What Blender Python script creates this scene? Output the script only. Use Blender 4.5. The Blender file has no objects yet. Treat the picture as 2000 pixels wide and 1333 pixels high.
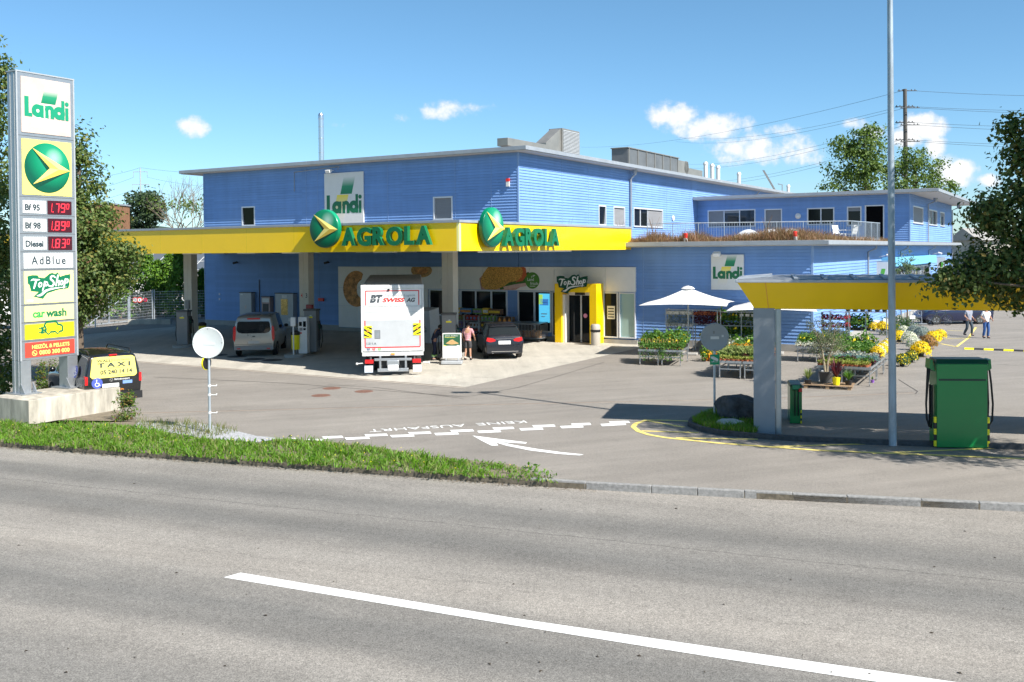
import bpy, bmesh, math, random
import numpy as np
from mathutils import Matrix, Vector
R = math.radians
random.seed(7); NR = np.random.default_rng(11)
SC = bpy.context.scene; COL = SC.collection

# ------------------------------------------------------------------ camera
F_PX, CAM_H, PITCH, ROLL = 1885.0, 5.0, R(1.0), 0.0085
PYX = 490 + F_PX * math.tan(PITCH)
FW = Vector((0, math.cos(PITCH), -math.sin(PITCH)))
_r0 = Vector((1, 0, 0)); _u0 = _r0.cross(FW)
RT = _r0 * math.cos(ROLL) - _u0 * math.sin(ROLL)
UP = _u0 * math.cos(ROLL) + _r0 * math.sin(ROLL)
CP = Vector((0, 0, CAM_H))
cd = bpy.data.cameras.new('camera'); cam = bpy.data.objects.new('camera', cd); COL.objects.link(cam)
cam.matrix_world = Matrix(((RT.x, UP.x, -FW.x, 0), (RT.y, UP.y, -FW.y, 0), (RT.z, UP.z, -FW.z, CAM_H), (0, 0, 0, 1)))
cd.sensor_width = 36; cd.lens = 36 * F_PX / 2000; cd.shift_y = (PYX - 666.5) / 2000
cd.clip_start = 0.1; cd.clip_end = 20000
SC.camera = cam

def ray(x, y): return FW + RT * ((x - 1000) / F_PX) - UP * ((y - PYX) / F_PX)
def at(x, y, z=0.0):
    d = ray(x, y); k = (z - CAM_H) / d.z
    return CP + d * k

# ------------------------------------------------------------------ light
SUN_AZ, SUN_EL = R(-42), R(43)          # direction TO the sun, azimuth from +X
SV = Vector((math.cos(SUN_EL) * math.cos(SUN_AZ), math.cos(SUN_EL) * math.sin(SUN_AZ), math.sin(SUN_EL)))
sl = bpy.data.lights.new('sun', 'SUN'); sl.energy = 5.0; sl.angle = R(0.5); sl.color = (1.0, 0.955, 0.88)
so = bpy.data.objects.new('sun', sl); COL.objects.link(so)
so.rotation_euler = SV.to_track_quat('Z', 'Y').to_euler(); so.location = (0, 0, 60)
SC.view_settings.view_transform = 'Standard'; SC.view_settings.look = 'None'
SC.view_settings.exposure = 0.88; SC.view_settings.gamma = 1.0
SC.cycles.max_bounces = 6; SC.cycles.transparent_max_bounces = 12

W = bpy.data.worlds.new('World'); SC.world = W; W.use_nodes = True
nt = W.node_tree; N = nt.nodes; L = nt.links
for n in list(N): N.remove(n)
out = N.new('ShaderNodeOutputWorld'); bg = N.new('ShaderNodeBackground'); bg.inputs[1].default_value = 0.078
L.new(bg.outputs[0], out.inputs[0])
sky = N.new('ShaderNodeTexSky'); sky.sky_type = 'NISHITA'; sky.sun_disc = False
sky.sun_elevation = SUN_EL; sky.sun_rotation = R(90) - SUN_AZ
sky.air_density = 1.0; sky.dust_density = 0.15; sky.ozone_density = 1.6; sky.altitude = 400
hs = N.new('ShaderNodeHueSaturation'); hs.inputs['Hue'].default_value = 0.488; hs.inputs['Saturation'].default_value = 1.15; hs.inputs['Value'].default_value = 1.0
L.new(sky.outputs[0], hs.inputs['Color'])
# clouds: part of the sky, laid out by direction (azimuth tangent, elevation tangent)
geo = N.new('ShaderNodeTexCoord'); sep = N.new('ShaderNodeSeparateXYZ'); L.new(geo.outputs['Generated'], sep.inputs[0])
def mth(op, a, b=None, c=None, clamp=False):
    n = N.new('ShaderNodeMath'); n.operation = op; n.use_clamp = clamp
    for i, q in enumerate((a, b, c)):
        if q is None: continue
        if isinstance(q, (int, float)): n.inputs[i].default_value = q
        else: L.new(q, n.inputs[i])
    return n.outputs[0]
yy = mth('MAXIMUM', sep.outputs[1], 0.02)
cu = mth('DIVIDE', sep.outputs[0], yy); cv = mth('DIVIDE', sep.outputs[2], yy)
cmb = N.new('ShaderNodeCombineXYZ'); L.new(cu, cmb.inputs[0]); L.new(cv, cmb.inputs[1])
def noise(scale, detail, rough=0.55, vec=None):
    n = N.new('ShaderNodeTexNoise'); n.inputs['Scale'].default_value = scale; n.inputs['Detail'].default_value = detail
    n.inputs['Roughness'].default_value = rough; L.new(vec or cmb.outputs[0], n.inputs['Vector']); return n.outputs[0]
n1 = noise(38, 7, 0.62); n2 = noise(90, 5, 0.6)
field = None
for (px, py, a, b, w) in [(381, 247, 34, 21, 1.0), (868, 217, 66, 19, .8), (790, 230, 18, 11, .5), (962, 209, 26, 10, .35),
                          (1322, 226, 50, 30, 1.0), (1390, 250, 80, 28, 1.0), (1480, 288, 100, 34, .85), (1560, 300, 60, 26, .7), (1520, 256, 44, 14, .7),
                          (1672, 242, 26, 14, .8), (1700, 262, 40, 14, .6),
                          (1805, 246, 44, 28, 1.2), (1770, 270, 40, 18, 1.0), (1828, 292, 24, 24, 1.1), (1872, 338, 40, 26, 1.15), (1845, 330, 30, 40, .9), (1930, 352, 30, 14, .9), (650, 246, 40, 6, .3)]:
    u0 = (px - 1000) / F_PX; v0 = (490 - py - 0.0085 * (px - 1000)) / F_PX * 1.0
    du = mth('MULTIPLY', mth('SUBTRACT', cu, u0), F_PX / (a * 1.35)); dv = mth('MULTIPLY', mth('SUBTRACT', cv, v0), F_PX / (b * 1.35))
    r2 = mth('ADD', mth('MULTIPLY', du, du), mth('MULTIPLY', dv, dv))
    g = mth('MULTIPLY', mth('SUBTRACT', 1.0, r2), w); g = mth('MAXIMUM', g, 0.0)
    field = g if field is None else mth('MAXIMUM', field, g)
pres = mth('MINIMUM', mth('MULTIPLY', field, 5.0), 1.0)
den = mth('ADD', mth('MULTIPLY', field, 0.9), mth('MULTIPLY', mth('SUBTRACT', mth('ADD', mth('MULTIPLY', n1, 0.75), mth('MULTIPLY', n2, 0.25)), 0.5), 2.3))
mask = N.new('ShaderNodeMapRange'); mask.interpolation_type = 'SMOOTHSTEP'; mask.inputs[1].default_value = 0.22; mask.inputs[2].default_value = 0.85
L.new(den, mask.inputs[0])
front = mth('GREATER_THAN', sep.outputs[1], 0.03)
mk = mth('MULTIPLY', mth('MULTIPLY', mask.outputs[0], pres), front); mk = mth('MULTIPLY', mk, 0.93)
ccol = N.new('ShaderNodeMix'); ccol.data_type = 'RGBA'
ccol.inputs[6].default_value = (5.6, 6.1, 6.9, 1); ccol.inputs[7].default_value = (8.2, 8.1, 8.0, 1)
sh = N.new('ShaderNodeMapRange'); sh.inputs[1].default_value = .35; sh.inputs[2].default_value = 1.0; L.new(den, sh.inputs[0]); L.new(sh.outputs[0], ccol.inputs[0])
mx = N.new('ShaderNodeMix'); mx.data_type = 'RGBA'
tint = N.new('ShaderNodeValToRGB'); tint.color_ramp.elements[0].color = (.60, .86, 1.16, 1); tint.color_ramp.elements[1].color = (1, 1, 1, 1)
tr = N.new('ShaderNodeMapRange'); tr.inputs[1].default_value = -.02; tr.inputs[2].default_value = .42; L.new(sep.outputs[2], tr.inputs[0]); L.new(tr.outputs[0], tint.inputs[0])
tm = N.new('ShaderNodeMix'); tm.data_type = 'RGBA'; tm.blend_type = 'MULTIPLY'; tm.inputs[0].default_value = 1.0; L.new(hs.outputs[0], tm.inputs[6]); L.new(tint.outputs[0], tm.inputs[7])
L.new(mk, mx.inputs[0]); L.new(tm.outputs[2], mx.inputs[6]); L.new(ccol.outputs[2], mx.inputs[7])
L.new(mx.outputs[2], bg.inputs[0])

# ------------------------------------------------------------------ materials
def mat(name, col, rough=0.6, metal=0.0, spec=0.5, var=0.0, vscale=3.0, bump=0.0, bscale=40.0, emit=0.0, trans=0.0, coat=0.0, stretch=None, col2=None, detail=5, alpha=None):
    m = bpy.data.materials.new(name); m.use_nodes = True
    n = m.node_tree.nodes; l = m.node_tree.links; b = n['Principled BSDF']
    c = (*col, 1.0)
    b.inputs['Base Color'].default_value = c; b.inputs['Roughness'].default_value = rough
    b.inputs['Metallic'].default_value = metal; b.inputs['Specular IOR Level'].default_value = spec
    b.inputs['Coat Weight'].default_value = coat
    if alpha is not None: b.inputs['Alpha'].default_value = alpha
    if trans: b.inputs['Transmission Weight'].default_value = trans
    if emit: b.inputs['Emission Color'].default_value = c; b.inputs['Emission Strength'].default_value = emit
    if var or bump:
        tc = n.new('ShaderNodeTexCoord'); vec = tc.outputs['Object']
        if stretch:
            mp = n.new('ShaderNodeMapping'); mp.inputs['Scale'].default_value = stretch; l.new(vec, mp.inputs[0]); vec = mp.outputs[0]
    if var:
        t = n.new('ShaderNodeTexNoise'); t.inputs['Scale'].default_value = vscale; t.inputs['Detail'].default_value = detail; t.inputs['Roughness'].default_value = .65
        l.new(vec, t.inputs['Vector'])
        r = n.new('ShaderNodeValToRGB'); l.new(t.outputs[0], r.inputs[0])
        lo = tuple(max(0, q * (1 - var)) for q in col); hi = tuple(min(1, q * (1 + var)) for q in (col2 or col))
        r.color_ramp.elements[0].position = .3; r.color_ramp.elements[1].position = .7
        r.color_ramp.elements[0].color = (*lo, 1); r.color_ramp.elements[1].color = (*hi, 1)
        l.new(r.outputs[0], b.inputs['Base Color'])
        rr = n.new('ShaderNodeMapRange'); rr.inputs[3].default_value = max(0.02, rough - .08); rr.inputs[4].default_value = min(1, rough + .1)
        l.new(t.outputs[0], rr.inputs[0]); l.new(rr.outputs[0], b.inputs['Roughness'])
    if bump:
        t2 = n.new('ShaderNodeTexNoise'); t2.inputs['Scale'].default_value = bscale; t2.inputs['Detail'].default_value = 4
        l.new(vec, t2.inputs['Vector'])
        bp = n.new('ShaderNodeBump'); bp.inputs['Strength'].default_value = bump; bp.inputs['Distance'].default_value = .02
        l.new(t2.outputs[0], bp.inputs['Height']); l.new(bp.outputs[0], b.inputs['Normal'])
    return m

def leafmat(name, cols, trans=0.35, rough=.55):
    """foliage: every leaf island gets its own tint; light passes partly through"""
    m = bpy.data.materials.new(name); m.use_nodes = True
    n = m.node_tree.nodes; l = m.node_tree.links; b = n['Principled BSDF']; o = n['Material Output']
    g = n.new('ShaderNodeNewGeometry'); r = n.new('ShaderNodeValToRGB'); l.new(g.outputs['Random Per Island'], r.inputs[0])
    el = r.color_ramp.elements
    while len(el) < len(cols): el.new(.5)
    for i, c in enumerate(cols): el[i].position = i / max(1, len(cols) - 1); el[i].color = (*c, 1)
    l.new(r.outputs[0], b.inputs['Base Color']); b.inputs['Roughness'].default_value = rough; b.inputs['Specular IOR Level'].default_value = .35
    t = n.new('ShaderNodeBsdfTranslucent'); mxx = n.new('ShaderNodeMixShader'); mxx.inputs[0].default_value = trans
    hsv = n.new('ShaderNodeHueSaturation'); hsv.inputs['Value'].default_value = 1.6; hsv.inputs['Saturation'].default_value = 1.1; l.new(r.outputs[0], hsv.inputs['Color']); l.new(hsv.outputs[0], t.inputs[0])
    l.new(b.outputs[0], mxx.inputs[1]); l.new(t.outputs[0], mxx.inputs[2]); l.new(mxx.outputs[0], o.inputs[0])
    return m

M = {}
def boards(name, col):
    m = mat(name, col, .55, spec=.35); n = m.node_tree.nodes; l = m.node_tree.links; b = n['Principled BSDF']
    tc = n.new('ShaderNodeTexCoord'); s = n.new('ShaderNodeSeparateXYZ'); l.new(tc.outputs['Object'], s.inputs[0])
    def op(o, a, c):
        q = n.new('ShaderNodeMath'); q.operation = o
        for i, z in enumerate((a, c)):
            if isinstance(z, (int, float)): q.inputs[i].default_value = z
            else: l.new(z, q.inputs[i])
        return q.outputs[0]
    row = op('FLOOR', op('DIVIDE', s.outputs[2], .165), 0); bay = op('FLOOR', op('DIVIDE', op('ADD', s.outputs[0], s.outputs[1]), 4.1), 0)
    wn = n.new('ShaderNodeTexWhiteNoise'); wn.noise_dimensions = '2D'; cv_ = n.new('ShaderNodeCombineXYZ'); l.new(row, cv_.inputs[0]); l.new(bay, cv_.inputs[1]); l.new(cv_.outputs[0], wn.inputs['Vector'])
    mp = n.new('ShaderNodeMapping'); mp.inputs['Scale'].default_value = (2.2, 2.2, .25); l.new(tc.outputs['Object'], mp.inputs[0])
    t = n.new('ShaderNodeTexNoise'); t.inputs['Scale'].default_value = 1; t.inputs['Detail'].default_value = 6; l.new(mp.outputs[0], t.inputs['Vector'])
    t2 = n.new('ShaderNodeTexNoise'); t2.inputs['Scale'].default_value = .35; t2.inputs['Detail'].default_value = 3; l.new(tc.outputs['Object'], t2.inputs['Vector'])
    f = op('MULTIPLY', op('ADD', .95, op('MULTIPLY', wn.outputs['Value'], .10)), op('ADD', .88, op('MULTIPLY', t.outputs[0], .24))); f = op('MULTIPLY', f, op('ADD', .86, op('MULTIPLY', t2.outputs[0], .28)))
    v = n.new('ShaderNodeVectorMath'); v.operation = 'SCALE'; v.inputs[0].default_value = col; l.new(f, v.inputs['Scale']); l.new(v.outputs[0], b.inputs['Base Color']); return m
M['blue'] = boards('blue_paint', (.180, .325, .63))
M['blue_trim'] = mat('blue_trim', (.21, .34, .60), .5)
M['zinc'] = mat('zinc_sheet', (.33, .36, .40), .5, .25, var=.10, vscale=1.5)
M['soffit'] = mat('soffit_board', (.52, .50, .46), .7, var=.06)
M['gravelroof'] = mat('roof_gravel', (.26, .23, .20), .95, var=.3, vscale=8, bump=.6, bscale=20)
M['yellow'] = mat('yellow_panel', (.94, .60, .001), .32, spec=.5, var=.04, vscale=.8, coat=.25, bump=.05, bscale=1.1)
M['palecorner'] = mat('pale_yellow_corner', (.93, .86, .33), .35)
M['concrete'] = mat('concrete', (.42, .40, .35), .85, var=.22, vscale=2.2, bump=.25, bscale=25, stretch=(1, 1, .5))
M['plinthgray'] = mat('plinth_gray', (.33, .32, .30), .85, var=.12)
M['white'] = mat('white_paint', (.70, .70, .69), .4, var=.03)
M['whitepanel'] = mat('white_panel', (.78, .76, .73), .35, var=.03)
M['alu'] = mat('aluminium', (.40, .42, .44), .38, .7, var=.06, vscale=5)
M['steel'] = mat('galvanised_steel', (.47, .52, .57), .45, .55, var=.18, vscale=6, stretch=(1, 1, .25))
M['steelpaint'] = mat('grey_painted_steel', (.40, .42, .44), .45, .2, var=.06)
M['darkgray'] = mat('dark_grey', (.085, .085, .085), .5, var=.1)
M['midgray'] = mat('mid_grey', (.22, .22, .22), .5, var=.06)
M['black'] = mat('black_plastic', (.015, .015, .016), .45)
M['rubber'] = mat('rubber', (.02, .02, .02), .8, var=.2, vscale=20)
M['glass'] = mat('dark_glass', (.010, .013, .016), .05, spec=.28)
M['glassblue'] = mat('tinted_glass', (.02, .03, .04), .05, spec=.45)
M['frost'] = mat('frosted_glass', (.33, .47, .44), .35, spec=.5)
M['blind'] = mat('blind_slats', (.30, .30, .31), .5, .2, stretch=(.001, .001, 1), bump=.9, bscale=22)
M['frame'] = mat('window_frame', (.62, .65, .70), .4, .2)
M['green'] = mat('sign_green', (.002, .145, .062), .35, spec=.5)
M['greenside'] = mat('letter_side_green', (.005, .30, .16), .3)
M['greendark'] = mat('sign_green_dark', (.0, .055, .028), .4)
M['lime'] = mat('lime_green', (.12, .45, .05), .4)
M['red'] = mat('red_paint', (.72, .03, .02), .4)
M['redlamp'] = mat('red_lamp_plastic', (.55, .012, .015), .2, spec=.7)
M['orange'] = mat('orange_paint', (.85, .30, .03), .45)
M['gold'] = mat('emblem_gold', (.90, .60, .10), .35)
M['goldlight'] = mat('emblem_gold_light', (.95, .76, .22), .35)
M['golddark'] = mat('emblem_gold_dark', (.82, .36, .05), .35)
M['signyellow'] = mat('sign_yellow', (.93, .80, .18), .4)
M['brightyellow'] = mat('sign_bright_yellow', (.95, .80, .01), .4)
M['ink'] = mat('dark_ink', (.03, .05, .06), .5)
M['inkblue'] = mat('blue_ink', (.02, .05, .16), .5)
M['led'] = mat('led_red', (1.0, .03, .05), .5, emit=1.1)
M['ledback'] = mat('led_back', (.055, .004, .010), .3)
M['signpink'] = mat('sign_aged_white', (.56, .45, .40), .4, var=.10, vscale=1.2)
M['paintwhite'] = mat('road_paint_white', (.80, .80, .78), .7, var=.12, vscale=9, bump=.2)
M['paintyellow'] = mat('road_paint_yellow', (.74, .60, .17), .7, var=.14, vscale=9, bump=.2)
M['rust'] = mat('rusty_iron', (.17, .085, .06), .8, var=.3, vscale=12)
M['granite'] = mat('granite_kerb', (.25, .245, .235), .8, var=.3, vscale=14, bump=.5, bscale=30)
M['graniteD'] = mat('dark_granite', (.055, .056, .06), .8, var=.45, vscale=10, bump=.9, bscale=24)
M['boulder'] = mat('dark_boulder', (.028, .031, .037), .8, var=.6, vscale=4, bump=1.0, bscale=9, col2=(.05, .055, .062))
M['palerock'] = mat('pale_rock', (.50, .50, .48), .85, var=.2, vscale=5, bump=.8, bscale=12)
M['skin'] = mat('skin', (.48, .26, .17), .55, var=.06)
M['skin2'] = mat('skin_tanned', (.40, .20, .13), .55, var=.06)
M['wood'] = mat('pallet_wood', (.33, .22, .13), .8, var=.25, vscale=6)
M['bark'] = mat('bark', (.12, .09, .065), .9, var=.35, vscale=8, bump=.8, bscale=15, stretch=(1, 1, .25))
M['terracotta'] = mat('terracotta', (.42, .13, .055), .7, var=.1)
M['dirtedge'] = mat('dirt_edge', (.13, .11, .08), .95, var=.4, vscale=9, bump=.8, bscale=16)
M['umbrella'] = mat('umbrella_cloth', (.80, .80, .80), .7, var=.02)
M['plank_dark'] = mat('brown_slats', (.23, .115, .06), .7, var=.2, vscale=3)

# ------------------------------------------------------------------ mesh builder
class MB:
    def __init__(s, m=None): s.v = []; s.f = []; s.k = []; s.M = m or Matrix(); s.mi = 0
    def add(s, vs, fs, mi=None):
        o = len(s.v); s.v += [tuple(s.M @ Vector(v)) for v in vs]
        flip = s.M.to_3x3().determinant() < 0
        for f in fs:
            f = [o + i for i in f]
            s.f.append(f[::-1] if flip else f); s.k.append(s.mi if mi is None else mi)
        return s
    def box(s, x0, y0, z0, x1, y1, z1, mi=None):
        return s.add([(x0, y0, z0), (x1, y0, z0), (x1, y1, z0), (x0, y1, z0), (x0, y0, z1), (x1, y0, z1), (x1, y1, z1), (x0, y1, z1)],
                     [(0, 3, 2, 1), (4, 5, 6, 7), (0, 1, 5, 4), (1, 2, 6, 5), (2, 3, 7, 6), (3, 0, 4, 7)], mi)
    def quad(s, a, b, c, d, mi=None): return s.add([a, b, c, d], [(0, 1, 2, 3)], mi)
    def poly(s, pts, mi=None): return s.add(pts, [tuple(range(len(pts)))], mi)
    def cyl(s, p, q, r, r2=None, n=12, mi=None, caps=True):
        p = Vector(p); q = Vector(q); r2 = r if r2 is None else r2
        d = (q - p).normalized(); a = d.orthogonal().normalized(); b = d.cross(a)
        vs = []
        for c, rr in ((p, r), (q, r2)):
            for i in range(n):
                t = 2 * math.pi * i / n; vs.append(tuple(c + (a * math.cos(t) + b * math.sin(t)) * rr))
        fs = [(i, (i + 1) % n, n + (i + 1) % n, n + i) for i in range(n)]
        if caps: fs += [tuple(range(n))[::-1], tuple(range(n, 2 * n))]
        return s.add(vs, fs, mi)
    def tube(s, pts, r, n=8, mi=None):
        pts = [Vector(p) for p in pts]; rs = r if isinstance(r, (list, tuple)) else [r] * len(pts)
        vs = []; a = None
        for i, p in enumerate(pts):
            d = (pts[min(i + 1, len(pts) - 1)] - pts[max(i - 1, 0)]).normalized()
            a = d.orthogonal().normalized() if a is None else (a - d * a.dot(d)).normalized()
            b = d.cross(a)
            for j in range(n):
                t = 2 * math.pi * j / n; vs.append(tuple(p + (a * math.cos(t) + b * math.sin(t)) * rs[i]))
        fs = [(i * n + j, i * n + (j + 1) % n, (i + 1) * n + (j + 1) % n, (i + 1) * n + j) for i in range(len(pts) - 1) for j in range(n)]
        fs += [tuple(range(n))[::-1], tuple(range((len(pts) - 1) * n, len(pts) * n))]
        return s.add(vs, fs, mi)
    def prism(s, pts, y0, y1, mi=None, side=None):
        """polygon (x,z) given counter-clockwise seen from -Y, extruded from y0 (front) to y1 (back)"""
        n = len(pts); ar = sum(pts[i][0] * pts[(i + 1) % n][1] - pts[(i + 1) % n][0] * pts[i][1] for i in range(n))
        if ar < 0: pts = pts[::-1]
        vs = [(x, y0, z) for x, z in pts] + [(x, y1, z) for x, z in pts]
        s.add(vs, [tuple(range(n)), tuple(range(n, 2 * n))[::-1]], mi)
        return s.add(vs, [((i + 1) % n, i, n + i, n + (i + 1) % n) for i in range(n)], mi if side is None else side)
    def lathe(s, prof, n=20, mi=None, c=(0, 0, 0)):
        vs = [(c[0] + r * math.cos(2 * math.pi * j / n), c[1] + r * math.sin(2 * math.pi * j / n), c[2] + z) for r, z in prof for j in range(n)]
        fs = [(i * n + j, i * n + (j + 1) % n, (i + 1) * n + (j + 1) % n, (i + 1) * n + j) for i in range(len(prof) - 1) for j in range(n)]
        if prof[0][0] > 1e-4: fs.append(tuple(range(n))[::-1])
        if prof[-1][0] > 1e-4: fs.append(tuple(range((len(prof) - 1) * n, len(prof) * n)))
        return s.add(vs, fs, mi)
    def ell(s, c, r, nu=14, nv=8, mi=None, jit=0):
        if isinstance(r, (int, float)): r = (r, r, r)
        vs = []
        for i in range(nv + 1):
            p = math.pi * i / nv
            for j in range(nu):
                t = 2 * math.pi * j / nu; k = 1 + random.uniform(-jit, jit)
                vs.append((c[0] + r[0] * k * math.sin(p) * math.cos(t), c[1] + r[1] * k * math.sin(p) * math.sin(t), c[2] + r[2] * k * math.cos(p)))
        fs = [(i * nu + j, (i + 1) * nu + j, (i + 1) * nu + (j + 1) % nu, i * nu + (j + 1) % nu) for i in range(nv) for j in range(nu)]
        return s.add(vs, fs, mi)
    def mesh(s, me, mtx, mi=None):
        old = s.M; s.M = old @ mtx
        s.add([tuple(v.co) for v in me.vertices], [tuple(p.vertices) for p in me.polygons], mi); s.M = old; return s
    def build(s, name, mats, parent=None, loc=(0, 0, 0), rotz=0, smooth=None, bevel=0, seg=2, sub=0):
        me = bpy.data.meshes.new(name); me.from_pydata(s.v, [], s.f)
        if not isinstance(mats, (list, tuple)): mats = [mats]
        for m_ in mats: me.materials.append(m_)
        me.polygons.foreach_set('material_index', s.k); me.update()
        o = bpy.data.objects.new(name, me); COL.objects.link(o)
        if parent: o.parent = parent
        o.location = loc; o.rotation_euler = (0, 0, rotz)
        if bevel:
            b = o.modifiers.new('bevel', 'BEVEL'); b.width = bevel; b.segments = seg; b.limit_method = 'ANGLE'; b.angle_limit = R(35)
        if sub:
            b = o.modifiers.new('sub', 'SUBSURF'); b.levels = sub; b.render_levels = sub
        if smooth is not None or sub:
            me.shade_smooth()
            if smooth and not sub: me.set_sharp_from_angle(angle=R(smooth))
        return o

def tag(o, label=None, cat=None, group=None, kind=None):
    if label: o['label'] = label
    if cat: o['category'] = cat
    if group: o['group'] = group
    if kind: o['kind'] = kind
    return o
def thing(name, label, cat, loc=(0, 0, 0), rotz=0, group=None):
    o = bpy.data.objects.new(name, None); COL.objects.link(o); o.empty_display_size = .2
    o.location = loc; o.rotation_euler = (0, 0, rotz)
    return tag(o, label, cat, group)
def copy_tree(o, parent=None):
    c = o.copy(); COL.objects.link(c)
    if parent: c.parent = parent
    for ch in list(o.children): copy_tree(ch, c)
    return c
def dup(o, loc, rotz, label=None, group=None, scale=None):
    c = copy_tree(o); c.location = loc; c.rotation_euler = (0, 0, rotz)
    if label: c['label'] = label
    if group: c['group'] = group
    if scale: c.scale = (scale,) * 3
    return c
def struct(o, label=None): o['kind'] = 'structure'; return o
def raw(name, v, f, m, parent=None, kind=None):
    """numpy verts (n,3), faces (k,3|4) -> mesh object"""
    me = bpy.data.meshes.new(name); v = np.asarray(v, np.float32); f = np.asarray(f, np.int32); k, w = f.shape
    me.vertices.add(len(v)); me.vertices.foreach_set('co', v.ravel()); me.loops.add(k * w); me.loops.foreach_set('vertex_index', f.ravel())
    me.polygons.add(k); me.polygons.foreach_set('loop_start', np.arange(0, k * w, w, dtype=np.int32)); me.polygons.foreach_set('loop_total', np.full(k, w, np.int32))
    me.materials.append(m); me.update(calc_edges=True); me.validate()
    o = bpy.data.objects.new(name, me); COL.objects.link(o)
    if parent: o.parent = parent
    if kind: o['kind'] = kind
    return o

# ------------------------------------------------------------------ lettering (flat meshes in x,y then stood up)
STAND = Matrix(((1, 0, 0, 0), (0, 0, -1, 0), (0, 1, 0, 0), (0, 0, 0, 1)))     # x->x, y->z, z->-y : faces -Y
_tc = {}
def text_me(s, size=1.0, depth=0.004, bold=0.0, shear=0.0, space=1.0):
    key = (s, size, depth, bold, shear, space)
    if key in _tc: return _tc[key]
    c = bpy.data.curves.new('txt', 'FONT'); c.body = s; c.size = size; c.extrude = depth / 2; c.offset = bold * size; c.shear = shear
    c.space_character = space; c.resolution_u = 4; c.fill_mode = 'BOTH'
    o = bpy.data.objects.new('txt', c); COL.objects.link(o)
    dg = bpy.context.evaluated_depsgraph_get(); me = bpy.data.meshes.new_from_object(o.evaluated_get(dg))
    bpy.data.objects.remove(o); _tc[key] = me
    return me
def text_fit(mb, s, x0, x1, z0, h, y, depth=.006, bold=0.0, shear=0.0, space=1.0, mi=None, align=None):
    """put text into mb standing on the plane y (front towards -Y), spanning x0..x1, cap height h from z0"""
    me = text_me(s, 1.0, depth, bold, shear, space)
    co = np.array([v.co[:] for v in me.vertices])
    cap = text_me('H', 1.0, depth, bold); ch = np.array([v.co[1] for v in cap.vertices]); ch = ch.max() - max(0, ch.min())
    k = h / ch; w = co[:, 0].max() - co[:, 0].min()
    kx = (x1 - x0) / w if x1 is not None else k
    mt = Matrix.Translation((x0 - co[:, 0].min() * kx, y, z0)) @ STAND @ Matrix.Diagonal((kx, k, 1, 1))
    return mb.mesh(me, mt, mi)
def arc(cx, cz, r, a0, a1, n=24): return [(cx + r * math.cos(a0 + (a1 - a0) * i / n), cz + r * math.sin(a0 + (a1 - a0) * i / n)) for i in range(n + 1)]
def ringseg(mb, cx, cz, ro, ri, a0, a1, y0, y1, mi=None, n=28):
    o = arc(cx, cz, ro, a0, a1, n); i_ = arc(cx, cz, ri, a0, a1, n)
    for k in range(n): mb.prism([o[k], o[k + 1], i_[k + 1], i_[k]], y0, y1, mi)
def ribbon(mb, pts, w, y0, y1, mi=None):
    """stroke of varying width in the x,z plane with round ends"""
    ws = w if isinstance(w, (list, tuple)) else [w] * len(pts)
    P = []
    for i in range(len(pts) - 1):                       # Catmull-Rom
        p0, p1, p2, p3 = pts[max(i - 1, 0)], pts[i], pts[i + 1], pts[min(i + 2, len(pts) - 1)]
        for t in np.linspace(0, 1, 6)[:-1]:
            q = [.5 * (2 * p1[k] + (p2[k] - p0[k]) * t + (2 * p0[k] - 5 * p1[k] + 4 * p2[k] - p3[k]) * t * t + (3 * p1[k] - p0[k] - 3 * p2[k] + p3[k]) * t ** 3) for k in (0, 1)]
            P.append((q[0], q[1], ws[i] + (ws[i + 1] - ws[i]) * t))
    P.append((*pts[-1], ws[-1]))
    Lp, Rp = [], []
    for i, (x, z, ww) in enumerate(P):
        a = P[max(i - 1, 0)]; b = P[min(i + 1, len(P) - 1)]; dx, dz = b[0] - a[0], b[1] - a[1]; d = math.hypot(dx, dz) or 1
        Lp.append((x - dz / d * ww / 2, z + dx / d * ww / 2)); Rp.append((x + dz / d * ww / 2, z - dx / d * ww / 2))
    vs = [(x, y0, z) for x, z in Lp] + [(x, y0, z) for x, z in Rp]; n = len(P)
    vs += [(x, y1, z) for x, z in Lp] + [(x, y1, z) for x, z in Rp]
    fs = []
    for i in range(n - 1):
        fs += [(n + i, n + i + 1, i + 1, i), (i, i + 1, 2 * n + i + 1, 2 * n + i), (n + i + 1, n + i, 3 * n + i, 3 * n + i + 1)]
    mb.add(vs, fs, mi)
    e = 0.0006
    for (x, z, ww) in (P[0], P[-1]):
        mb.prism(arc(x, z, ww / 2, 0, 2 * math.pi, 14)[:-1], y0 + e, y1, mi)
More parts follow.
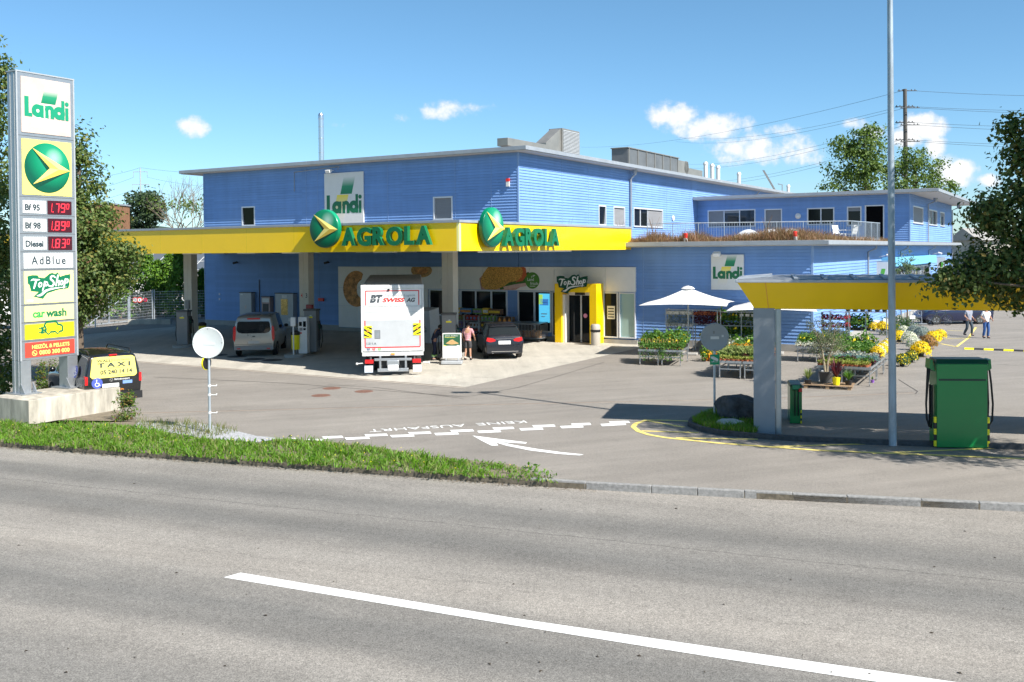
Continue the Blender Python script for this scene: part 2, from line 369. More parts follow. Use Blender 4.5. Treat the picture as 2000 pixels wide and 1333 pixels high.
# ------------------------------------------------------------------ ground, lot, road
RD = R(-21.0)
def asphalt(name, base, bands=None, crack=None, blot=.10, ang=RD, stains=0.0):
    m = bpy.data.materials.new(name); m.use_nodes = True; n = m.node_tree.nodes; l = m.node_tree.links; b = n['Principled BSDF']
    tc = n.new('ShaderNodeTexCoord'); V = tc.outputs['Object']
    def noi(s, d, r=.6, vec=V):
        t = n.new('ShaderNodeTexNoise'); t.inputs['Scale'].default_value = s; t.inputs['Detail'].default_value = d; t.inputs['Roughness'].default_value = r; l.new(vec, t.inputs['Vector']); return t.outputs[0]
    def mm(op, a, c):
        q = n.new('ShaderNodeMath'); q.operation = op
        for i, z in enumerate((a, c)):
            if isinstance(z, (int, float)): q.inputs[i].default_value = z
            else: l.new(z, q.inputs[i])
        return q.outputs[0]
    fine = noi(55, 3, .8); fine2 = noi(14, 5, .75); big = noi(.35, 4)
    mp = n.new('ShaderNodeMapping'); mp.vector_type = 'POINT'; mp.inputs['Rotation'].default_value = (0, 0, -ang); l.new(V, mp.inputs[0])
    mp2 = n.new('ShaderNodeMapping'); mp2.inputs['Scale'].default_value = (.12, 1.6, 1); l.new(mp.outputs[0], mp2.inputs[0]); streak = noi(1.0, 5, .65, mp2.outputs[0])
    sx = n.new('ShaderNodeSeparateXYZ'); l.new(mp.outputs[0], sx.inputs[0])
    col = n.new('ShaderNodeRGB'); col.outputs[0].default_value = (*base, 1); C = col.outputs[0]
    if bands:
        wob = mm('ADD', sx.outputs[1], mm('MULTIPLY', mm('SUBTRACT', noi(.6, 3), .5), .7))
        r = n.new('ShaderNodeMapRange'); r.inputs[1].default_value = bands[0][0]; r.inputs[2].default_value = bands[-1][0]; l.new(wob, r.inputs[0])
        cr = n.new('ShaderNodeValToRGB'); l.new(r.outputs[0], cr.inputs[0]); e = cr.color_ramp.elements; cr.color_ramp.interpolation = 'EASE'
        while len(e) < len(bands): e.new(.5)
        for i, (v, k) in enumerate(bands): e[i].position = (v - bands[0][0]) / (bands[-1][0] - bands[0][0]); e[i].color = (*k, 1)
        C = cr.outputs[0]
    def mul(c, f, lo, hi, a=0.0, d=1.0):
        q = n.new('ShaderNodeMapRange'); q.inputs[1].default_value = a; q.inputs[2].default_value = d; q.inputs[3].default_value = lo; q.inputs[4].default_value = hi; l.new(f, q.inputs[0])
        x = n.new('ShaderNodeVectorMath'); x.operation = 'SCALE'; l.new(c, x.inputs[0]); l.new(q.outputs[0], x.inputs['Scale']); return x.outputs[0]
    C = mul(C, fine, .35, 1.65, .3, .7); C = mul(C, fine2, .78, 1.22, .25, .75); C = mul(C, big, 1 - blot, 1 + blot, .3, .7); C = mul(C, streak, .88, 1.12, .3, .7)
    if stains:
        st = noi(.8, 6, .7); C = mul(C, st, 1 - stains, 1.0, .28, .46)
    if crack:
        for v0, wd, amp in crack:
            d = mm('ABSOLUTE', mm('ADD', mm('SUBTRACT', sx.outputs[1], v0), mm('MULTIPLY', mm('SUBTRACT', noi(1.3, 6, .7), .5), amp)), 0)
            C = mul(C, mm('ADD', d, mm('MULTIPLY', noi(5, 3), wd * 1.2)), .62, 1.0, wd * .6, wd * 1.7)
    l.new(C, b.inputs['Base Color']); b.inputs['Roughness'].default_value = .85; b.inputs['Specular IOR Level'].default_value = .3
    bp = n.new('ShaderNodeBump'); bp.inputs['Strength'].default_value = .5; bp.inputs['Distance'].default_value = .012; l.new(fine, bp.inputs['Height']); l.new(bp.outputs[0], b.inputs['Normal'])
    return m
def vroad(p): return -math.sin(RD) * p.x + math.cos(RD) * p.y
# brightness bands across the carriageway (wheel tracks), read along x = 900
_b = [(938, 1.0), (965, .92), (1000, .64), (1030, .80), (1060, .62), (1110, .96), (1160, 1.06), (1215, .82), (1250, .64), (1290, .74), (1333, .98), (1460, .75)]
ba = (.258, .237, .210)
bands = sorted([(vroad(at(900, y, -.12)), tuple(c * (k if k >= .97 else k) * (1 + (1 - k) * .10 * (i - 1)) for i, c in enumerate(ba))) for y, k in _b])
M['road'] = asphalt('road_asphalt', ba, bands, [(vroad(at(400, 975, -.12)), .03, .35), (vroad(at(400, 1075, -.12)), .012, .9)], blot=.07, stains=.10)
M['lot'] = asphalt('lot_asphalt', (.235, .213, .188), blot=.09, ang=R(20), stains=.12)
M['slab'] = asphalt('slab_concrete', (.43, .40, .345), blot=.12, ang=R(95), stains=.22)
M['earth'] = mat('earth', (.17, .14, .10), .95, var=.35, vscale=6, bump=.8, bscale=14)
M['turf'] = mat('turf', (.07, .13, .02), .95, var=.4, vscale=9)
M['field'] = mat('field', (.10, .16, .05), .95, var=.3, vscale=.02)
M['gravel'] = mat('gravel', (.36, .36, .37), .9, var=.5, vscale=16, bump=1.0, bscale=22)
M['jointdark'] = mat('joint_sealant', (.055, .048, .043), .8)
M['jointrust'] = mat('drain_iron', (.15, .09, .065), .8, var=.3, vscale=4)
M['jointpale'] = mat('drain_concrete', (.36, .32, .27), .85, var=.15)

EDGE = [(-70, 47.0), (-13.8, 25.72), (-6.4, 23.2), (.95, 20.72), (5.2, 19.6), (9.95, 18.5), (45, 10.3)]   # far edge of the carriageway
def sheet(name, pts, z, m, kind='structure'):
    b = MB(); b.poly([(x, y, z) for x, y in pts]); o = b.build(name, m); o['kind'] = kind; return o
sheet('ground', [(-6000, -800), (6000, -800), (6000, 9000), (-6000, 9000)], -.35, M['field'])
sheet('forecourt', EDGE + [(90, 10), (150, 200), (-150, 200), (-120, 60)], 0.0, M['lot'])
sheet('road', [(x + .25, y + .25) for x, y in EDGE][::-1] + [(-75, 34), (-4.2, 6.3), (42, -6)], -.12, M['road'])
sheet('verge', [(-75, 33.9), (-4.3, 6.2), (42, -6.1), (42, -40), (-75, -40)], -.13, M['turf'])
# road-side face of the lot under its edge
b = MB()
for (x0, y0), (x1, y1) in zip(EDGE[:-1], EDGE[1:]): b.quad((x0, y0, -.13), (x1, y1, -.13), (x1, y1, -.003), (x0, y0, -.003))
struct(b.build('kerb_edge', M['dirtedge']))

def strip_mb(pts, w, z, b=None, mi=0):
    b = b or MB(); P = [Vector((p[0], p[1])) for p in pts]; Ls, Rs = [], []
    for i, p in enumerate(P):
        d = (P[min(i + 1, len(P) - 1)] - P[max(i - 1, 0)]).normalized(); n_ = Vector((-d.y, d.x)) * w / 2
        Ls.append((*(p + n_), z)); Rs.append((*(p - n_), z))
    n = len(P); b.add(Rs + Ls, [(i, i + 1, n + i + 1, n + i) for i in range(n - 1)], mi); return b
def px(pts, z=0.0): return [at(x, y, z) for x, y in pts]
# forecourt slab
slab = [at(903, 758)]
ex = Vector((math.cos(R(149)), math.sin(R(149)), 0)); ey = Vector((math.cos(R(59)), math.sin(R(59)), 0))
c0 = slab[0]; s4 = [c0, c0 + ey * 18.2, c0 + ey * 18.2 + ex * 34, c0 + ex * 34]
sheet('slab', [(p.x, p.y) for p in s4], .004, M['slab'])
b = MB(); strip_mb([c0 + ex * 34 - ey * .05, c0 - ey * .05 - ex * .2], .16, .0075, b, 0); strip_mb([c0 + ex * 34 + ey * .12, c0 + ey * .12], .07, .009, b, 1)
struct(b.build('drain_channel', [M['jointpale'], M['jointrust']]))
b = MB()                                                    # asphalt seam one metre outside the slab
strip_mb(px([(300, 737), (560, 749), (911, 776), (1010, 758), (1090, 735), (1180, 708)]), .035, .006, b)
strip_mb(px([(1755, 742), (1792, 765), (1788, 770)]), .035, .006, b); strip_mb(px([(600, 762), (640, 755)]), .03, .006, b)
strip_mb(px([(1945, 712), (2100, 722)]), .03, .006, b); strip_mb(px([(1880, 637), (2100, 652)]), .03, .006, b)
strip_mb(px([(640, 752), (730, 757), (905, 779)]), .03, .0065, b)
struct(b.build('asphalt_seam', M['jointdark']))
b = MB(); line = [(-20, 818), (270, 808), (700, 797), (1000, 790), (1240, 785), (1490, 780), (1785, 768)]
strip_mb(px(line), .16, .005, b, 0); strip_mb([p + Vector((0, .03, 0)) for p in px(line)], .06, .007, b, 1)
struct(b.build('drain_line', [M['jointpale'], M['jointrust']]))

# painted markings
def paint(name, polys, m, z=.008):
    b = MB()
    for q in polys: b.poly([tuple(at(x, y, z)) for x, y in q][::-1])
    return struct(b.build(name, m))
paint('centre_line', [[(437, 1128), (470, 1119), (1000, 1207), (1500, 1280), (1960, 1346), (2200, 1381), (2030, 1384), (1780, 1342), (1400, 1285), (1000, 1221)]], M['paintwhite'], -.114)
def cr(pts, ox=560, oy=740, k=2.7027): return [(ox + x / k, oy + y / k) for x, y in pts]
chk = [[(0, 315), (50, 312), (60, 323), (0, 326)]]
lowr = [(60, 321, 190, 317), (305, 311, 432, 306), (545, 298, 668, 294), (778, 287, 902, 283), (1005, 275, 1125, 271), (1227, 262, 1348, 258), (1442, 250, 1560, 246), (1655, 239, 1785, 233)]
uppr = [(185, 305, 292, 301), (410, 294, 527, 290), (640, 283, 757, 279), (862, 271, 982, 267), (1085, 258, 1195, 254), (1295, 246, 1412, 242), (1500, 237, 1600, 233), (1700, 226, 1805, 222)]
for r in lowr + uppr: chk.append([(r[0], r[1]), (r[2], r[3]), (r[2] + 8, r[3] + 11), (r[0] + 10, r[1] + 12)])
paint('give_way_line', [cr(q) for q in chk], M['paintwhite'])
paint('direction_arrow', [cr([(980, 300), (1110, 317), (1268, 336), (1262, 343), (1130, 335), (1200, 350), (1330, 372), (1450, 388), (1568, 400), (1545, 405), (1430, 397), (1280, 378), (1160, 354), (1105, 337), (1117, 353), (1080, 353), (1030, 328)])], M['paintwhite'])
# lane text, meant to be read by drivers leaving the forecourt
me = text_me('KEINE  AUSFAHRT', 1.0, .002, -.004); co = np.array([v.co[:] for v in me.vertices]); a = at(1026, 822); e_ = at(719, 840)
dx = (e_ - a).normalized(); dy = Vector((0, 0, 1)).cross(dx); wd = co[:, 0].max(); kx = (e_ - a).length / wd; ky = .38 / .70
b = MB(Matrix(((dx.x * kx, dy.x * ky, 0, a.x), (dx.y * kx, dy.y * ky, 0, a.y), (0, 0, 1, .007), (0, 0, 0, 1)))); b.mesh(me, Matrix())
struct(b.build('lane_text', M['paintwhite']))
def q7(pts): return px(cr(pts, 1200, 760, 2.5))
b = MB()
strip_mb(q7([(360, 158), (250, 154), (155, 153), (105, 170), (92, 186), (118, 208), (170, 225), (250, 239), (500, 265), (1000, 301), (2000, 342), (2300, 354)]), .15, .008, b)
for pts in ([(165, 157), (340, 188)], [(132, 206), (412, 214)], [(300, 240), (700, 247)], [(742, 284), (1235, 269)], [(1258, 316), (1860, 290)],
            ): strip_mb(q7(pts), .13, .0065, b)
struct(b.build('yellow_marking', M['paintyellow']))
b = MB()
for pts in ([(1470, 205), (1480, 206)], ): pass
for pts in ([(1842, 662), (1895, 661)], [(1895, 658), (1868, 678)], [(1838, 672), (1868, 678)], [(1906, 640), (1892, 660)], [(1850, 646), (1880, 647)]): strip_mb(px(pts), .12, .008, b)
struct(b.build('bay_marking', M['paintyellow']))
sheet('lawn', [(-26, 30.4)] + [(x, y + .02) for x, y in EDGE[1:4]] + [tuple(at(*p).xy) for p in ((1000, 908), (850, 893), (700, 868), (560, 857), (500, 852), (430, 834), (380, 826), (270, 824), (225, 800), (150, 782), (-100, 800), (-500, 850))], .012, M['earth'])
sheet('gravel_bed', [tuple(at(*p).xy) for p in ((262, 838), (268, 825), (380, 827), (430, 835), (500, 853), (556, 858), (500, 866), (400, 858), (330, 846))], .022, M['gravel'])

# granite kerb stones along the exit
kz0, kz1 = -.13, .03
pts = [Vector(p) for p in ((.35, 20.93), (2.2, 20.36), (5.2, 19.6), (9.95, 18.5), (20, 16.15))]
def along(pts, d):
    for a, c in zip(pts[:-1], pts[1:]):
        ln = (c - a).length
        if d <= ln: return a + (c - a) * (d / ln), (c - a).normalized()
        d -= ln
    return pts[-1], (pts[-1] - pts[-2]).normalized()
d = 0.0
for i in range(14):
    ln = random.choice((.95, 1.05, 1.25, 1.4))
    p, t = along(pts, d); q, _ = along(pts, d + ln - .012)
    b = MB(); w = Vector((-t.y, t.x)) * .14
    c = [p, q, q + w, p + w]; zt = kz1 + random.uniform(-.006, .006)
    b.add([(*v, kz0) for v in c] + [(*v, zt) for v in c], [(0, 3, 2, 1), (4, 5, 6, 7), (0, 1, 5, 4), (1, 2, 6, 5), (2, 3, 7, 6), (3, 0, 4, 7)])
    struct(b.build('kerb_stone', M['granite'], bevel=.012)); d += ln
# kerbed island round the boulder
isl = px([(1372, 813), (1348, 824), (1343, 833), (1365, 843), (1405, 851), (1470, 857), (1560, 863), (1700, 869), (1850, 874), (2000, 879), (2300, 890)])
inner = []
b = MB(); z1 = .13; W_ = .14; n = len(isl)
for i, p in enumerate(isl):
    t = (isl[min(i + 1, n - 1)] - isl[max(i - 1, 0)]).normalized(); inner.append(p + Vector((-t.y, t.x, 0)) * W_)
for i in range(n - 1):
    a, c, e, f = isl[i], isl[i + 1], inner[i + 1], inner[i]
    seg = max(1, int((c - a).length / .12))
    for k in range(seg):
        u0, u1 = k / seg, (k + 1) / seg
        P = [a.lerp(c, u0), a.lerp(c, u1), f.lerp(e, u1), f.lerp(e, u0)]
        o = .0
        b.add([(v.x, v.y, -.02) for v in P] + [(v.x, v.y, z1) for v in P], [(0, 1, 5, 4), (4, 5, 6, 7), (2, 3, 7, 6)])
struct(b.build('island_kerb', M['graniteD'], bevel=.0))
p0 = inner[:6]; back = px([(1500, 838), (1490, 828), (1450, 815), (1410, 808)])
sheet('island_soil', [tuple(p.xy) for p in p0] + [tuple(p.xy) for p in back], .10, M['earth'])
# manhole covers
for i, (x, y, lab) in enumerate([(627, 773, 'rusty round manhole cover nearest the entrance road'), (648, 759, 'rusty round manhole cover farthest of three, close to the slab edge'), (711, 765, 'rusty round manhole cover on the right of the three, below the truck')]):
    b = MB(); b.lathe([(.33, 0), (.33, .006), (.30, .010), (.285, .006), (0, .006)], 28)
    for k in range(6):
        a = k * math.pi / 6; b.M = Matrix.Rotation(a, 4, 'Z'); b.box(-.26, -.015, .006, .26, .015, .0095 + .0002 * k)
    p = at(x, y); tag(b.build('manhole_cover', M['rust'], loc=(p.x, p.y, .001)), lab, 'manhole cover', 'rusty manhole covers before the slab')
M['wet'] = mat('dark_iron_lid', (.03, .03, .032), .5, var=.2)
for x, y, lab in [(463, 697, 'dark tank lid in the shade, left of the silver van'), (497, 702, 'dark tank lid just behind the silver van'), (532, 704, 'dark tank lid nearest the raised pump island'), (425, 694, 'dark tank lid farthest left, behind the round sign')]:
    b = MB(); b.lathe([(.48, 0), (.48, .005), (.44, .011), (0, .013)], 28); p = at(x, y); tag(b.build('tank_lid', M['wet'], loc=(p.x, p.y, .0045)), lab, 'tank lid', 'dark tank lids under the canopy')

# grass: blades as one mass
def in_poly(P, poly):
    x, y = P[:, 0], P[:, 1]; r = np.zeros(len(P), bool); n = len(poly)
    for i in range(n):
        x1, y1 = poly[i]; x2, y2 = poly[(i + 1) % n]
        c = ((y1 > y) != (y2 > y)) & (x < (x2 - x1) * (y - y1) / (y2 - y1 + 1e-12) + x1); r ^= c
    return r
def scatter(poly, n):
    a = np.array(poly); lo, hi = a.min(0), a.max(0); out = np.zeros((0, 2))
    while len(out) < n:
        q = NR.uniform(lo, hi, (n * 2, 2)); out = np.vstack([out, q[in_poly(q, poly)]])
    return out[:n]
def blades(name, P, z, h, w, m, lean=.5, hvar=.4):
    n = len(P); hh = h * NR.uniform(1 - hvar, 1 + hvar, n) if np.isscalar(h) else h * NR.uniform(1 - hvar, 1 + hvar, n)
    a = NR.uniform(0, 2 * np.pi, n); d = np.stack([np.cos(a), np.sin(a)], 1); l_ = NR.uniform(.1, lean, n) * hh; s = NR.uniform(0, 2 * np.pi, n)
    sv = np.stack([np.cos(s), np.sin(s)], 1) * (w * NR.uniform(.6, 1.3, n))[:, None]
    v = np.zeros((n, 5, 3)); zz = z if np.isscalar(z) else z
    v[:, 0, :2] = P - sv / 2; v[:, 1, :2] = P + sv / 2
    v[:, 2, :2] = P + d * (l_ * .35)[:, None] + sv * .42; v[:, 3, :2] = P + d * (l_ * .35)[:, None] - sv * .42; v[:, 4, :2] = P + d * l_[:, None]
    v[:, :2, 2] = 0; v[:, 2:4, 2] = (hh * .55)[:, None]; v[:, 4, 2] = hh * .95
    v[:, :, 2] += np.asarray(zz).reshape(-1, 1) if not np.isscalar(zz) else zz
    idx = np.arange(n)[:, None] * 5
    f = np.concatenate([idx + np.array([[0, 1, 2]]), idx + np.array([[0, 2, 3]]), idx + np.array([[3, 2, 4]])])
    return raw(name, v.reshape(-1, 3), f, m)
M['grass'] = leafmat('grass_blades', [(.06, .13, .01), (.11, .24, .018), (.17, .33, .03), (.13, .28, .016), (.28, .27, .11), (.09, .20, .015)], .4)
gpoly = [(-40, 36)] + [(x, y - .16) for x, y in EDGE[1:4]] + [tuple(at(*p).xy) for p in ((1066, 916), (1000, 912), (850, 897), (700, 872), (560, 861), (500, 868), (400, 860), (330, 848), (262, 838), (225, 832), (60, 832), (-100, 815))]
P = scatter(gpoly, 34000); keep = NR.uniform(0, 1, len(P)) < np.clip(1.1 - (P[:, 0] + 1.5) / 3.2, .25, 1) * np.clip(.55 + .75 * (np.sin(P[:, 0] * 3.7 + 2 * np.sin(P[:, 1] * 2.9)) * .5 + .5), 0, 1); P = P[keep]
cl = np.sin(P[:, 0] * 2.3 + 1.3 * np.sin(P[:, 1] * 3.1)) * .5 + np.sin(P[:, 0] * 7.1 + P[:, 1] * 5.3) * .5
tag(blades('grass_verge', P, .01, .115 * np.clip((1.5 - P[:, 0]) / 2.6, .4, 1) * (1 + .45 * cl) * (1 + .5 * (NR.uniform(0, 1, len(P)) < .06)), .028, M['grass'], 1.1, .55), 'bright green strip of rough grass between the road and the forecourt', 'grass', kind='stuff')
P = scatter([tuple(p.xy) for p in inner[:6]] + [tuple(p.xy) for p in back], 5200)
tag(blades('island_grass', P, .09, .16, .016, M['grass'], .8), 'short green grass on the kerbed island round the boulder', 'grass', kind='stuff')
P = scatter([tuple(at(*p).xy) for p in ((262, 838), (268, 826), (380, 828), (430, 836), (470, 846), (400, 858), (330, 846))], 900)
M['dryblade'] = leafmat('dry_blades', [(.16, .16, .05), (.10, .15, .03), (.25, .21, .10)], .3)
tag(blades('gravel_weeds', P, .02, .16, .014, M['dryblade'], .9, .7), 'thin weeds growing through the gravel bed round the sign post', 'weeds', kind='stuff')
# little yellow flowers and litter
P = scatter(gpoly, 110); v = []; f = []
for i, (x, y) in enumerate(P):
    z = random.uniform(.12, .2); r_ = .013; o = len(v); v += [(x - r_, y, z), (x, y - r_, z), (x + r_, y, z), (x, y + r_, z), (x, y, z + .014)]; f += [(o, o + 1, o + 4), (o + 1, o + 2, o + 4), (o + 2, o + 3, o + 4), (o + 3, o, o + 4)]
tag(raw('verge_flowers', v, f, M['brightyellow']), 'tiny yellow flowers dotted through the grass verge', 'flowers', kind='stuff')
v = []; f = []
for i in range(70):
    p = at(random.uniform(0, 2000), random.uniform(940, 1320), -.12); s = random.uniform(.015, .04); a = random.uniform(0, 6); o = len(v)
    v += [(p.x + s * math.cos(a + k * 1.57) * (1, .5)[k % 2], p.y + s * math.sin(a + k * 1.57) * (1, .5)[k % 2], -.12 + .004 + .012 * (k % 2)) for k in range(4)]; f.append((o, o + 1, o + 2, o + 3))
M['deadleaf'] = mat('dead_leaf', (.06, .045, .03), .8)
tag(raw('leaf_litter', v, f, M['deadleaf']), 'dark leaf scraps scattered over the carriageway', 'litter', kind='stuff')
v = []; f = []
P = np.array([EDGE[1][0] + (EDGE[3][0] + .8 - EDGE[1][0]) * t for t in NR.uniform(0, 1, 900)])
for x in P:
    i = 0
    while EDGE[i + 1][0] < x: i += 1
    y = EDGE[i][1] + (EDGE[i + 1][1] - EDGE[i][1]) * (x - EDGE[i][0]) / (EDGE[i + 1][0] - EDGE[i][0]) - random.uniform(-.05, .22) ** 1
    s = random.uniform(.01, .035); a = random.uniform(0, 6); o = len(v); z = -.115 if True else 0
    v += [(x + s * math.cos(a + k * 1.57) * (1, .6)[k % 2], y + s * math.sin(a + k * 1.57) * (1, .6)[k % 2], z + .008 * (k % 2)) for k in range(4)]; f.append((o, o + 1, o + 2, o + 3))
M['grit'] = leafmat('grit', [(.30, .24, .16), (.16, .12, .08), (.42, .38, .32)], 0)
tag(raw('road_grit', v, f, M['grit']), 'grit and dry leaf crumbs along the grass edge of the road', 'grit', kind='stuff')
# ------------------------------------------------------------------ blue building; local x runs along the front to the right, y goes away from the road
AL = R(-31.0); K0 = at(1015, 662.5)
BROT = AL
def bw(s, t, z=0.0):
    return Vector((K0.x + s * math.cos(AL) - t * math.sin(AL), K0.y + s * math.sin(AL) + t * math.cos(AL), z))
BT = Matrix.Translation(K0) @ Matrix.Rotation(AL, 4, 'Z')
bld = thing('commercial_building', 'blue weatherboarded shop and office building with flat roofs behind the yellow fuel canopy', 'building', tuple(K0), AL)
def wallm(s, t, side=False): return Matrix.Translation((s, t, 0)) @ (Matrix.Rotation(R(90), 4, 'Z') if side else Matrix())
def siding(mb, x0, x1, z0, z1, holes=(), pitch=.165, out=.034, gap=.013):
    zs = [z0]; k = math.ceil(z0 / pitch + 1e-6)
    while k * pitch < z1: zs.append(k * pitch); k += 1
    zs.append(z1)
    for h in holes: zs += [h[2], h[3]]
    zs = sorted({round(z, 4) for z in zs if z0 <= z <= z1})
    for a, c in zip(zs[:-1], zs[1:]):
        mid = (a + c) / 2; xs = [(x0, x1)]
        for h in holes:
            if h[2] < mid < h[3]:
                nx = []
                for p, q in xs:
                    if h[1] <= p or h[0] >= q: nx.append((p, q)); continue
                    if h[0] > p: nx.append((p, h[0]))
                    if h[1] < q: nx.append((h[1], q))
                xs = nx
        ba = math.floor(mid / pitch) * pitch; fa = out * (1 - (a - ba) / pitch); fc = out * (1 - (c - ba) / pitch)
        for p, q in xs:
            top = abs(c - (ba + pitch)) < 1e-3 and c - a > .03; cc = c - gap if top else c
            mb.quad((p, -fa, a), (q, -fa, a), (q, -fc, cc), (p, -fc, cc))
            if top: mb.quad((p, -fc, cc), (q, -fc, cc), (q, .012, cc), (p, .012, cc)); mb.quad((p, .012, cc), (q, .012, cc), (q, .012, c), (p, .012, c))
            if abs(a - ba) < 1e-3: mb.quad((p, .0, a), (q, .0, a), (q, -fa, a), (p, -fa, a))
    return mb
def window(wm, x0, x1, z0, z1, mull=(), blinds=(), parent=None, depth=.14, glass='glass', openleaf=None, sill=True, label=None, door=False):
    """recessed frame in a wall hole, panes and roller blinds as its own pieces"""
    parent = parent or bld; f = MB(wm); t = .06; e = .035
    f.box(x0 - .03, -e, z1 - t, x1 + .03, depth, z1 + .03); f.box(x0 - .03, -e, z0 - .03, x1 + .03, depth, z0 + t * .6)
    f.box(x0 - .03, -e, z0 + t * .6, x0 + t, depth, z1 - t); f.box(x1 - t, -e, z0 + t * .6, x1 + .03, depth, z1 - t)
    for m_ in mull: c = x0 + (x1 - x0) * m_; f.box(c - .04, .05, z0 + t * .6, c + .04, depth, z1 - t)
    o = f.build('door' if door else 'window', M['frame'], parent)
    if label: o['label'] = label
    ed = [0] + list(mull) + [1]
    for i in range(len(ed) - 1):
        a = x0 + (x1 - x0) * ed[i] + (t if i == 0 else .04); c = x0 + (x1 - x0) * ed[i + 1] - (t if i == len(ed) - 2 else .04)
        bl = blinds[i] if i < len(blinds) else 0
        zb = z1 - t - (z1 - t - z0 - t * .6) * bl
        if bl < .999:
            g = MB(wm)
            if openleaf == i:   # tilted or turned leaf seen ajar
                g.quad((a, .10, z0 + .05), (c, .10, z0 + .05), (c, .0, zb), (a, .0, zb)); g.quad((a, .13, z0 + .04), (c, .13, z0 + .04), (c, .13, zb), (a, .13, zb))
            else: g.quad((a, .10, z0 + t * .6), (c, .10, z0 + t * .6), (c, .10, zb), (a, .10, zb))
            g.build('pane', M[glass], o)
        if bl > 0:
            g = MB(wm); n = max(2, int((z1 - t - zb) / .075)); h = (z1 - t - zb) / n
            for k in range(n): z = zb + k * h; g.quad((a, .045, z), (c, .045, z), (c, .075, z + h), (a, .075, z + h)); g.quad((a, .075, z + h), (c, .075, z + h), (c, .045, z + h), (a, .045, z + h))
            g.build('blind', M['blind'], o)
    if sill:
        s = MB(wm); s.box(x0 - .06, -.10, z0 - .07, x1 + .06, depth, z0 - .032); s.build('sill', M['zinc'], o)
    return o
LW, OT = -25.6, 28.8
M['glassopen'] = mat('dark_opening', (.004, .004, .005), .9, spec=.05)
# --- front wall of the tall block
W1 = (-21.87, -20.67, 6.87, 8.12); W2 = (-5.87, -4.52, 6.90, 8.21)
b = MB(wallm(0, 0)); siding(b, LW, -.06, .35, 10.56, [W1, W2])
b.M = Matrix(); b.box(LW, .3, 0, -.22, 45, 10.5); b.box(LW + .02, .012, 0.02, -.05, .31, 6.8); b.box(LW + .02, .16, 6.8, -.05, .31, 10.5)
b.box(-.3, .16, 5.3, -.16, 62, 10.5)
HB = [(10.31, 11.38, 6.66, 7.92), (12.6, 14.4, 6.68, 7.92), (15.95, 21.3, 6.66, 7.96)]
b.M = wallm(0, 0, True); siding(b, .06, 62, 5.3, 10.56, HB)
b.build('wall', M['blue'], bld)
def trim(*q, name='corner_trim'): b = MB(); b.box(*q); b.build(name, M['blue_trim'], bld)
trim(-.06, -.035, 5.3, .035, .06, 10.56); trim(LW - .035, -.035, .35, LW + .06, .06, 10.56)
for s in (-16.0, -15.0, -9.3, -4.3, -1.8): trim(s - .018, -.032, .4, s + .018, .02, 10.5, name='wall_joint')
for t in (5.2, 8.8, 15.6, 22.1, 27.5): trim(0.0, t - .018, 5.4, .032, t + .018, 10.5, name='wall_joint')
window(wallm(0, 0), *W1, openleaf=0); window(wallm(0, 0), *W2, blinds=(1,))
window(wallm(0, 0, True), *HB[0], openleaf=0); window(wallm(0, 0, True), *HB[1], blinds=(.97,)); window(wallm(0, 0, True), *HB[2], mull=(.25, .5), blinds=(0, 0, 1))
# --- lower front and side
b = MB(wallm(0, 0)); siding(b, 0, 16.25, .35, 5.15)
b.M = Matrix(); b.box(.01, .02, 0.03, 16.24, 20, 5.1); b.box(8, 20, 0.03, 16.05, 53, 5.1); b.box(16.05, .03, .03, 16.24, 17.4, 5.1); b.box(16.05, 38.1, .03, 16.24, 53, 5.1); b.box(16.05, 17.4, .03, 16.24, 38.1, 2.2); b.box(16.05, 17.4, 3.6, 16.24, 38.1, 5.1)
b.M = wallm(16.3, 0, True); siding(b, .06, 53, .35, 5.15, [(17.5, 38, 2.2, 3.6)])
b.build('lower_wall', M['blue'], bld)
trim(16.24, -.035, .35, 16.335, .06, 5.15); trim(7.55, -.032, .4, 7.585, .02, 5.1, name='wall_joint'); trim(16.25, 52.98, .35, 16.34, 53.1, 5.15)
for s in (0.9, 3.9): trim(s - .018, -.032, 4.2, s + .018, .02, 5.1, name='wall_joint')
b = MB(); b.box(LW - .02, -.05, 0, -13.4, .1, .35); b.box(7.3, -.05, 0, 16.35, .1, .35); b.box(16.2, -.04, 0, 16.36, 53, .35); b.box(-13.4, -.12, 0, 7.25, .1, .22)
b.build('base_course', M['plinthgray'], bld)
# --- office block on the terrace
OH = [(.92, 4.81, 6.79, 8.12), (5.59, 6.92, 5.6, 8.08), (8.9, 10.9, 6.82, 8.06), (11.88, 12.88, 6.7, 8.08), (13.17, 14.5, 5.6, 8.15)]
b = MB(wallm(0, OT)); siding(b, 0, 16.24, 5.3, 8.95, OH)
b.M = Matrix(); b.box(.1, OT + .16, 5.3, 16.2, 52.9, 8.9)
OS = [(30.2, 35.2, 6.84, 8.08), (38.4, 43.2, 6.86, 8.08), (45.2, 48.0, 6.88, 8.08)]
b.M = wallm(16.3, 0, True); siding(b, OT + .06, 53, 5.3, 8.95, OS)
b.build('office_wall', M['blue'], bld)
trim(16.24, OT - .035, 5.4, 16.335, OT + .06, 8.95); trim(16.24, 52.95, 5.4, 16.34, 53.05, 8.95); trim(7.7, OT - .032, 5.4, 7.735, OT + .02, 8.9, name='wall_joint')
wo = wallm(0, OT)
window(wo, *OH[0], mull=(.34, .67), blinds=(.95, .15, 0), glass='glassblue'); window(wo, *OH[1], blinds=(.75,), sill=False, door=True)
window(wo, *OH[2], mull=(.5,)); window(wo, *OH[3], blinds=(.2,)); window(wo, *OH[4], glass='glassopen', sill=False, door=True, label='terrace door standing open and dark inside')
ws = wallm(16.3, 0, True)
window(ws, *OS[0], blinds=(1,)); window(ws, *OS[1], mull=(.5,), blinds=(.5, 0)); window(ws, *OS[2], blinds=(.3,))
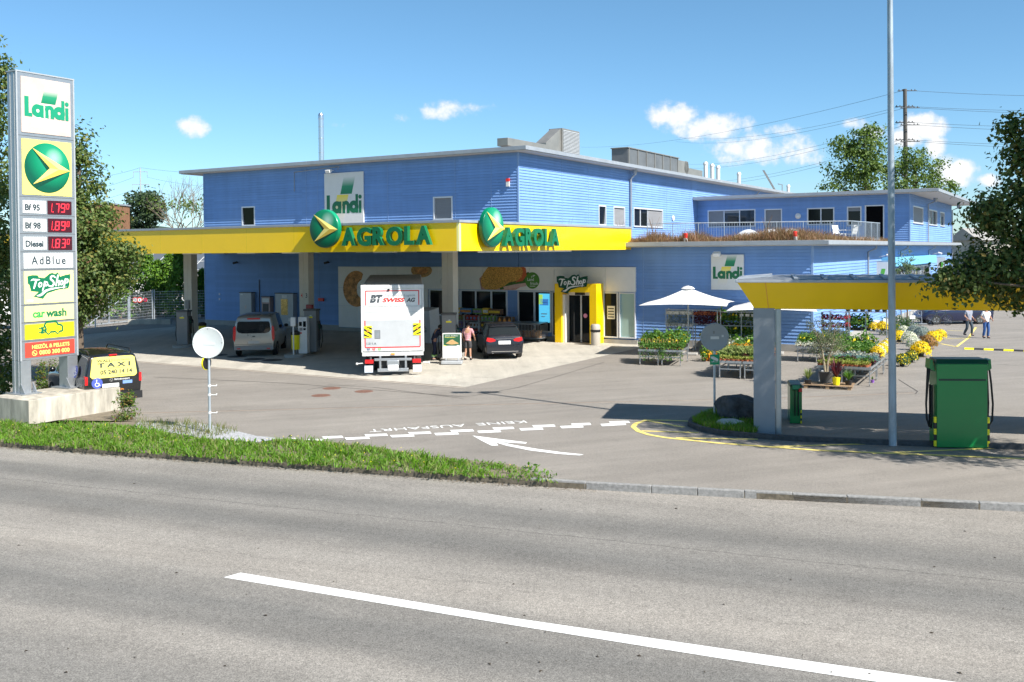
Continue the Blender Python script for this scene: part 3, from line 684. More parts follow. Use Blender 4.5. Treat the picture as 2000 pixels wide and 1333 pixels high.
for s in (8.2, ): b = MB(Matrix.Translation((s, OT - .05, 7.5)) @ Matrix.Rotation(R(90), 4, 'X')); b.lathe([(.22, 0), (.22, .06), (.16, .12), (0, .14)], 20); b.build('wall_lamp', M['white'], bld, smooth=40)
b = MB(Matrix.Translation((.05, 23.3, 7.4)) @ Matrix.Rotation(R(90), 4, 'Y')); b.lathe([(.2, 0), (.2, .06), (0, .1)], 18); b.build('wall_lamp', M['white'], bld, smooth=40)
# --- roofs
def roofslab(name, x0, y0, x1, y1, z, th, par):
    b = MB(); b.box(x0, y0, z, x1, y1, z + th, 0); b.box(x0 + .1, y0 + .1, z - .04, x1 - .1, y1 - .1, z - .002, 1); b.box(x0 + .25, y0 + .25, z + th, x1 - .25, y1 - .25, z + th + .03, 2)
    for k in range(1, int((x1 - x0) / 3)): x = x0 + 3 * k; b.box(x - .008, y0 - .004, z - .002, x + .008, y0 + .05, z + th + .004, 3)
    for k in range(1, int((y1 - y0) / 3)): y = y0 + 3 * k; b.box(x1 - .05, y - .008, z - .002, x1 + .004, y + .008, z + th + .004, 3)
    return b.build(name, [M['zinc'], M['soffit'], M['gravelroof'], M['steelpaint']], par, bevel=.012)
roof = roofslab('roof', -27.3, -.72, .92, 63, 10.60, .22, bld)
terr = roofslab('terrace_roof', .04, -.85, 17.25, 54, 5.16, .20, bld)
offr = roofslab('office_roof', .04, OT - 1.15, 18.4, 55, 8.98, .22, bld)
b = MB(); b.lathe([(.19, 0), (.19, 3.25), (.21, 3.27), (.21, 3.32), (.19, 3.34), (.19, 3.55), (.13, 3.68), (0, 3.7)], 18)
for z in (.9, 1.9, 2.7): b.lathe([(.195, z), (.20, z + .02), (.195, z + .04)], 18)
b.lathe([(.4, -.2), (.22, .08)], 18)
b.build('chimney', mat('stainless_flue', (.66, .67, .69), .22, .9), roof, loc=(-18.3, 4, 11.0), smooth=40)
# duct with cowl
b = MB(); b.box(-2.75, 2.2, 11.25, -2.0, 6.9, 11.72)
b.add([(-2.8, 6.9, 11.2), (-2.0, 6.9, 11.2), (-2.0, 8.9, 11.45), (-2.8, 8.9, 11.45), (-2.8, 6.9, 11.85), (-2.0, 6.9, 11.85), (-2.0, 8.9, 12.95), (-2.8, 8.9, 12.95)], [(0, 3, 2, 1), (4, 5, 6, 7), (0, 1, 5, 4), (1, 2, 6, 5), (2, 3, 7, 6), (3, 0, 4, 7)])
b.box(-2.9, 8.9, 11.42, -1.9, 11.4, 12.98); 
for y in (3, 6, 9.5, 11): b.cyl((-2.1, y, 10.85), (-2.1, y, 11.5), .03)
M['duct'] = mat('duct_metal', (.30, .29, .27), .45, .5, var=.12, vscale=1.5)
du = b.build('duct', M['duct'], roof, bevel=.012)
b = MB()
for k in range(16): z = 11.5 + k * .09; b.add([(-1.895, 9.0, z), (-1.895, 11.3, z), (-1.86, 11.3, z - .05), (-1.86, 9.0, z - .05), (-1.895, 9.0, z + .012), (-1.895, 11.3, z + .012)], [(3, 2, 5, 4), (0, 1, 2, 3)])
b.build('louvre', M['steelpaint'], du)
b = MB(); b.box(-2.3, 17.3, 11.05, -1.0, 27.2, 12.35)
for k in range(7): y = 17.4 + k * 1.6; b.box(-.998, y, 11.05, -.94, y + .09, 12.4, 1)
b.box(-2.35, 17.2, 12.35, -.92, 27.3, 12.42, 1)
du = b.build('duct', [mat('duct_dark', (.17, .18, .19), .5, .4, var=.15, vscale=1), M['duct']], roof, bevel=.01); du['label'] = 'long dark ribbed air unit'
b = MB(); 
for (y0, y1, h) in ((27.3, 29.6, 12.25), (29.6, 33.0, 11.75)): b.box(-2.1, y0, 11.0, -1.05, y1, h)
b.cyl((-2.1, 29.2, 11.75), (-1.05, 29.2, 11.75), .55, n=18); b.build('duct', M['duct'], roof, bevel=.01)
for t, h in ((34.2, 1.45), (35.9, 1.4), (37.5, 1.35), (43.5, 1.15), (61, .9)):
    b = MB(); b.lathe([(.17, 0), (.17, h), (.21, h + .02), (.21, h + .12), (.14, h + .26), (0, h + .28)], 14); b.build('vent_pipe', M['white'], roof, loc=(-1.2, t, 10.9), smooth=40)
b = MB(); b.tube([(.5, 50.5, 10.4), (.5, 45.6, 12.55)], .05); b.tube([(.5, 50.9, 10.4), (.5, 46.0, 12.55)], .05)
for k in range(8): y = 50.2 - k * .6; z = 10.55 + k * .262; b.tube([(.5, y, z), (.5, y + .4, z)], .03)
b.tube([(.6, 52, 9.6), (.6, 52, 11.5), (.6, 50.5, 11.5)], .05); b.build('ladder', M['alu'], roof)
# terrace things that are fixed to the roof: domes, planting, rail
for s in (12.86, 14.03, 15.08):
    b = MB(); b.box(-.58, -.58, 0, .58, .58, .2, 1)
    n = 10
    for i in range(n):
        for j in range(n):
            q = lambda a, c: (-.55 + 1.1 * a / n, -.55 + 1.1 * c / n, .205 + .36 * (math.sin(math.pi * a / n) * math.sin(math.pi * c / n)) ** .5)
            b.quad(q(i, j), q(i + 1, j), q(i + 1, j + 1), q(i, j + 1), 0)
    b.build('skylight', [mat('dome_acrylic', (.72, .74, .76), .12, spec=.6), M['white']], terr, loc=(s - .6, 3.0, 5.45), smooth=50)
P = np.concatenate([scatter([(.3, -.5), (16.6, -.5), (16.9, 2.2), (.3, 1.6)], 13000), scatter([(13.5, 0), (16.9, 0), (16.9, 19), (16.2, 19), (15.9, 9)], 4200)])
M['sedum'] = leafmat('dry_sedum', [(.20, .10, .055), (.28, .16, .09), (.14, .10, .04), (.33, .20, .12), (.16, .15, .05)], .25)
o = blades('roof_plants', P, 5.38, .34 * (1 + .5 * np.sin(P[:, 0] * 1.9 + 2 * np.sin(P[:, 0] * .7))), .022, M['sedum'], .9, .6); o.parent = terr; o['kind'] = 'stuff'
for s in (5.6, 7.5, 13.6, 2.3):
    b = MB(Matrix.Translation((s, 1.6, 5.35)))
    for k in range(9):
        a = random.uniform(0, 6.28); h = random.uniform(.9, 1.5); b.tube([(0, 0, 0), (.1 * math.cos(a), .1 * math.sin(a), h * .6), (.32 * math.cos(a), .32 * math.sin(a), h)], [.014, .01, .004], 4)
    b.build('dry_stalks', M['sedum'] if False else mat('dry_stalk', (.25, .16, .10), .9), terr)
b = MB(); yr = 4.6; zt, zb = 6.46, 5.85
rp = [(6.2, 3.8), (16.5, 7.8), (16.85, 14.0)]
for (x0, y0), (x1, y1) in zip(rp[:-1], rp[1:]):
    L_ = math.hypot(x1 - x0, y1 - y0); n = int(L_ / .14); b.tube([(x0, y0, zt), (x1, y1, zt)], .028, 6); b.tube([(x0, y0, zb - .35), (x1, y1, zb - .35)], .016, 5)
    for k in range(n + 1):
        x = x0 + (x1 - x0) * k / n; y = y0 + (y1 - y0) * k / n; p = k % 10 == 0
        b.box(x - (.02 if p else .007), y - (.02 if p else .007), 5.36, x + (.02 if p else .007), y + (.02 if p else .007), zt - .02)
for z in np.linspace(5.6, 6.3, 6): b.tube([(6.2, 3.8, z), (8.6, 4.73, z)], .006, 4)
b.build('railing', M['steel'], terr)
for s, t in ((10.05, -.35), (15.57, -.35), (.0, 0)):
    if s: b = MB(); b.lathe([(.10, 0), (.10, .2)], 12, 0); b.lathe([(.105, .2), (.105, .42), (.08, .45), (0, .46)], 12, 1); b.build('vent_cap', [M['white'], M['red']], terr, loc=(s, t, 5.36))
# --- downpipes
def pipe(pts, r=.055, par=None, hopper=None):
    b = MB(); b.tube(pts, r, 10)
    if hopper: x, y, z = hopper; b.lathe([(.09, -.1), (.17, .12), (.17, .3)], 12, c=(x, y, z))
    return b.build('downpipe', M['zinc'], par or bld, smooth=50)
pipe([(.45, 15.2, 10.5), (.45, 15.2, 10.25), (.14, 15.2, 9.95), (.14, 15.2, 5.45)], .075, hopper=(.45, 15.2, 10.3))
pipe([(.5, 44.5, 10.5), (.16, 44.5, 10.1), (.16, 44.5, 9.2)])
for t in (37.0, 52.6): pipe([(17.0, t, 8.9), (17.0, t, 8.7), (16.45, t, 8.45), (16.45, t, 5.45)], hopper=(17.0, t, 8.7))
for t in (12.6, 24.0, 37.4, 52.5): pipe([(16.9, t, 5.1), (16.9, t, 4.95), (16.45, t, 4.75), (16.45, t, .3)], .06)
# --- side windows under the pale blue awning
b = MB(); b.box(16.3, 17.5, 3.75, 16.9, 38.2, 4.35); b.build('awning_box', mat('pale_blue_awning', (.16, .48, .72), .5), bld, bevel=.02)
for i, (y0, y1) in enumerate([(17.6, 21.5), (21.9, 25.6), (26, 29.6), (30, 33.6), (34, 37.8)]): window(wallm(16.3, 0, True), y0, y1, 2.25, 3.55, mull=(.5,), blinds=((1, 1) if i == 0 else (.3, 0)), depth=.2)
b = MB(); b.box(16.31, 17.4, 2.0, 16.325, 38.3, 2.2); b.build('window_band', M['white'], bld)
# --- shop front panels
b = MB()
xs = [-13.3 + i * 1.56 for i in range(14)]; xs[-1] = 7.18
for a, c in zip(xs[:-1], xs[1:]):
    b.box(a + .006, -.10, 2.76, c - .006, 0, 4.08)
    if c < -6.2: b.box(a + .006, -.10, 1.62, c - .006, 0, 2.748); b.box(a + .006, -.10, .25, c - .006, 0, 1.608)
b.box(-7.06, -.10, .25, -6.3, 0, 2.748)
pan = b.build('facade_panel', M['whitepanel'], bld)
def shopwin(x0, x1, z0, z1, g='glass', n=1, lab=None):
    f = MB(); t = .07
    f.box(x0, -.13, z0, x0 + t, 0, z1); f.box(x1 - t, -.13, z0, x1, 0, z1); f.box(x0 + t, -.13, z0, x1 - t, 0, z0 + t); f.box(x0 + t, -.13, z1 - t, x1 - t, 0, z1)
    for k in range(1, n): c = x0 + (x1 - x0) * k / n; f.box(c - .04, -.125, z0 + t, c + .04, 0, z1 - t)
    o = f.build('shop_window', M['frame'], bld, bevel=.006)
    for k in range(n):
        a = x0 + (x1 - x0) * k / n + .06; c = x0 + (x1 - x0) * (k + 1) / n - .06
        q = MB(); q.quad((a, -.06, z0 + t), (c, -.06, z0 + t), (c, -.06, z1 - t), (a, -.06, z1 - t)); q.build('pane', M[g], o)
    if lab: o['label'] = lab
    return o
shopwin(-6.2, -4.0, 1.2, 2.74, n=2); shopwin(-3.95, -.75, 1.2, 2.74, n=3)
b = MB(); b.box(-6.2, -.08, .22, -.75, 0, 1.18); b.build('facade_panel', M['plinthgray'], bld)
sw = shopwin(-.05, 2.1, .45, 2.74, n=2); shopwin(2.15, 2.86, .25, 2.74); shopwin(5.28, 6.15, .3, 2.74, n=1); shopwin(6.2, 7.16, .3, 2.74, 'frost', lab='frosted glass panel at the right end')
b = MB(); b.box(1.36, -.16, 1.0, 2.02, -.125, 2.6, 0); b.box(1.42, -.165, 1.95, 1.96, -.1605, 2.3, 1); b.box(1.36, -.165, 2.0, 1.6, -.1605, 2.55, 2); b.lathe([(.16, 0), (.16, .01)], 12, 3, c=(1.75, -.17, 2.1)); b.box(1.5, -.165, 1.45, 1.88, -.1605, 1.5, 4); b.box(1.5, -.165, 1.3, 1.75, -.1605, 1.34, 4)
b.build('advert_screen', [mat('screen_cyan', (.10, .55, .85), .3, emit=.5), mat('screen_blue', (.05, .22, .6), .3, emit=.4), mat('screen_lime', (.45, .75, .12), .3, emit=.4), M['inkblue'], M['white']], sw)
# yellow portal with sliding door
b = MB(); b.box(2.78, -.95, .0, 3.2, 0, 3.2); b.box(4.88, -.95, .0, 5.3, 0, 3.2); b.box(3.2, -.95, 2.74, 4.88, 0, 3.2)
po = b.build('portal', M['yellow'], bld, bevel=.012)
dr = MB(); dr.box(3.2, -.30, 0, 3.28, -.15, 2.74); dr.box(4.8, -.30, 0, 4.88, -.15, 2.74); dr.box(3.28, -.30, 2.55, 4.8, -.15, 2.74); dr.box(4.0, -.28, 0, 4.035, -.2, 2.55); dr.box(4.045, -.28, 0, 4.08, -.2, 2.55); dr.box(3.2, -.8, 0.01, 3.34, -.32, 2.6, 0)
dr = dr.build('sliding_door', M['white'], bld)
for a, c in ((3.29, 4.0), (4.08, 4.8)): q = MB(); q.quad((a, -.24, .03), (c, -.24, .03), (c, -.24, 2.54), (a, -.24, 2.54)); q.build('pane', M['glass'], dr)
b = MB(); b.box(3.85, -.62, 2.58, 4.3, -.32, 2.72); b.build('door_sensor', M['black'], dr)
b = MB(Matrix.Translation((4.3, -.285, 1.45)) @ Matrix.Rotation(R(90), 4, 'X')); b.lathe([(.12, 0), (.12, .004), (0, .004)], 18); b.build('door_sticker', mat('pink_sticker', (.8, .3, .45), .5), dr)
for (x0, x1, z0, z1) in ((2.3, 2.72, 1.55, 1.9),): b = MB(); b.box(x0, -.07, z0, x1, -.062, z1, 0); b.box(x0 + .06, -.073, z0 + .12, x1 - .06, -.0705, z0 + .24, 1); b.build('notice', [M['white'], M['greendark']], bld)
b = MB(); b.box(5.5, -.07, 1.3, 5.95, -.062, 2.0, 0)
for k in range(4): b.box(5.55, -.073, 1.38 + k * .15, 5.9, -.0705, 1.44 + k * .15, 1)
b.build('notice', [M['white'], M['ink']], bld)
# food pictures printed on the panels (thin printed foils)
def crust(name, a, c, sc=7): return mat(name, a, .6, var=.55, vscale=sc, col2=c, bump=.2, bscale=14)
M['croissant'] = crust('croissant_print', (.40, .15, .035), (.58, .27, .08), 5); M['bread'] = crust('bread_print', (.30, .17, .05), (.50, .28, .09), 9)
b = MB(); pts = []
for i in range(31):
    a = R(70 + 215 * i / 30); w = .22 + .46 * math.sin(math.pi * i / 30) ** .7; pts.append((a, w))
for (a0, w0), (a1, w1) in zip(pts[:-1], pts[1:]):
    g = lambda a, r: (-11.6 + math.cos(a) * r, 2.68 + math.sin(a) * r * 1.0)
    b.prism([g(a0, .85 - w0), g(a0, .85 + w0 * .65), g(a1, .85 + w1 * .65), g(a1, .85 - w1)], -.104, -.1015)
b.build('food_picture', M['croissant'], bld)['label'] = 'croissant printed across the white panels'
b = MB(); e = [(-6.75 + .78 * math.cos(a), 3.86 + .42 * math.sin(a)) for a in np.linspace(0, 2 * math.pi, 30)[:-1]]; e = [(x, min(z, 4.075)) for x, z in e]; b.prism(e, -.104, -.1015)
b.prism([(x * .6 - 2.7, (z - 3.86) * .6 + 3.86) for x, z in e], -.107, -.1045, 1)
b.build('food_picture', [M['bread'], M['croissant']], bld)['label'] = 'round loaf printed at the panel top'
b = MB()
b.prism([(-2.62, 3.4), (-2.4, 3.6), (-2.5, 2.77), (-.2, 2.77), (.9, 3.35), (.7, 3.75), (-2.0, 3.2)], -.103, -.1015, 1)     # ham and paper
b.prism([(-1.2, 2.78), (.55, 3.1), (1.0, 3.55), (.65, 3.8), (-.4, 3.35), (-1.3, 3.0)], -.1055, -.1035, 2)                     # lettuce
b.prism([(-.9, 2.775), (.5, 3.0), (.6, 3.2), (-.2, 3.1), (-1.0, 2.95)], -.1075, -.106, 3)
o_ = [(-2.45, 2.95), (-2.2, 2.78), (-1.5, 2.775), (-1.0, 2.95), (-.6, 3.2), (-.05, 3.3), (.25, 3.5), (.35, 3.8), (.2, 4.07), (-2.0, 4.07), (-2.35, 3.7), (-2.52, 3.3)]
b.prism(o_, -.110, -.108, 0)
b.prism([(-.2, 3.2), (.3, 3.3), (.55, 3.6), (.5, 4.0), (.38, 4.07), (.2, 4.07), (.33, 3.8), (.22, 3.5)], -.112, -.1105, 4)
b.build('food_picture', [crust('seeded_bread_print', (.42, .16, .02), (.70, .36, .08), 16), mat('ham_print', (.60, .32, .26), .6, var=.2, vscale=6), mat('lettuce_print', (.05, .14, .02), .6, var=.7, vscale=10), mat('ham_pale_print', (.66, .44, .38), .6, var=.15), mat('tomato_print', (.55, .12, .03), .5, var=.2)], bld)['label'] = 'seeded sandwich with ham and lettuce printed on the panels'
b = MB(); b.prism(arc(.92, 3.32, .46, 0, 2 * math.pi, 36)[:-1], -.115, -.1135, 0)
text_fit(b, 'Land', .60, 1.02, 3.30, .17, -.1155, .002, .01, mi=1); text_fit(b, 'frisch', .78, 1.28, 3.08, .16, -.1155, .002, .01, mi=1); b.prism([(.95, 3.5), (1.12, 3.62), (1.0, 3.64)], -.117, -.1155, 1); b.prism([(.84, 3.5), (.94, 3.64), (.9, 3.48)], -.117, -.1155, 1); b.box(.75, -.117, 2.99, 1.1, -.1155, 3.02, 1)
b.build('round_sticker', [mat('sticker_green', (.08, .24, .03), .5), M['white']], bld)
# pale bun and jug picture right of the loaf
b = MB(); e = [(-4.9 + .5 * math.cos(a), 3.2 + .36 * math.sin(a)) for a in np.linspace(0, 2 * math.pi, 24)[:-1]]; b.prism(e, -.104, -.1015, 0); b.prism([(x * .7 - 1.47, (z - 3.2) * .7 + 3.2) for x, z in e], -.1065, -.1045, 1)
b.build('food_picture', [mat('cup_print', (.62, .60, .57), .5, var=.08), mat('cup_inner_print', (.50, .49, .47), .5)], bld)['label'] = 'pale coffee cup printed above the windows'
# small fixed items on the shaded wall
for x in (-24.2,):
    for z in (2.1, 1.75): b = MB(); b.box(x, -.06, z, x + .12, -.03, z + .12); b.build('wall_socket', M['white'], bld)
b = MB(); b.tube([(-20.3, -.05, .35), (-20.3, -.05, 3.2)], .03, 6); b.build('conduit', M['darkgray'], bld)
for x, z in ((-22.3, 4.35), (-14.1, 4.35)):
    b = MB(); b.tube([(x, 0, z), (x, -.25, z)], .03, 6); b.cyl((x - .16, -.32, z - .05), (x + .12, -.22, z + .02), .075); b.build('camera', M['black'], bld)
b = MB(); b.box(-15.0, -.12, 1.85, -14.55, -.03, 2.05); b.build('wall_box', M['red'], bld)
b = MB(); b.tube([(-17.0, -.05, 9.0), (-17.0, -.05, 10.25), (-13.2, -.05, 10.42), (-12.9, -.35, 10.35), (-12.9, -.5, 10.2)], .025, 6); b.build('cable_conduit', M['zinc'], bld)
b = MB(Matrix.Translation((-.65, -.06, 8.8))); b.box(-.1, -.06, -.16, .1, .04, .12, 0); b.box(-.1, -.07, .12, .1, .04, .3, 1); b.build('alarm_lamp', [M['white'], M['red']], bld)
# ------------------------------------------------------------------ logos as geometry
def gradmat(name, stops, z0, z1, axis=2, rough=.4):
    m = bpy.data.materials.new(name); m.use_nodes = True; n = m.node_tree.nodes; l = m.node_tree.links; b = n['Principled BSDF']
    tc = n.new('ShaderNodeTexCoord'); s = n.new('ShaderNodeSeparateXYZ'); l.new(tc.outputs['Object'], s.inputs[0])
    r = n.new('ShaderNodeMapRange'); r.inputs[1].default_value = z0; r.inputs[2].default_value = z1; l.new(s.outputs[axis], r.inputs[0])
    c = n.new('ShaderNodeValToRGB'); l.new(r.outputs[0], c.inputs[0]); e = c.color_ramp.elements
    while len(e) < len(stops): e.new(.5)
    for i, (p, k) in enumerate(stops): e[i].position = p; e[i].color = (*k, 1)
    l.new(c.outputs[0], b.inputs['Base Color']); b.inputs['Roughness'].default_value = rough; return m
def landi_letters(b, x0, x1, z0, y0, y1, mi):
    k = (x1 - x0) / 3.62; st = .34; cnt = [0]
    def B(xa, za, xb, zb): cnt[0] += 1; b.box(x0 + xa * k, y0 - .0004 * cnt[0], z0 + za * k, x0 + xb * k, y1, z0 + zb * k, mi)
    def RG(cx, cz, ro, ri, a0=0, a1=2 * math.pi): cnt[0] += 1; ringseg(b, x0 + cx * k, z0 + cz * k, ro * k, ri * k, a0, a1, y0 - .0004 * cnt[0], y1, mi)
    B(0, 0, st, 1.5); B(st, 0, .62, .27)
    RG(1.08, .5, .5, .13); B(1.29, 0, 1.57, .96)
    B(1.68, 0, 1.97, .96); RG(2.05, .62, .385, .07, 0, math.pi); B(2.14, 0, 2.435, .62); RG(2.0, .6, .36, .09, math.pi * .5, math.pi)
    RG(2.86, .5, .5, .13); B(3.06, 0, 3.33 - .01, 1.5)
    B(3.40, 0, 3.66, .98); RG(3.53, 1.28, .165, .001)
def landi_sign(name, w, h, label, parent=None, m=Matrix(), aged=False, faded=False, lamp=False, slim=False):
    """white board, local x along the wall, z up from the lower edge, front towards -y; built under its own empty"""
    r = parent or thing(name, label, 'sign')
    b = MB(m); b.box(0, -.08, 0, w, 0, h); b.build('board', M['signpink'] if aged else M['white'], r, bevel=.006)
    lw = w * .88 if not slim else w * .8; x0 = (w - lw) / 2; k = lw / 3.62; zb = h * (.295 if aged else .31); mz = m.translation.z; g0, g1_ = (1.12, 2.3) if aged else (1.55, 2.95)
    sx = lambda x, z: (x0 + (x + .27 * (z - 0)) * k, zb + z * k)
    g1 = [sx(1.05, g0), sx(2.25, g0), sx(2.25, g1_), sx(1.05, g1_)]
    b = MB(m); b.prism(g1, -.084, -.0805)
    W_ = (.7, .69, .68) if not aged else (.68, .60, .56)
    b.build('logo_green', gradmat('logo_green_fade', [(0, (.002, .19, .085)), (.45, (.02, .26, .13)), (1, W_)], mz + zb + g0 * k, mz + zb + g1_ * k), r)
    g2 = [sx(.72, -.75), sx(1.92, -.75), sx(1.92, g0 - .05), sx(.72, g0 - .05)]
    b = MB(m); b.prism(g2, -.0835, -.0805)
    yel = (.86, .70, .04) if not aged else (.84, .78, .60)
    b.build('logo_yellow', gradmat('logo_yellow_fade', [(0, (.7, .69, .68) if not aged else (.76, .74, .72)), (.35, (.72, .69, .58) if not aged else (.75, .72, .66)), (1, yel)], mz + zb - .75 * k, mz + zb + g0 * k), r)
    b = MB(m); landi_letters(b, x0, x0 + lw, zb, -.0875, -.0805, 0); b.build('lettering', M['green'] if not aged else mat('aged_green', (.01, .27, .14), .4), r)
    return r
def emblem(r, mtx, rad, parent, name='emblem', flat=False):
    """green round emblem with folded arrow; mtx maps local (x right, z up, -y front)"""
    b = MB(mtx @ STAND @ Matrix.Diagonal((rad, rad, rad, 1)))
    bulge = .05 if not flat else .012; rim = .22 if not flat else .01
    b.lathe([(1.0, 0), (1.0, rim * .8), (.985, rim)] + [(math.cos(a) * .985, rim + bulge * math.sin(a)) for a in np.linspace(.12, math.pi / 2, 8)], 48)
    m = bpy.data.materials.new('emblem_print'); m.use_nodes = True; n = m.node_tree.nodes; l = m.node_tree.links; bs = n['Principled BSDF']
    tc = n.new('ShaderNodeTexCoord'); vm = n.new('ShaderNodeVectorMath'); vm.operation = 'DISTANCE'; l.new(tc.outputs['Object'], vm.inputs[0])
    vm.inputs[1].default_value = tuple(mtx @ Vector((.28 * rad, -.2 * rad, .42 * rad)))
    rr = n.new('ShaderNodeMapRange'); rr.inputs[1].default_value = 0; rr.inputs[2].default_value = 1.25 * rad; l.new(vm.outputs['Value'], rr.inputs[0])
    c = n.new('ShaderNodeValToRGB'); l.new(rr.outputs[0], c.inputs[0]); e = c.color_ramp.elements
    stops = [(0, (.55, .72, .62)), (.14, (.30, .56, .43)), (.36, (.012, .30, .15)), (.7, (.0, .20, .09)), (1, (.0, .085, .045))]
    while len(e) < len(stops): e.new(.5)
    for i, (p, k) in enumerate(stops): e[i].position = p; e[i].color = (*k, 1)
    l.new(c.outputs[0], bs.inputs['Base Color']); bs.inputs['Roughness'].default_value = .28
    o = b.build(name, m, parent, smooth=40)
    y = lambda q: -rad * (rim + bulge * math.sqrt(max(0, 1 - min(1, (q[0] ** 2 + q[1] ** 2) / .97))) + .010)
    ya = lambda q: -rad * (rim + bulge + .006)
    b = MB(mtx)
    P = lambda x, z, up=0: (x * rad, ya((x, z)) - up * rad, z * rad)
    U, T_, D_, N_, F_ = P(-.67, .76), P(.985, -.06), P(-.655, -.68), P(.08, .0, .02), P(.48, -.03, .05 if not flat else .02)
    b.add([U, T_, F_], [(0, 2, 1)], 0); b.add([U, F_, N_], [(0, 2, 1)], 1); b.add([D_, T_, F_], [(0, 1, 2)], 1); b.add([D_, N_, F_], [(0, 2, 1)], 0)
    b.build('arrow', [M['goldlight'], M['gold'] if not flat else M['gold']], o)
    b = MB(mtx); q = lambda x, z: (x * rad, y((x, z)) + .006 * rad, z * rad)
    def tri(a, c, d):
        n_ = 6
        for i in range(n_):
            for j in range(n_ - i):
                f = lambda i, j: q(a[0] + (c[0] - a[0]) * i / n_ + (d[0] - a[0]) * j / n_, a[1] + (c[1] - a[1]) * i / n_ + (d[1] - a[1]) * j / n_)
                b.add([f(i, j), f(i + 1, j), f(i, j + 1)], [(0, 1, 2)])
                if i + j < n_ - 1: b.add([f(i + 1, j), f(i + 1, j + 1), f(i, j + 1)], [(0, 1, 2)])
    tri((-.67, .74), (-.04, -.10), (.1, .0)); b.build('arrow_shade_print', M['greendark'], o); b = MB(mtx); tri((-.655, -.68), (-.48, -.83), (.95, -.08)); b.build('arrow_shade_print', M['greendark'], o)
    return o
def ag_letters(root, mtx, x0, x1, z0, h, depth, m):
    ws = [('A', .80), ('G', .80), ('R', .66), ('O', .90), ('L', .52), ('A', .80)]; gap = .10
    tot = sum(w for _, w in ws) + gap * 5; k = (x1 - x0) / tot; x = x0
    for ch, w in ws:
        b = MB(mtx); text_fit(b, ch, x, x + w * k, z0 - (.02 * h if ch in 'GO' else 0), h, -depth / 2 - .05, depth, .045); x += (w + gap) * k
        b.build('letter', m, root)

# ------------------------------------------------------------------ fuel canopy
CO = bw(6.95, -16.25)
can = thing('fuel_canopy', 'wide flat fuel station canopy with yellow fascia on three grey columns', 'canopy', tuple(CO), AL)
XL, YB = -31.2, 16.1
b = MB(); b.box(XL, 0, 5.0, -.12, .12, 6.1, 0); b.box(-.12, .12, 5.0, 0, YB, 6.1, 0); b.box(XL, .12, 5.0, XL + .12, YB, 6.1, 0)
b.add([(-.12, 0, 5.0), (-.012, .0, 5.0), (0, .012, 5.0), (0, .12, 5.0), (-.12, .12, 5.0), (-.12, 0, 6.1), (-.012, .0, 6.1), (0, .012, 6.1), (0, .12, 6.1), (-.12, .12, 6.1)], [(0, 1, 6, 5), (1, 2, 7, 6), (2, 3, 8, 7), (4, 3, 2, 1, 0), (5, 6, 7, 8, 9)], 1)
fa = b.build('fascia', [M['yellow'], M['palecorner']], can)
b = MB()
for k in range(1, 11): x = -2.85 * k; b.box(x - .006, -.0025, 5.0, x + .006, .01, 6.1)
for k in range(1, 6): y = 2.9 * k; b.box(-.01, y - .006, 5.0, .0025, y + .006, 6.1)
b.build('panel_seam', mat('seam_yellow', (.60, .45, .01), .6), fa)
b = MB(); b.box(XL - .05, -.05, 6.1, .05, .22, 6.2); b.box(-.22, .22, 6.1, .05, YB, 6.2); b.box(XL - .05, .22, 6.1, XL + .22, YB, 6.2); b.build('coping', M['zinc'], can, bevel=.008)
b = MB(); b.box(XL + .12, .12, 5.03, -.12, YB, 5.09, 0); b.box(XL + .12, .12, 5.85, -.12, YB, 5.9, 1)
for k in range(1, 8): b.box(XL + .12, k * 2, 5.02, -.12, k * 2 + .02, 5.029, 2)
b.build('ceiling', [mat('canopy_ceiling', (.30, .29, .27), .6, var=.04), M['gravelroof'], M['midgray']], can)
for x in (-3.2, -6.4, -12, -15, -19, -23, -27):
    for y in (3.5, 12.5):
        b = MB(); b.box(x - .6, y - .12, 4.95, x + .6, y + .12, 5.03); b.build('ceiling_light', M['white'], can, bevel=.01)
for y0, y1 in ((1.5, 9.5),): b = MB(); b.box(-.16, y0, 4.93, -.1, y1, 4.995); b.build('light_rail', M['white'], can)
for i, (s, t) in enumerate(((-17.75, -8.0), (-8.75, -7.85), (.72, -7.9))):
    x, y = s - 6.95, t + 16.25
    b = MB(); b.box(x - .33, y - .22, 0.005, x - .005, y + .22, 5.03); b.box(x + .005, y - .22, .005, x + .33, y + .22, 5.03); b.box(x - .3, y - .19, .005, x + .3, y + .2, 5.02)
    c = b.build('column', mat('column_beige', (.62, .58, .50), .5, var=.04) if i == 0 else M_col, can, bevel=.006)
    if i == 0: M_col = c.data.materials[0]
    if i == 1:
        b = MB(); text_fit(b, '4', x - .22, x - .10, 2.55, .24, y - .222, .004, .01, mi=0); text_fit(b, '3', x + .12, x + .24, 2.55, .24, y - .222, .004, .01, mi=1); b.build('number', [M['red'], M['ink']], c)
    if i == 0: b = MB(); b.box(x - .12, y - .32, 1.75, x + .18, y - .222, 2.25); b.tube([(x + .03, y - .26, 1.75), (x + .03, y - .26, .1)], .03, 6); b.build('junction_box', M['midgray'], c)
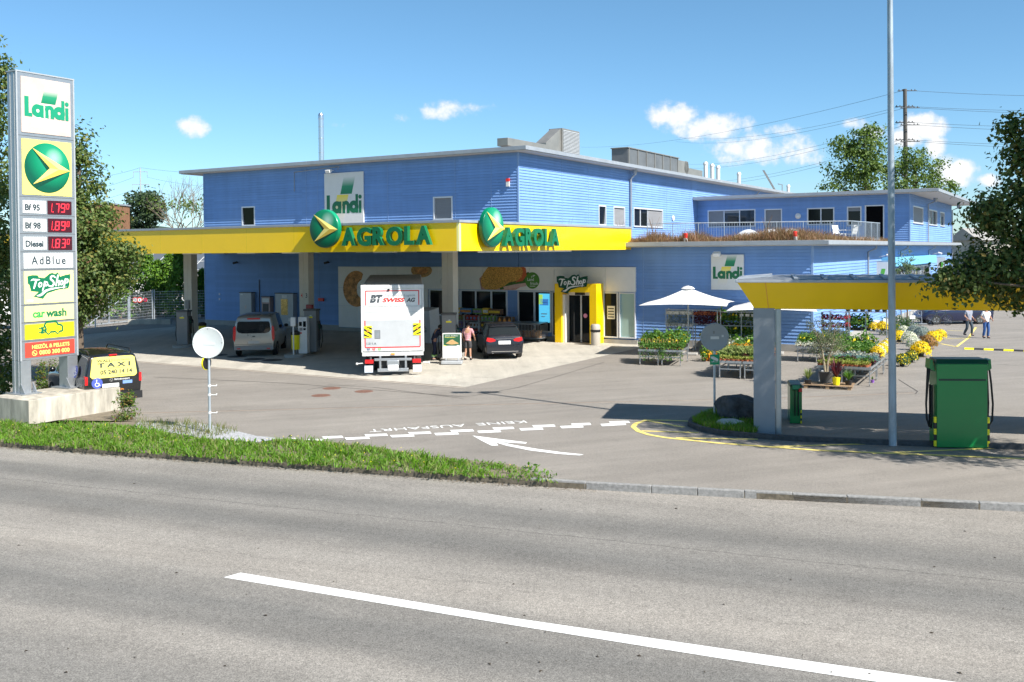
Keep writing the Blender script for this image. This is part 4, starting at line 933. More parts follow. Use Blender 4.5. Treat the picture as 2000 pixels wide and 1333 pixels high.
# canopy signs
sg = thing('canopy_sign', 'green emblem and raised letters on the shaded front of the yellow fascia', 'sign', tuple(bw(.37, -16.25, 5.0)), AL, 'emblem and letter sets on the canopy')
emblem(None, Matrix.Translation((0, -.12, .98)), .80, sg); ag_letters(sg, Matrix.Translation((0, -.06, 0)), .92, 5.42, .30, .70, .17, M['green'])
b = MB(); b.box(-.3, -.12, .5, .3, 0, .98); b.build('bracket', M['steelpaint'], sg)
sg = thing('canopy_sign', 'green emblem and raised letters on the sunlit right side of the yellow fascia', 'sign', tuple(bw(6.95, -14.25, 5.0)), AL + R(90), 'emblem and letter sets on the canopy')
emblem(None, Matrix.Translation((0, -.12, .94)), .80, sg); ag_letters(sg, Matrix.Translation((0, -.06, 0)), .87, 5.62, .24, .72, .17, M['green'])
b = MB(); b.box(-.3, -.12, .5, .3, 0, .94); b.build('bracket', M['steelpaint'], sg)

# ------------------------------------------------------------------ wall signs with their lamps
def wallsign(s, t, z, w, h, label, side=False, **k):
    r = landi_sign('wall_sign', w, h, label, **k); r.location = bw(s, t, z); r.rotation_euler = (0, 0, AL + (R(90) if side else 0)); return r
wallsign(-14.35, -.04, 6.3, 3.2, 3.72, 'large square white sign with green lettering high on the wall above the canopy')
wallsign(11.3, -.04, 2.95, 1.68, 1.76, 'square white sign with green lettering low on the wall behind the white parasol')
def walllamp(s, t, z, rot, label):
    b = MB(); b.tube([(0, .0, .1), (0, -.45, .1)], .02, 6); r = b.build('wall_lamp', M['white'], loc=bw(s, t, z), rotz=AL + rot); tag(r, label, 'wall lamp', 'floodlights over the wall signs')
    b = MB(Matrix.Translation((0, -.5, .02)) @ Matrix.Rotation(R(25), 4, 'X')); b.box(-.18, -.13, -.1, .18, .12, .1); b.build('lamp_head', M['white'], r, bevel=.02)
    return r
walllamp(-13.6, -.05, 10.1, 0, 'small white floodlight over the large high wall sign'); walllamp(11.75, -.05, 4.72, 0, 'small white floodlight over the low wall sign by the parasol')
for t, z, lab in ((20, 3.6, 'narrow white banner sign on the right wall left of the lamp pole'), (46, 4.0, 'narrow white banner sign at the far end of the right wall')):
    h = 1.75
    r = thing('banner_sign', lab, 'banner', tuple(bw(16.85, t - 7, 2.4)), AL, 'narrow banners on the right wall')
    w = .62; b = MB(); b.box(0, -.03, 0, w, .03, h); b.build('board', M['white'], r)
    b = MB(); landi_letters(b, .05, w - .05, .62, -.036, -.0305, 0); b.prism([(.2, .95), (.42, .95), (.5, 1.35), (.28, 1.35)], -.034, -.031, 1); b.prism([(.14, .35), (.36, .35), (.44, .92), (.22, .92)], -.0335, -.031, 2); b.build('lettering', [M['green'], M['lime'], M['signyellow']], r)
    b = MB(); b.tube([(-.5, 0, h + .05), (w, 0, h + .05)], .02, 6); b.build('arm', M['zinc'], r)
for t in (16.5, 40):
    b = MB(); b.tube([(0, 0, 0), (.5, 0, .12)], .02, 6); r = b.build('wall_lamp', M['white'], loc=bw(16.34, t, 4.4), rotz=AL); tag(r, 'white spotlight on an arm at the ' + ('near' if t < 20 else 'far') + ' part of the sunlit right wall', 'wall lamp')
    b = MB(); b.cyl((.45, 0, .14), (.75, 0, .02), .07, .09); b.build('lamp_head', M['white'], r)

# ------------------------------------------------------------------ lettering used twice: script wordmark on a green flash
def wordmark(b, ox, oz, k, y, mi_back=0, mi_ink=1, depth=.02):
    S_ = lambda pts, g=1.0: [(ox + (333 + (x - 333) * g - 195) * k, oz + (402 - (320 + (z - 320) * g)) * k) for x, z in pts]
    b.prism(S_([(193, 268), (225, 262), (258, 264), (264, 276), (300, 282), (318, 268), (334, 256), (352, 252), (372, 260), (386, 250), (398, 262), (402, 276), (440, 266), (470, 262), (471, 285), (462, 312), (466, 322), (456, 348), (385, 354), (318, 372), (288, 404), (230, 388), (262, 362), (214, 356), (205, 318), (196, 312)], 1.07), y, y + depth, mi_back)
    yy = [y - .001]
    def st(pts, w): yy[0] -= .0012; ribbon(b, S_(pts), [q * k * 1.12 for q in w] if isinstance(w, list) else w * k * 1.12, yy[0], y, mi_ink)
    ov = lambda cx, cy, rx, ry, sl=.2: [(cx + rx * math.cos(a) - sl * ry * math.sin(a) * -1, cy - ry * math.sin(a)) for a in np.linspace(.3, 2 * math.pi + .3, 13)]
    st([(208, 292), (220, 286), (240, 288), (264, 288)], [5, 9, 10, 6]); st([(243, 289), (235, 314), (226, 340)], [11, 11, 9])
    st(ov(268, 320, 10, 13), 7.5); st([(300, 302), (294, 326), (284, 358)], [10, 9, 7]); st(ov(309, 316, 9, 12), 7)
    st([(372, 277), (360, 268), (344, 272), (342, 288), (356, 300), (362, 316), (350, 332), (330, 330), (322, 322)], [7, 10, 11, 11, 11, 11, 11, 9, 6])
    st([(392, 264), (384, 296), (376, 330)], [10, 10, 8]); st([(379, 316), (390, 300), (400, 302), (398, 318), (394, 330)], [6, 8, 9, 9, 7])
    st(ov(417, 312, 9, 13), 7.5); st([(444, 290), (438, 316), (430, 346)], [10, 9, 7]); st(ov(453, 302, 9, 12), 7)
    st([(246, 388), (272, 384), (310, 358), (370, 346), (450, 340)], [6, 13, 12, 8, 2])
r = thing('entrance_sign', 'green flash with white script lettering fixed over the yellow entrance portal', 'sign', tuple(bw(3.05, -1.02, 2.72)), AL)
b = MB(); k_ = 1.72 / 275; wordmark(b, 0, .0, k_, -.06, 0, 1, .06); b.build('script_board', [M['greendark'], M['white']], r)

# ------------------------------------------------------------------ forecourt equipment
HW = R(88)       # lanes run away from the camera
def island(px_, py_, length, w, label):
    p = at(px_, py_); b = MB(); n = 10
    ring = [(w / 2 * math.cos(a), -w / 2 * -math.sin(a)) for a in np.linspace(math.pi, 2 * math.pi, n)]
    pts = [(x, y + w / 2) for x, y in ring] + [(w / 2, length - w / 2)] + [(w / 2 * math.cos(a), length - w / 2 + w / 2 * math.sin(a)) for a in np.linspace(0, math.pi, n)][1:]
    m_ = len(pts); b.add([(x, y, .004) for x, y in pts] + [(x, y, .14) for x, y in pts], [tuple(range(m_, 2 * m_))] + [(i, (i + 1) % m_, m_ + (i + 1) % m_, m_ + i) for i in range(m_)])
    o = b.build('pump_island', M['plinthgray'], loc=(p.x, p.y, 0), rotz=HW - R(90), bevel=.02); tag(o, label, 'pump island', 'raised concrete pump islands'); return o, p
isA, pA = island(350, 681, 3.6, 1.05, 'raised concrete pump island on the left below the first column')
isB, pB = island(570, 700, 3.4, .95, 'raised concrete pump island behind the right side of the silver van')
isC, pC = island(878, 708, 3.4, .9, 'raised concrete pump island below the right hand column')
def pump(loc, rot, label, h=1.95, w=.62, d=.5):
    r = thing('fuel_pump', label, 'fuel pump', loc, rot, 'dark grey fuel pumps')
    b = MB(); b.box(-w / 2, -d / 2, 0, w / 2, d / 2, h); b.build('cabinet', M['midgray'], r, bevel=.02)
    b = MB(); b.box(-w / 2 - .03, -d / 2 - .03, h, w / 2 + .03, d / 2 + .03, h + .09); b.build('top_cap', M['darkgray'], r, bevel=.015)
    b = MB(); b.box(-w / 2 + .1, -d / 2 - .006, h - .42, w / 2 - .1, -d / 2 + .002, h - .12, 0); b.box(-.12, -d / 2 - .010, h - .34, .13, -d / 2 - .0065, h - .27, 1); b.prism([(-.06, h - .24), (.06, h - .2), (.1, h - .24)], -d / 2 - .011, -d / 2 - .0065, 2); b.build('badge', [M['midgray'], M['brightyellow'], M['white']], r)
    b = MB(); b.box(w / 2 - .002, -d / 2 + .05, .55, w / 2 + .05, d / 2 - .05, 1.5); b.build('nozzle_bay', M['darkgray'], r)
    for k in range(3):
        y = -.14 + k * .14; b = MB(); b.tube([(w / 2 + .05, y, 1.35), (w / 2 + .14, y, 1.25), (w / 2 + .14, y, 1.12)], .025, 6); n_ = b.build('nozzle', [M['greendark'], M['black'], M['darkgray']][k], r)
    for sx in (1, -1):
        b = MB(); b.tube([(sx * (w / 2 + .02), .1, 1.5), (sx * (w / 2 + .16), .08, 1.2), (sx * (w / 2 + .2), .05, .5), (sx * (w / 2 + .14), 0, .16), (sx * (w / 2 + .06), -.02, .3), (sx * (w / 2 + .05), -.03, 1.1)], .022, 6); b.build('hose', M['rubber'], r, smooth=60)
    return r
pump((pA.x - .1, pA.y + 1.1, .14), HW - R(90) - R(6), 'grey fuel pump on the left island beside the first column', 1.72)
pump((pB.x + .62, pB.y + 1.7, .14), HW - R(90) - R(8), 'grey fuel pump on the middle island behind the white payment terminal', 2.0)
pump((pC.x - .05, pC.y + .75, .14), HW - R(90), 'grey fuel pump on the right island used by the person in navy', 1.95)
p = Vector((pB.x + .38, pB.y + .95, .14))
r = thing('payment_terminal', 'white payment terminal with screens on the middle pump island', 'payment terminal', tuple(p), R(-6))
b = MB(); b.box(-.22, -.2, 0, .22, .2, 1.75); b.build('cabinet', M['white'], r, bevel=.02)
b = MB(); b.box(-.17, -.212, 1.32, -.03, -.2, 1.52, 0); b.box(.03, -.212, 1.28, .17, -.2, 1.55, 0); b.box(-.15, -.212, 1.1, .0, -.2, 1.24, 1); b.box(.04, -.212, 1.12, .16, -.2, 1.22, 0); b.box(-.12, -.208, .95, -.04, -.2, 1.02, 2); b.build('screen', [M['glass'], M['midgray'], M['red']], r)
def wastebin(loc, label, bag=True):
    r = thing('waste_bin', label, 'waste bin', loc, 0, 'yellow waste bins on the pump islands')
    b = MB(); b.lathe([(.17, .2), (.19, .25), (.2, .92)], 18); b.build('drum', M['brightyellow'], r, smooth=40)
    b = MB(); b.lathe([(.205, .9), (.23, .94), (.22, 1.04), (.1, 1.1), (0, 1.11)], 18); b.build('lid', M['black'], r, smooth=40)
    b = MB(); b.cyl((0, .22, 0), (0, .22, 1.0), .03); b.build('post', M['zinc'], r); return r
wastebin((pB.x + .02, pB.y + .75, .14), 'yellow waste bin with black lid beside the white payment terminal'); wastebin((pA.x + .62, pA.y + 1.9, .14), 'yellow waste bin with black lid at the left canopy column')
r = thing('intercom_post', 'thin white post carrying a small white box at the nose of the middle island', 'post', (pB.x + .02, pB.y + .3, .14))
b = MB(); b.cyl((0, 0, 0), (0, 0, 1.5), .035); b.build('post', M['white'], r); b = MB(); b.box(-.12, -.08, 1.35, .12, .08, 1.78); b.build('box', M['white'], r, bevel=.02)
p = bw(-8.35, -8.15, 1.25)
r = thing('fire_extinguisher_box', 'red fire extinguisher cabinet on the middle canopy column', 'extinguisher box', tuple(p), AL)
b = MB(); b.box(-.05, -.16, 0, .36, 0, .95); b.build('cabinet', mat('dark_red', (.30, .015, .02), .4), r, bevel=.015); b = MB(); b.box(.06, -.164, .4, .26, -.1605, .65, 0); b.prism([(.1, .44), (.18, .62), (.23, .46)], -.166, -.1645, 1); b.build('label_plate', [M['white'], M['red']], r)
for (s0, s1, z0, z1, kind, lab) in ((-21.8, -20.7, .25, 2.3, 0, 'narrow grey steel cabinet against the blue wall, left of the silver van roof'), (-19.75, -19.0, .9, 2.05, 1, 'small pink framed machine niche on the blue wall above the silver van'), (-18.5, -16.9, .2, 2.3, 2, 'wide grey steel cabinet with a brass panel on the blue wall')):
    r = thing('wall_cabinet', lab, 'cabinet', tuple(bw((s0 + s1) / 2, -.05, z0)), AL); w = (s1 - s0) / 2; h = z1 - z0
    b = MB(); b.box(-w, -.35, 0, w, 0, h); b.build('housing', M['steelpaint'] if kind != 1 else mat('pink_steel', (.48, .33, .30), .5), r, bevel=.012)
    b = MB(); b.box(-w - .04, -.38, h, w + .04, 0, h + .05); b.build('hood', M['darkgray'], r)
    b = MB()
    if kind == 0: b.box(-w + .08, -.356, h - .16, -w + .32, -.351, h - .06, 1); b.box(-.06, -.356, 1.0, .08, -.351, 1.2, 2)
    elif kind == 1: b.box(-w + .1, -.356, .12, w - .1, -.351, h - .45, 0); b.box(-w + .06, -.356, h - .35, w - .06, -.351, h - .08, 1)
    else: b.box(-.28, -.356, .7, .32, -.351, 1.75, 3); b.box(-.2, -.356, 1.8, .24, -.351, 2.0, 1); b.box(.38, -.356, .3, .5, -.351, .5, 1)
    b.build('front_plate', [M['black'], M['white'], M['signpink'], mat('brass_panel', (.38, .27, .10), .25, .8, var=.3, vscale=6)], r)
# free standing advertising board
p = at(883, 712)
r = thing('pavement_sign', 'white framed advertising board with a heap of wood pellets on green, on a grey base', 'advertising board', (p.x, p.y, .004), R(-3))
b = MB(); b.box(-.42, -.02, .28, .42, .05, 1.38); b.build('frame', M['white'], r, bevel=.012)
b = MB(); b.box(-.37, -.0245, .82, .37, -.0205, 1.33, 0); b.box(-.37, -.0245, .33, .37, -.0205, .815, 1)
text_fit(b, 'Jetzt Pellets', -.3, .28, 1.24, .045, -.025, .002, .01, mi=1); text_fit(b, 'bestellen', -.3, .15, 1.18, .04, -.025, .002, .01, mi=3)
b.prism([(-.28, .92), (-.2, .97), (-.05, 1.08), (.03, 1.1), (.15, 1.02), (.28, .95), (.3, .91), (.0, .87)], -.027, -.025, 2); b.prism([(-.37, .80), (-.37, .86), (-.2, .80)], -.0275, -.025, 3); b.box(.22, -.027, .80, .34, -.025, .85, 1)
for z, w in ((.72, .5), (.66, .42), (.6, .46), (.5, .4), (.44, .3)): b.box(-.3, -.0265, z, -.3 + w, -.0248, z + .018, 4)
b.build('poster', [mat('poster_green', (.02, .10, .045), .4), M['white'], mat('pellets_print', (.52, .33, .14), .7, var=.35, vscale=30), M['signyellow'], mat('print_grey', (.55, .57, .6), .5)], r)
b = MB(); b.box(-.46, -.28, .02, .46, .28, .16); b.box(-.3, -.03, .16, -.25, .03, .28); b.box(.25, -.03, .16, .3, .03, .28); b.build('base', M['steelpaint'], r, bevel=.04)
# entrance litter bin
p = bw(5.42, -1.35)
r = thing('litter_bin', 'beige round litter bin with a black bag rim beside the entrance portal', 'litter bin', tuple(p), 0)
b = MB(); b.lathe([(.24, .0), (.25, .03), (.25, .72), (.245, .74)], 20); b.lathe([(.255, .8), (.255, 1.02), (.2, 1.1), (0, 1.12)], 20); b.build('drum', mat('bin_beige', (.42, .38, .32), .5), r, smooth=40)
b = MB(); b.lathe([(.262, .70), (.275, .74), (.268, .82), (.25, .83)], 20); b.build('bag_rim', M['black'], r, smooth=40)
# white slanted cabinet between lorry and column
r = thing('vacuum_station', 'white slanted self service cabinet behind the lorry by the shop windows', 'cabinet', tuple(bw(-3.9, -3.9)), AL)
b = MB(); b.add([(-.9, -.5, 0), (.9, -.5, 0), (.9, .5, 0), (-.9, .5, 0), (-.75, -.4, 1.75), (.75, -.4, 1.75), (.75, .5, 1.9), (-.75, .5, 1.9)], [(0, 3, 2, 1), (4, 5, 6, 7), (0, 1, 5, 4), (1, 2, 6, 5), (2, 3, 7, 6), (3, 0, 4, 7)]); b.build('housing', M['white'], r, bevel=.03)
b = MB(); b.box(-.55, -.5, 1.05, -.05, -.42, 1.5, 0); b.box(.1, -.49, 1.2, .4, -.42, 1.5, 1); text_fit(b, 'EL', .35, .6, .8, .13, -.49, .02, .01, mi=2); text_fit(b, 'ED', .35, .6, .6, .13, -.5, .02, .01, mi=2); b.build('panel', [M['glass'], M['midgray'], M['ink']], r)

# ------------------------------------------------------------------ goods outside the shop
def trolley(s, label, t=-.85, w=.95, tall=1.35):
    r = thing('goods_trolley', label, 'trolley', tuple(bw(s, t)), AL, 'grey goods trolleys under the shop windows')
    for sx in (-1, 1):
        b = MB(); x = sx * w / 2; b.tube([(x, -.3, .12), (x, -.3, tall - .1), (x, -.22, tall), (x, .22, tall), (x, .3, tall - .1), (x, .3, .12)], .022, 6); b.build('side_frame', M['alu'], r, smooth=60)
    for z in (.16, .62, 1.02): b = MB(); b.box(-w / 2 + .02, -.3, z, w / 2 - .02, .3, z + .03); b.build('shelf', M['alu'], r)
    for sx in (-1, 1):
        for sy in (-1, 1): b = MB(Matrix.Translation((sx * (w / 2 - .06), sy * .24, .06)) @ Matrix.Rotation(R(90), 4, 'Y')); b.lathe([(.06, -.015), (.06, .015)], 10); b.build('wheel', M['rubber'], r)
    return r
GC = [mat('box_' + n, c, .5, var=.25, vscale=9, col2=c2) for n, c, c2 in (('yellow', (.75, .5, .03), (.75, .5, .03)), ('blue', (.05, .18, .45), (.12, .3, .5)), ('green', (.10, .26, .06), (.25, .4, .1)), ('dark', (.05, .03, .03), (.25, .12, .05)), ('red', (.4, .04, .05), (.5, .1, .08)), ('brown', (.26, .15, .08), (.35, .2, .1)), ('white', (.6, .6, .6), (.7, .7, .7)), ('orange', (.6, .2, .03), (.7, .3, .05)), ('violet', (.12, .08, .25), (.3, .25, .4)))]
CN = ['yellow', 'blue', 'green', 'dark', 'red', 'brown', 'white', 'orange', 'violet']
def carton(s, t, z, w, h, c, where, d=.32):
    b = MB(); b.box(-w / 2, -d / 2, 0, w / 2, d / 2, h, 0); b.box(-w / 2 + .04, -d / 2 - .004, h * .25, w / 2 - .04, -d / 2 - .001, h * .7, 1)
    o = b.build('product_carton', [GC[c], GC[(c + 6) % 9]], loc=tuple(bw(s, t, z)), rotz=AL, bevel=.008)
    tag(o, f'{CN[c]} product carton {where}', 'carton', f'{CN[c]} cartons {where}')
for i, s in enumerate((-3.5, -2.5, -1.5)):
    trolley(s, ['goods trolley nearest the white column with brown bags and violet packs', 'middle goods trolley with red and white packs behind the person in pink', 'goods trolley half hidden behind the dark car roof'][i], tall=1.38)
    for k in range(4):
        carton(s - .36 + k * .24, -.85, 1.05, .2, .27, [5, 4, 2][i], ['on the upper shelf of the left trolley', 'on the upper shelf of the middle trolley', 'on the upper shelf of the right trolley'][i])
        carton(s - .36 + k * .24, -.85, .65, .2, .30, [8, 6, 3][i], ['on the middle shelf of the left trolley', 'on the middle shelf of the middle trolley', 'on the middle shelf of the right trolley'][i])
        carton(s - .36 + k * .24, -.85, .19, .2, .36, [1, 4, 5][i], ['on the bottom shelf of the left trolley', 'on the bottom shelf of the middle trolley', 'on the bottom shelf of the right trolley'][i])
for s, w, h, c, wh in ((-3.75, .42, .32, 0, 'on top of the trolleys by the column'), (-3.15, .8, .3, 1, 'on top of the trolleys, long and low'), (-2.35, .62, .3, 2, 'on top of the trolleys in the middle'), (-1.8, .4, .34, 0, 'on top of the trolleys right of the green one'), (-1.2, .8, .3, 3, 'on top of the trolleys at their right end')): carton(s, -.6, 1.4, w, h, c, wh)
# rack with lantern boxes and the wire cage
r = thing('goods_rack', 'open wire rack of boxed lanterns right of the dark car roof', 'rack', tuple(bw(-.35, -.85)), AL)
b = MB()
for x in (-.5, 0, .5):
    for y in (-.25, .25): b.box(x - .015, y - .015, .05, x + .015, y + .015, 1.35)
b.build('frame', M['alu'], r)
for z in (.15, .55, .95): b = MB(); b.box(-.5, -.25, z, .5, .25, z + .025); b.build('shelf', M['alu'], r)
for z in (.18, .58, .98):
    for x in (-.32, 0, .32):
        b = MB(); b.box(-.12, -.2, 0, .12, .2, .32, 0); b.lathe([(.07, .03), (.09, .1), (.05, .2), (.02, .28)], 8, 1, c=(0, -.21, 0))
        o = b.build('lantern_box', [GC[3], GC[7]], loc=tuple(bw(-.35 + x, -.85, z)), rotz=AL); tag(o, 'dark lantern box with an orange picture on the wire rack', 'box', 'lantern boxes on the wire rack')
r = thing('cage_trolley', 'low galvanised wire cage trolley of bottles in front of the shop window', 'cage trolley', tuple(bw(1.15, -.95)), AL)
b = MB(); 
for x in np.linspace(-.95, .95, 22): b.box(x - .008, -.42, .22, x + .008, -.405, .95)
for y in np.linspace(-.42, .42, 9): b.box(-.96, y - .008, .22, -.945, y + .008, .95); b.box(.945, y - .008, .22, .96, y + .008, .95)
b.box(-.96, -.43, .95, .96, -.4, .98); b.box(-.96, .4, .95, .96, .43, 1.0); b.box(-.96, -.43, .2, .96, .43, .23); b.build('wire_side', M['alu'], r)
b = MB(); b.add([(-.98, -.44, 1.0), (.98, -.44, 1.0), (.98, .44, 1.05), (-.98, .44, 1.05), (-.98, -.44, 1.02), (.98, -.44, 1.02), (.98, .44, 1.07), (-.98, .44, 1.07)], [(0, 3, 2, 1), (4, 5, 6, 7), (0, 1, 5, 4), (1, 2, 6, 5), (2, 3, 7, 6), (3, 0, 4, 7)]); b.build('lid', M['alu'], r)
for sx in (-.85, .85):
    for sy in (-.35, .35): b = MB(Matrix.Translation((sx, sy, .09)) @ Matrix.Rotation(R(90), 4, 'Y')); b.lathe([(.09, -.02), (.09, .02)], 10); b.build('wheel', M['rubber'], r)
for i in range(9):
    b = MB(); b.box(-.08, -.12, 0, .08, .12, random.uniform(.3, .42)); o = b.build('bottle_pack', GC[5 if i % 3 else 3], loc=tuple(bw(1.15 - .8 + i * .2, -1.15, .24)), rotz=AL, bevel=.02); tag(o, 'brown bottle pack standing inside the wire cage trolley', 'bottle pack', 'bottle packs in the wire cage')
# ------------------------------------------------------------------ price tower on its plinth (its face runs away from the road, local x along the face)
PA = at(56, 783, .73); PR = R(60)
p_ = thing('sign_plinth', 'pale stained concrete block carrying the tall price sign', 'plinth', (PA.x, PA.y, 0), PR)
M['plinth'] = mat('stained_concrete', (.42, .385, .32), .85, var=.48, vscale=1.6, bump=.3, bscale=30, stretch=(1.6, 1.6, .35))
b = MB(); b.box(0, 0, -.05, 3.15, 1.9, .73); b.build('block', M['plinth'], p_, bevel=.015)
TA = at(42, 771, .735)
tw = thing('price_tower', 'tall grey sign tower with fuel prices and coloured advertising panels', 'price sign', (TA.x, TA.y, .735), PR)
TW, TH, TD = 1.95, 9.85, .46
b = MB(); b.box(.0, 0, 1.02, TW, TD, TH)
b.build('casing', M['alu'], tw, bevel=.01)
for x0, x1 in ((0, .34), (TW - .36, TW)): b = MB(); b.box(x0, .01, .0, x1, TD - .01, 1.015); b.build('leg', M['alu'], tw, bevel=.01)
for x0, x1 in ((-.15, .5), (TW - .55, TW + .15)):
    b = MB(); b.box(x0, -.28, 0, x1, TD + .15, .03)
    for xx in (x0 + .12, x1 - .14): b.prism([(0, .03), (0, .32), (.02, .32), (.2, .03)], xx, xx + .02) if False else b.add([(xx, -.005, .03), (xx, -.22, .03), (xx, -.005, .34), (xx + .025, -.005, .03), (xx + .025, -.22, .03), (xx + .025, -.005, .34)], [(0, 2, 1), (3, 4, 5), (1, 2, 5, 4), (0, 1, 4, 3), (2, 0, 3, 5)])
    b.build('foot_plate', M['alu'], tw)
b = MB(); b.box(-.02, -.012, 1.01, .028, 0, TH); b.box(TW - .028, -.012, 1.01, TW + .02, 0, TH); b.box(-.025, -.016, TH, TW + .025, TD + .01, TH + .04); b.box(-.012, .1, .02, -.001, .13, TH); b.box(-.012, .3, .02, -.001, .33, TH); b.build('edge_profile', M['steelpaint'], tw)
Z = lambda z: z - .735
rows = [('landi', 8.75, 10.46), ('emblem', 6.85, 8.56), ('p1', 6.24, 6.74), ('p2', 5.68, 6.18), ('p3', 5.12, 5.62), ('adblue', 4.58, 5.05), ('shop', 3.49, 4.49), ('wash', 2.94, 3.41), ('ev', 2.39, 2.85), ('heat', 1.84, 2.29)]
for zd in (8.655, 6.79, 6.21, 5.65, 5.09, 4.535, 3.45, 2.915, 2.34, 1.78):
    pass
for zd in (8.655, 6.79, 6.21, 5.65, 5.09, 4.535, 3.45, 2.915, 2.34): b = MB(); b.box(.03, -.004, Z(zd) - .008, TW - .03, .0, Z(zd) + .008); b.build('panel_joint', M['darkgray'], tw)
X0, X1 = .14, TW - .13
def seg7(b, x, z, w, h, ch, mi, y):
    S_ = {'0': 'abcdef', '1': 'bc', '2': 'abged', '3': 'abgcd', '4': 'fgbc', '5': 'afgcd', '6': 'afgedc', '7': 'abc', '8': 'abcdefg', '9': 'abcfgd'}[ch]; t = w * .16; sh = .12
    def bar(xa, za, xb, zb):
        P = [(xa, za), (xb, za), (xb, zb), (xa, zb)]; b.prism([(x + px_ + pz * sh, z + pz) for px_, pz in P], y, y + .003, mi)
    g = t * .25
    if 'a' in S_: bar(t + g, h - t, w - t - g, h)
    if 'g' in S_: bar(t + g, h / 2 - t / 2, w - t - g, h / 2 + t / 2)
    if 'd' in S_: bar(t + g, 0, w - t - g, t)
    if 'f' in S_: bar(0, h / 2 + g, t, h - g)
    if 'b' in S_: bar(w - t, h / 2 + g, w, h - g)
    if 'e' in S_: bar(0, g, t, h / 2 - g)
    if 'c' in S_: bar(w - t, g, w, h / 2 - g)
for nm, z0, z1 in rows:
    za, zb = Z(z0), Z(z1); h = zb - za
    if nm == 'landi':
        q = landi_sign('sign_panel', X1 - X0, h, None, parent=bpy.data.objects.new('sign_panel', None) if False else tw, m=Matrix.Translation((X0, -.012 + .08 - .01, za)), aged=True)
    elif nm == 'emblem':
        b = MB(); b.box(X0, -.02, za, X1, 0, zb); o = b.build('sign_panel', M['signyellow'], tw); emblem(None, Matrix.Translation(((X0 + X1) / 2, -.021, (za + zb) / 2)), h * .455, o, flat=True)
    elif nm[0] == 'p' and nm[1].isdigit():
        b = MB(); m_ = X0 + (X1 - X0) * .46; b.box(X0, -.02, za + .04, m_, 0, zb - .07); o = b.build('fuel_name', M['white'], tw)
        b = MB(); t_, w_ = {'p1': ('Bf 95', .5), 'p2': ('Bf 98', .52), 'p3': ('Diesel', .6)}[nm]; text_fit(b, t_, X0 + .06, X0 + .06 + w_, za + .13, .19, -.0225, .003, .04); b.build('lettering', M['ink'], o)
        b = MB(); b.box(m_ + .06, -.02, za + .02, X1 - .02, 0, zb - .05); o = b.build('price_display', M['ledback'], tw)
        b = MB(); s_ = {'p1': '1790', 'p2': '1890', 'p3': '1830'}[nm]; x = m_ + .12
        seg7(b, x, za + .09, .06, .28, '1', 0, -.0235); b.box(x + .10, -.0235, za + .085, x + .125, -.0205, za + .115); 
        for k in (1, 2): seg7(b, x + .16 + (k - 1) * .205, za + .09, .15, .28, s_[k], 0, -.0235)
        seg7(b, x + .575, za + .2, .09, .17, '0', 0, -.0235); b.build('digits', M['led'], o)
    else:
        mcol = {'adblue': M['white'], 'shop': mat('pale_yellow_panel', (.92, .84, .33), .4), 'wash': mat('pale_yellow_strip', (.92, .84, .30), .4), 'ev': M['brightyellow'], 'heat': mat('sign_red', (.78, .06, .035), .4)}[nm]
        b = MB(); b.box(X0, -.02, za, X1, 0, zb); o = b.build('sign_panel', mcol, tw); b = MB(); w = X1 - X0
        if nm == 'adblue': text_fit(b, 'AdBlue', X0 + .24, X1 - .26, za + .12, .25, -.0225, .003, .022, space=1.35); b.build('lettering', M['ink'], o)
        elif nm == 'wash':
            text_fit(b, 'car', X0 + .26, X0 + .68, za + .12, .24, -.0225, .003, .04, mi=0); text_fit(b, 'wash', X0 + .70, X0 + 1.42, za + .12, .24, -.0225, .003, .04, mi=1); b.build('lettering', [mat('wash_green', (.03, .33, .08), .4), M['green']], o)
        elif nm == 'heat':
            text_fit(b, 'HEIZÖL & PELLETS', X0 + .22, X1 - .18, za + .255, .115, -.0225, .003, .022); text_fit(b, '0800 300 000', X0 + .46, X1 - .18, za + .06, .125, -.0225, .003, .022)
            ringseg(b, X0 + .30, za + .12, .085, .07, 0, 2 * math.pi, -.0235, -.0205); ribbon(b, [(X0 + .265, za + .155), (X0 + .285, za + .11), (X0 + .335, za + .085)], [.035, .02, .035], -.024, -.0205); b.build('lettering', M['signyellow'], o)
        elif nm == 'shop': wordmark(b, X0 + .16, za + .17, 1.36 / 275, -.0235, 0, 1, .003); b.box(X0 + .08, -.0225, za + .07, X0 + .28, -.0205, za + .12, 1); b.build('lettering', [M['green'], M['white']], o)
        else:
            k = w / 330; T = lambda pts: [(X0 + (x - 175) * k, za + (668 - z) * k) for x, z in pts]; yy = -.0225
            for i, (pts, wd) in enumerate([([(305, 628), (312, 630)], 6), ([(300, 592), (302, 588), (318, 570), (340, 566), (374, 567), (386, 578), (394, 588), (418, 596), (424, 612), (422, 630), (406, 632)], 6), ([(306, 630), (312, 615), (308, 600), (300, 592)], 6), ([(344, 632), (372, 632)], 6), ([(265, 605), (278, 605)], 4), ([(265, 628), (278, 628)], 4), ([(298, 618), (308, 618)], 6), ([(280, 602), (296, 602)], 5), ([(280, 634), (296, 634)], 5)]): ribbon(b, T(pts), wd * 1.9 * k, yy - .0004 * i, -.0205)
            b.prism(T([(280, 602), (296, 602), (296, 634), (280, 634)]), -.0225, -.0205)
            for c in (328, 390): cx, cz = T([(c, 632)])[0]; ringseg(b, cx, cz, 16 * k, 8 * k, math.pi, 2 * math.pi, -.0265, -.0205)
            b.build('car_plug_icon', M['green'], o)

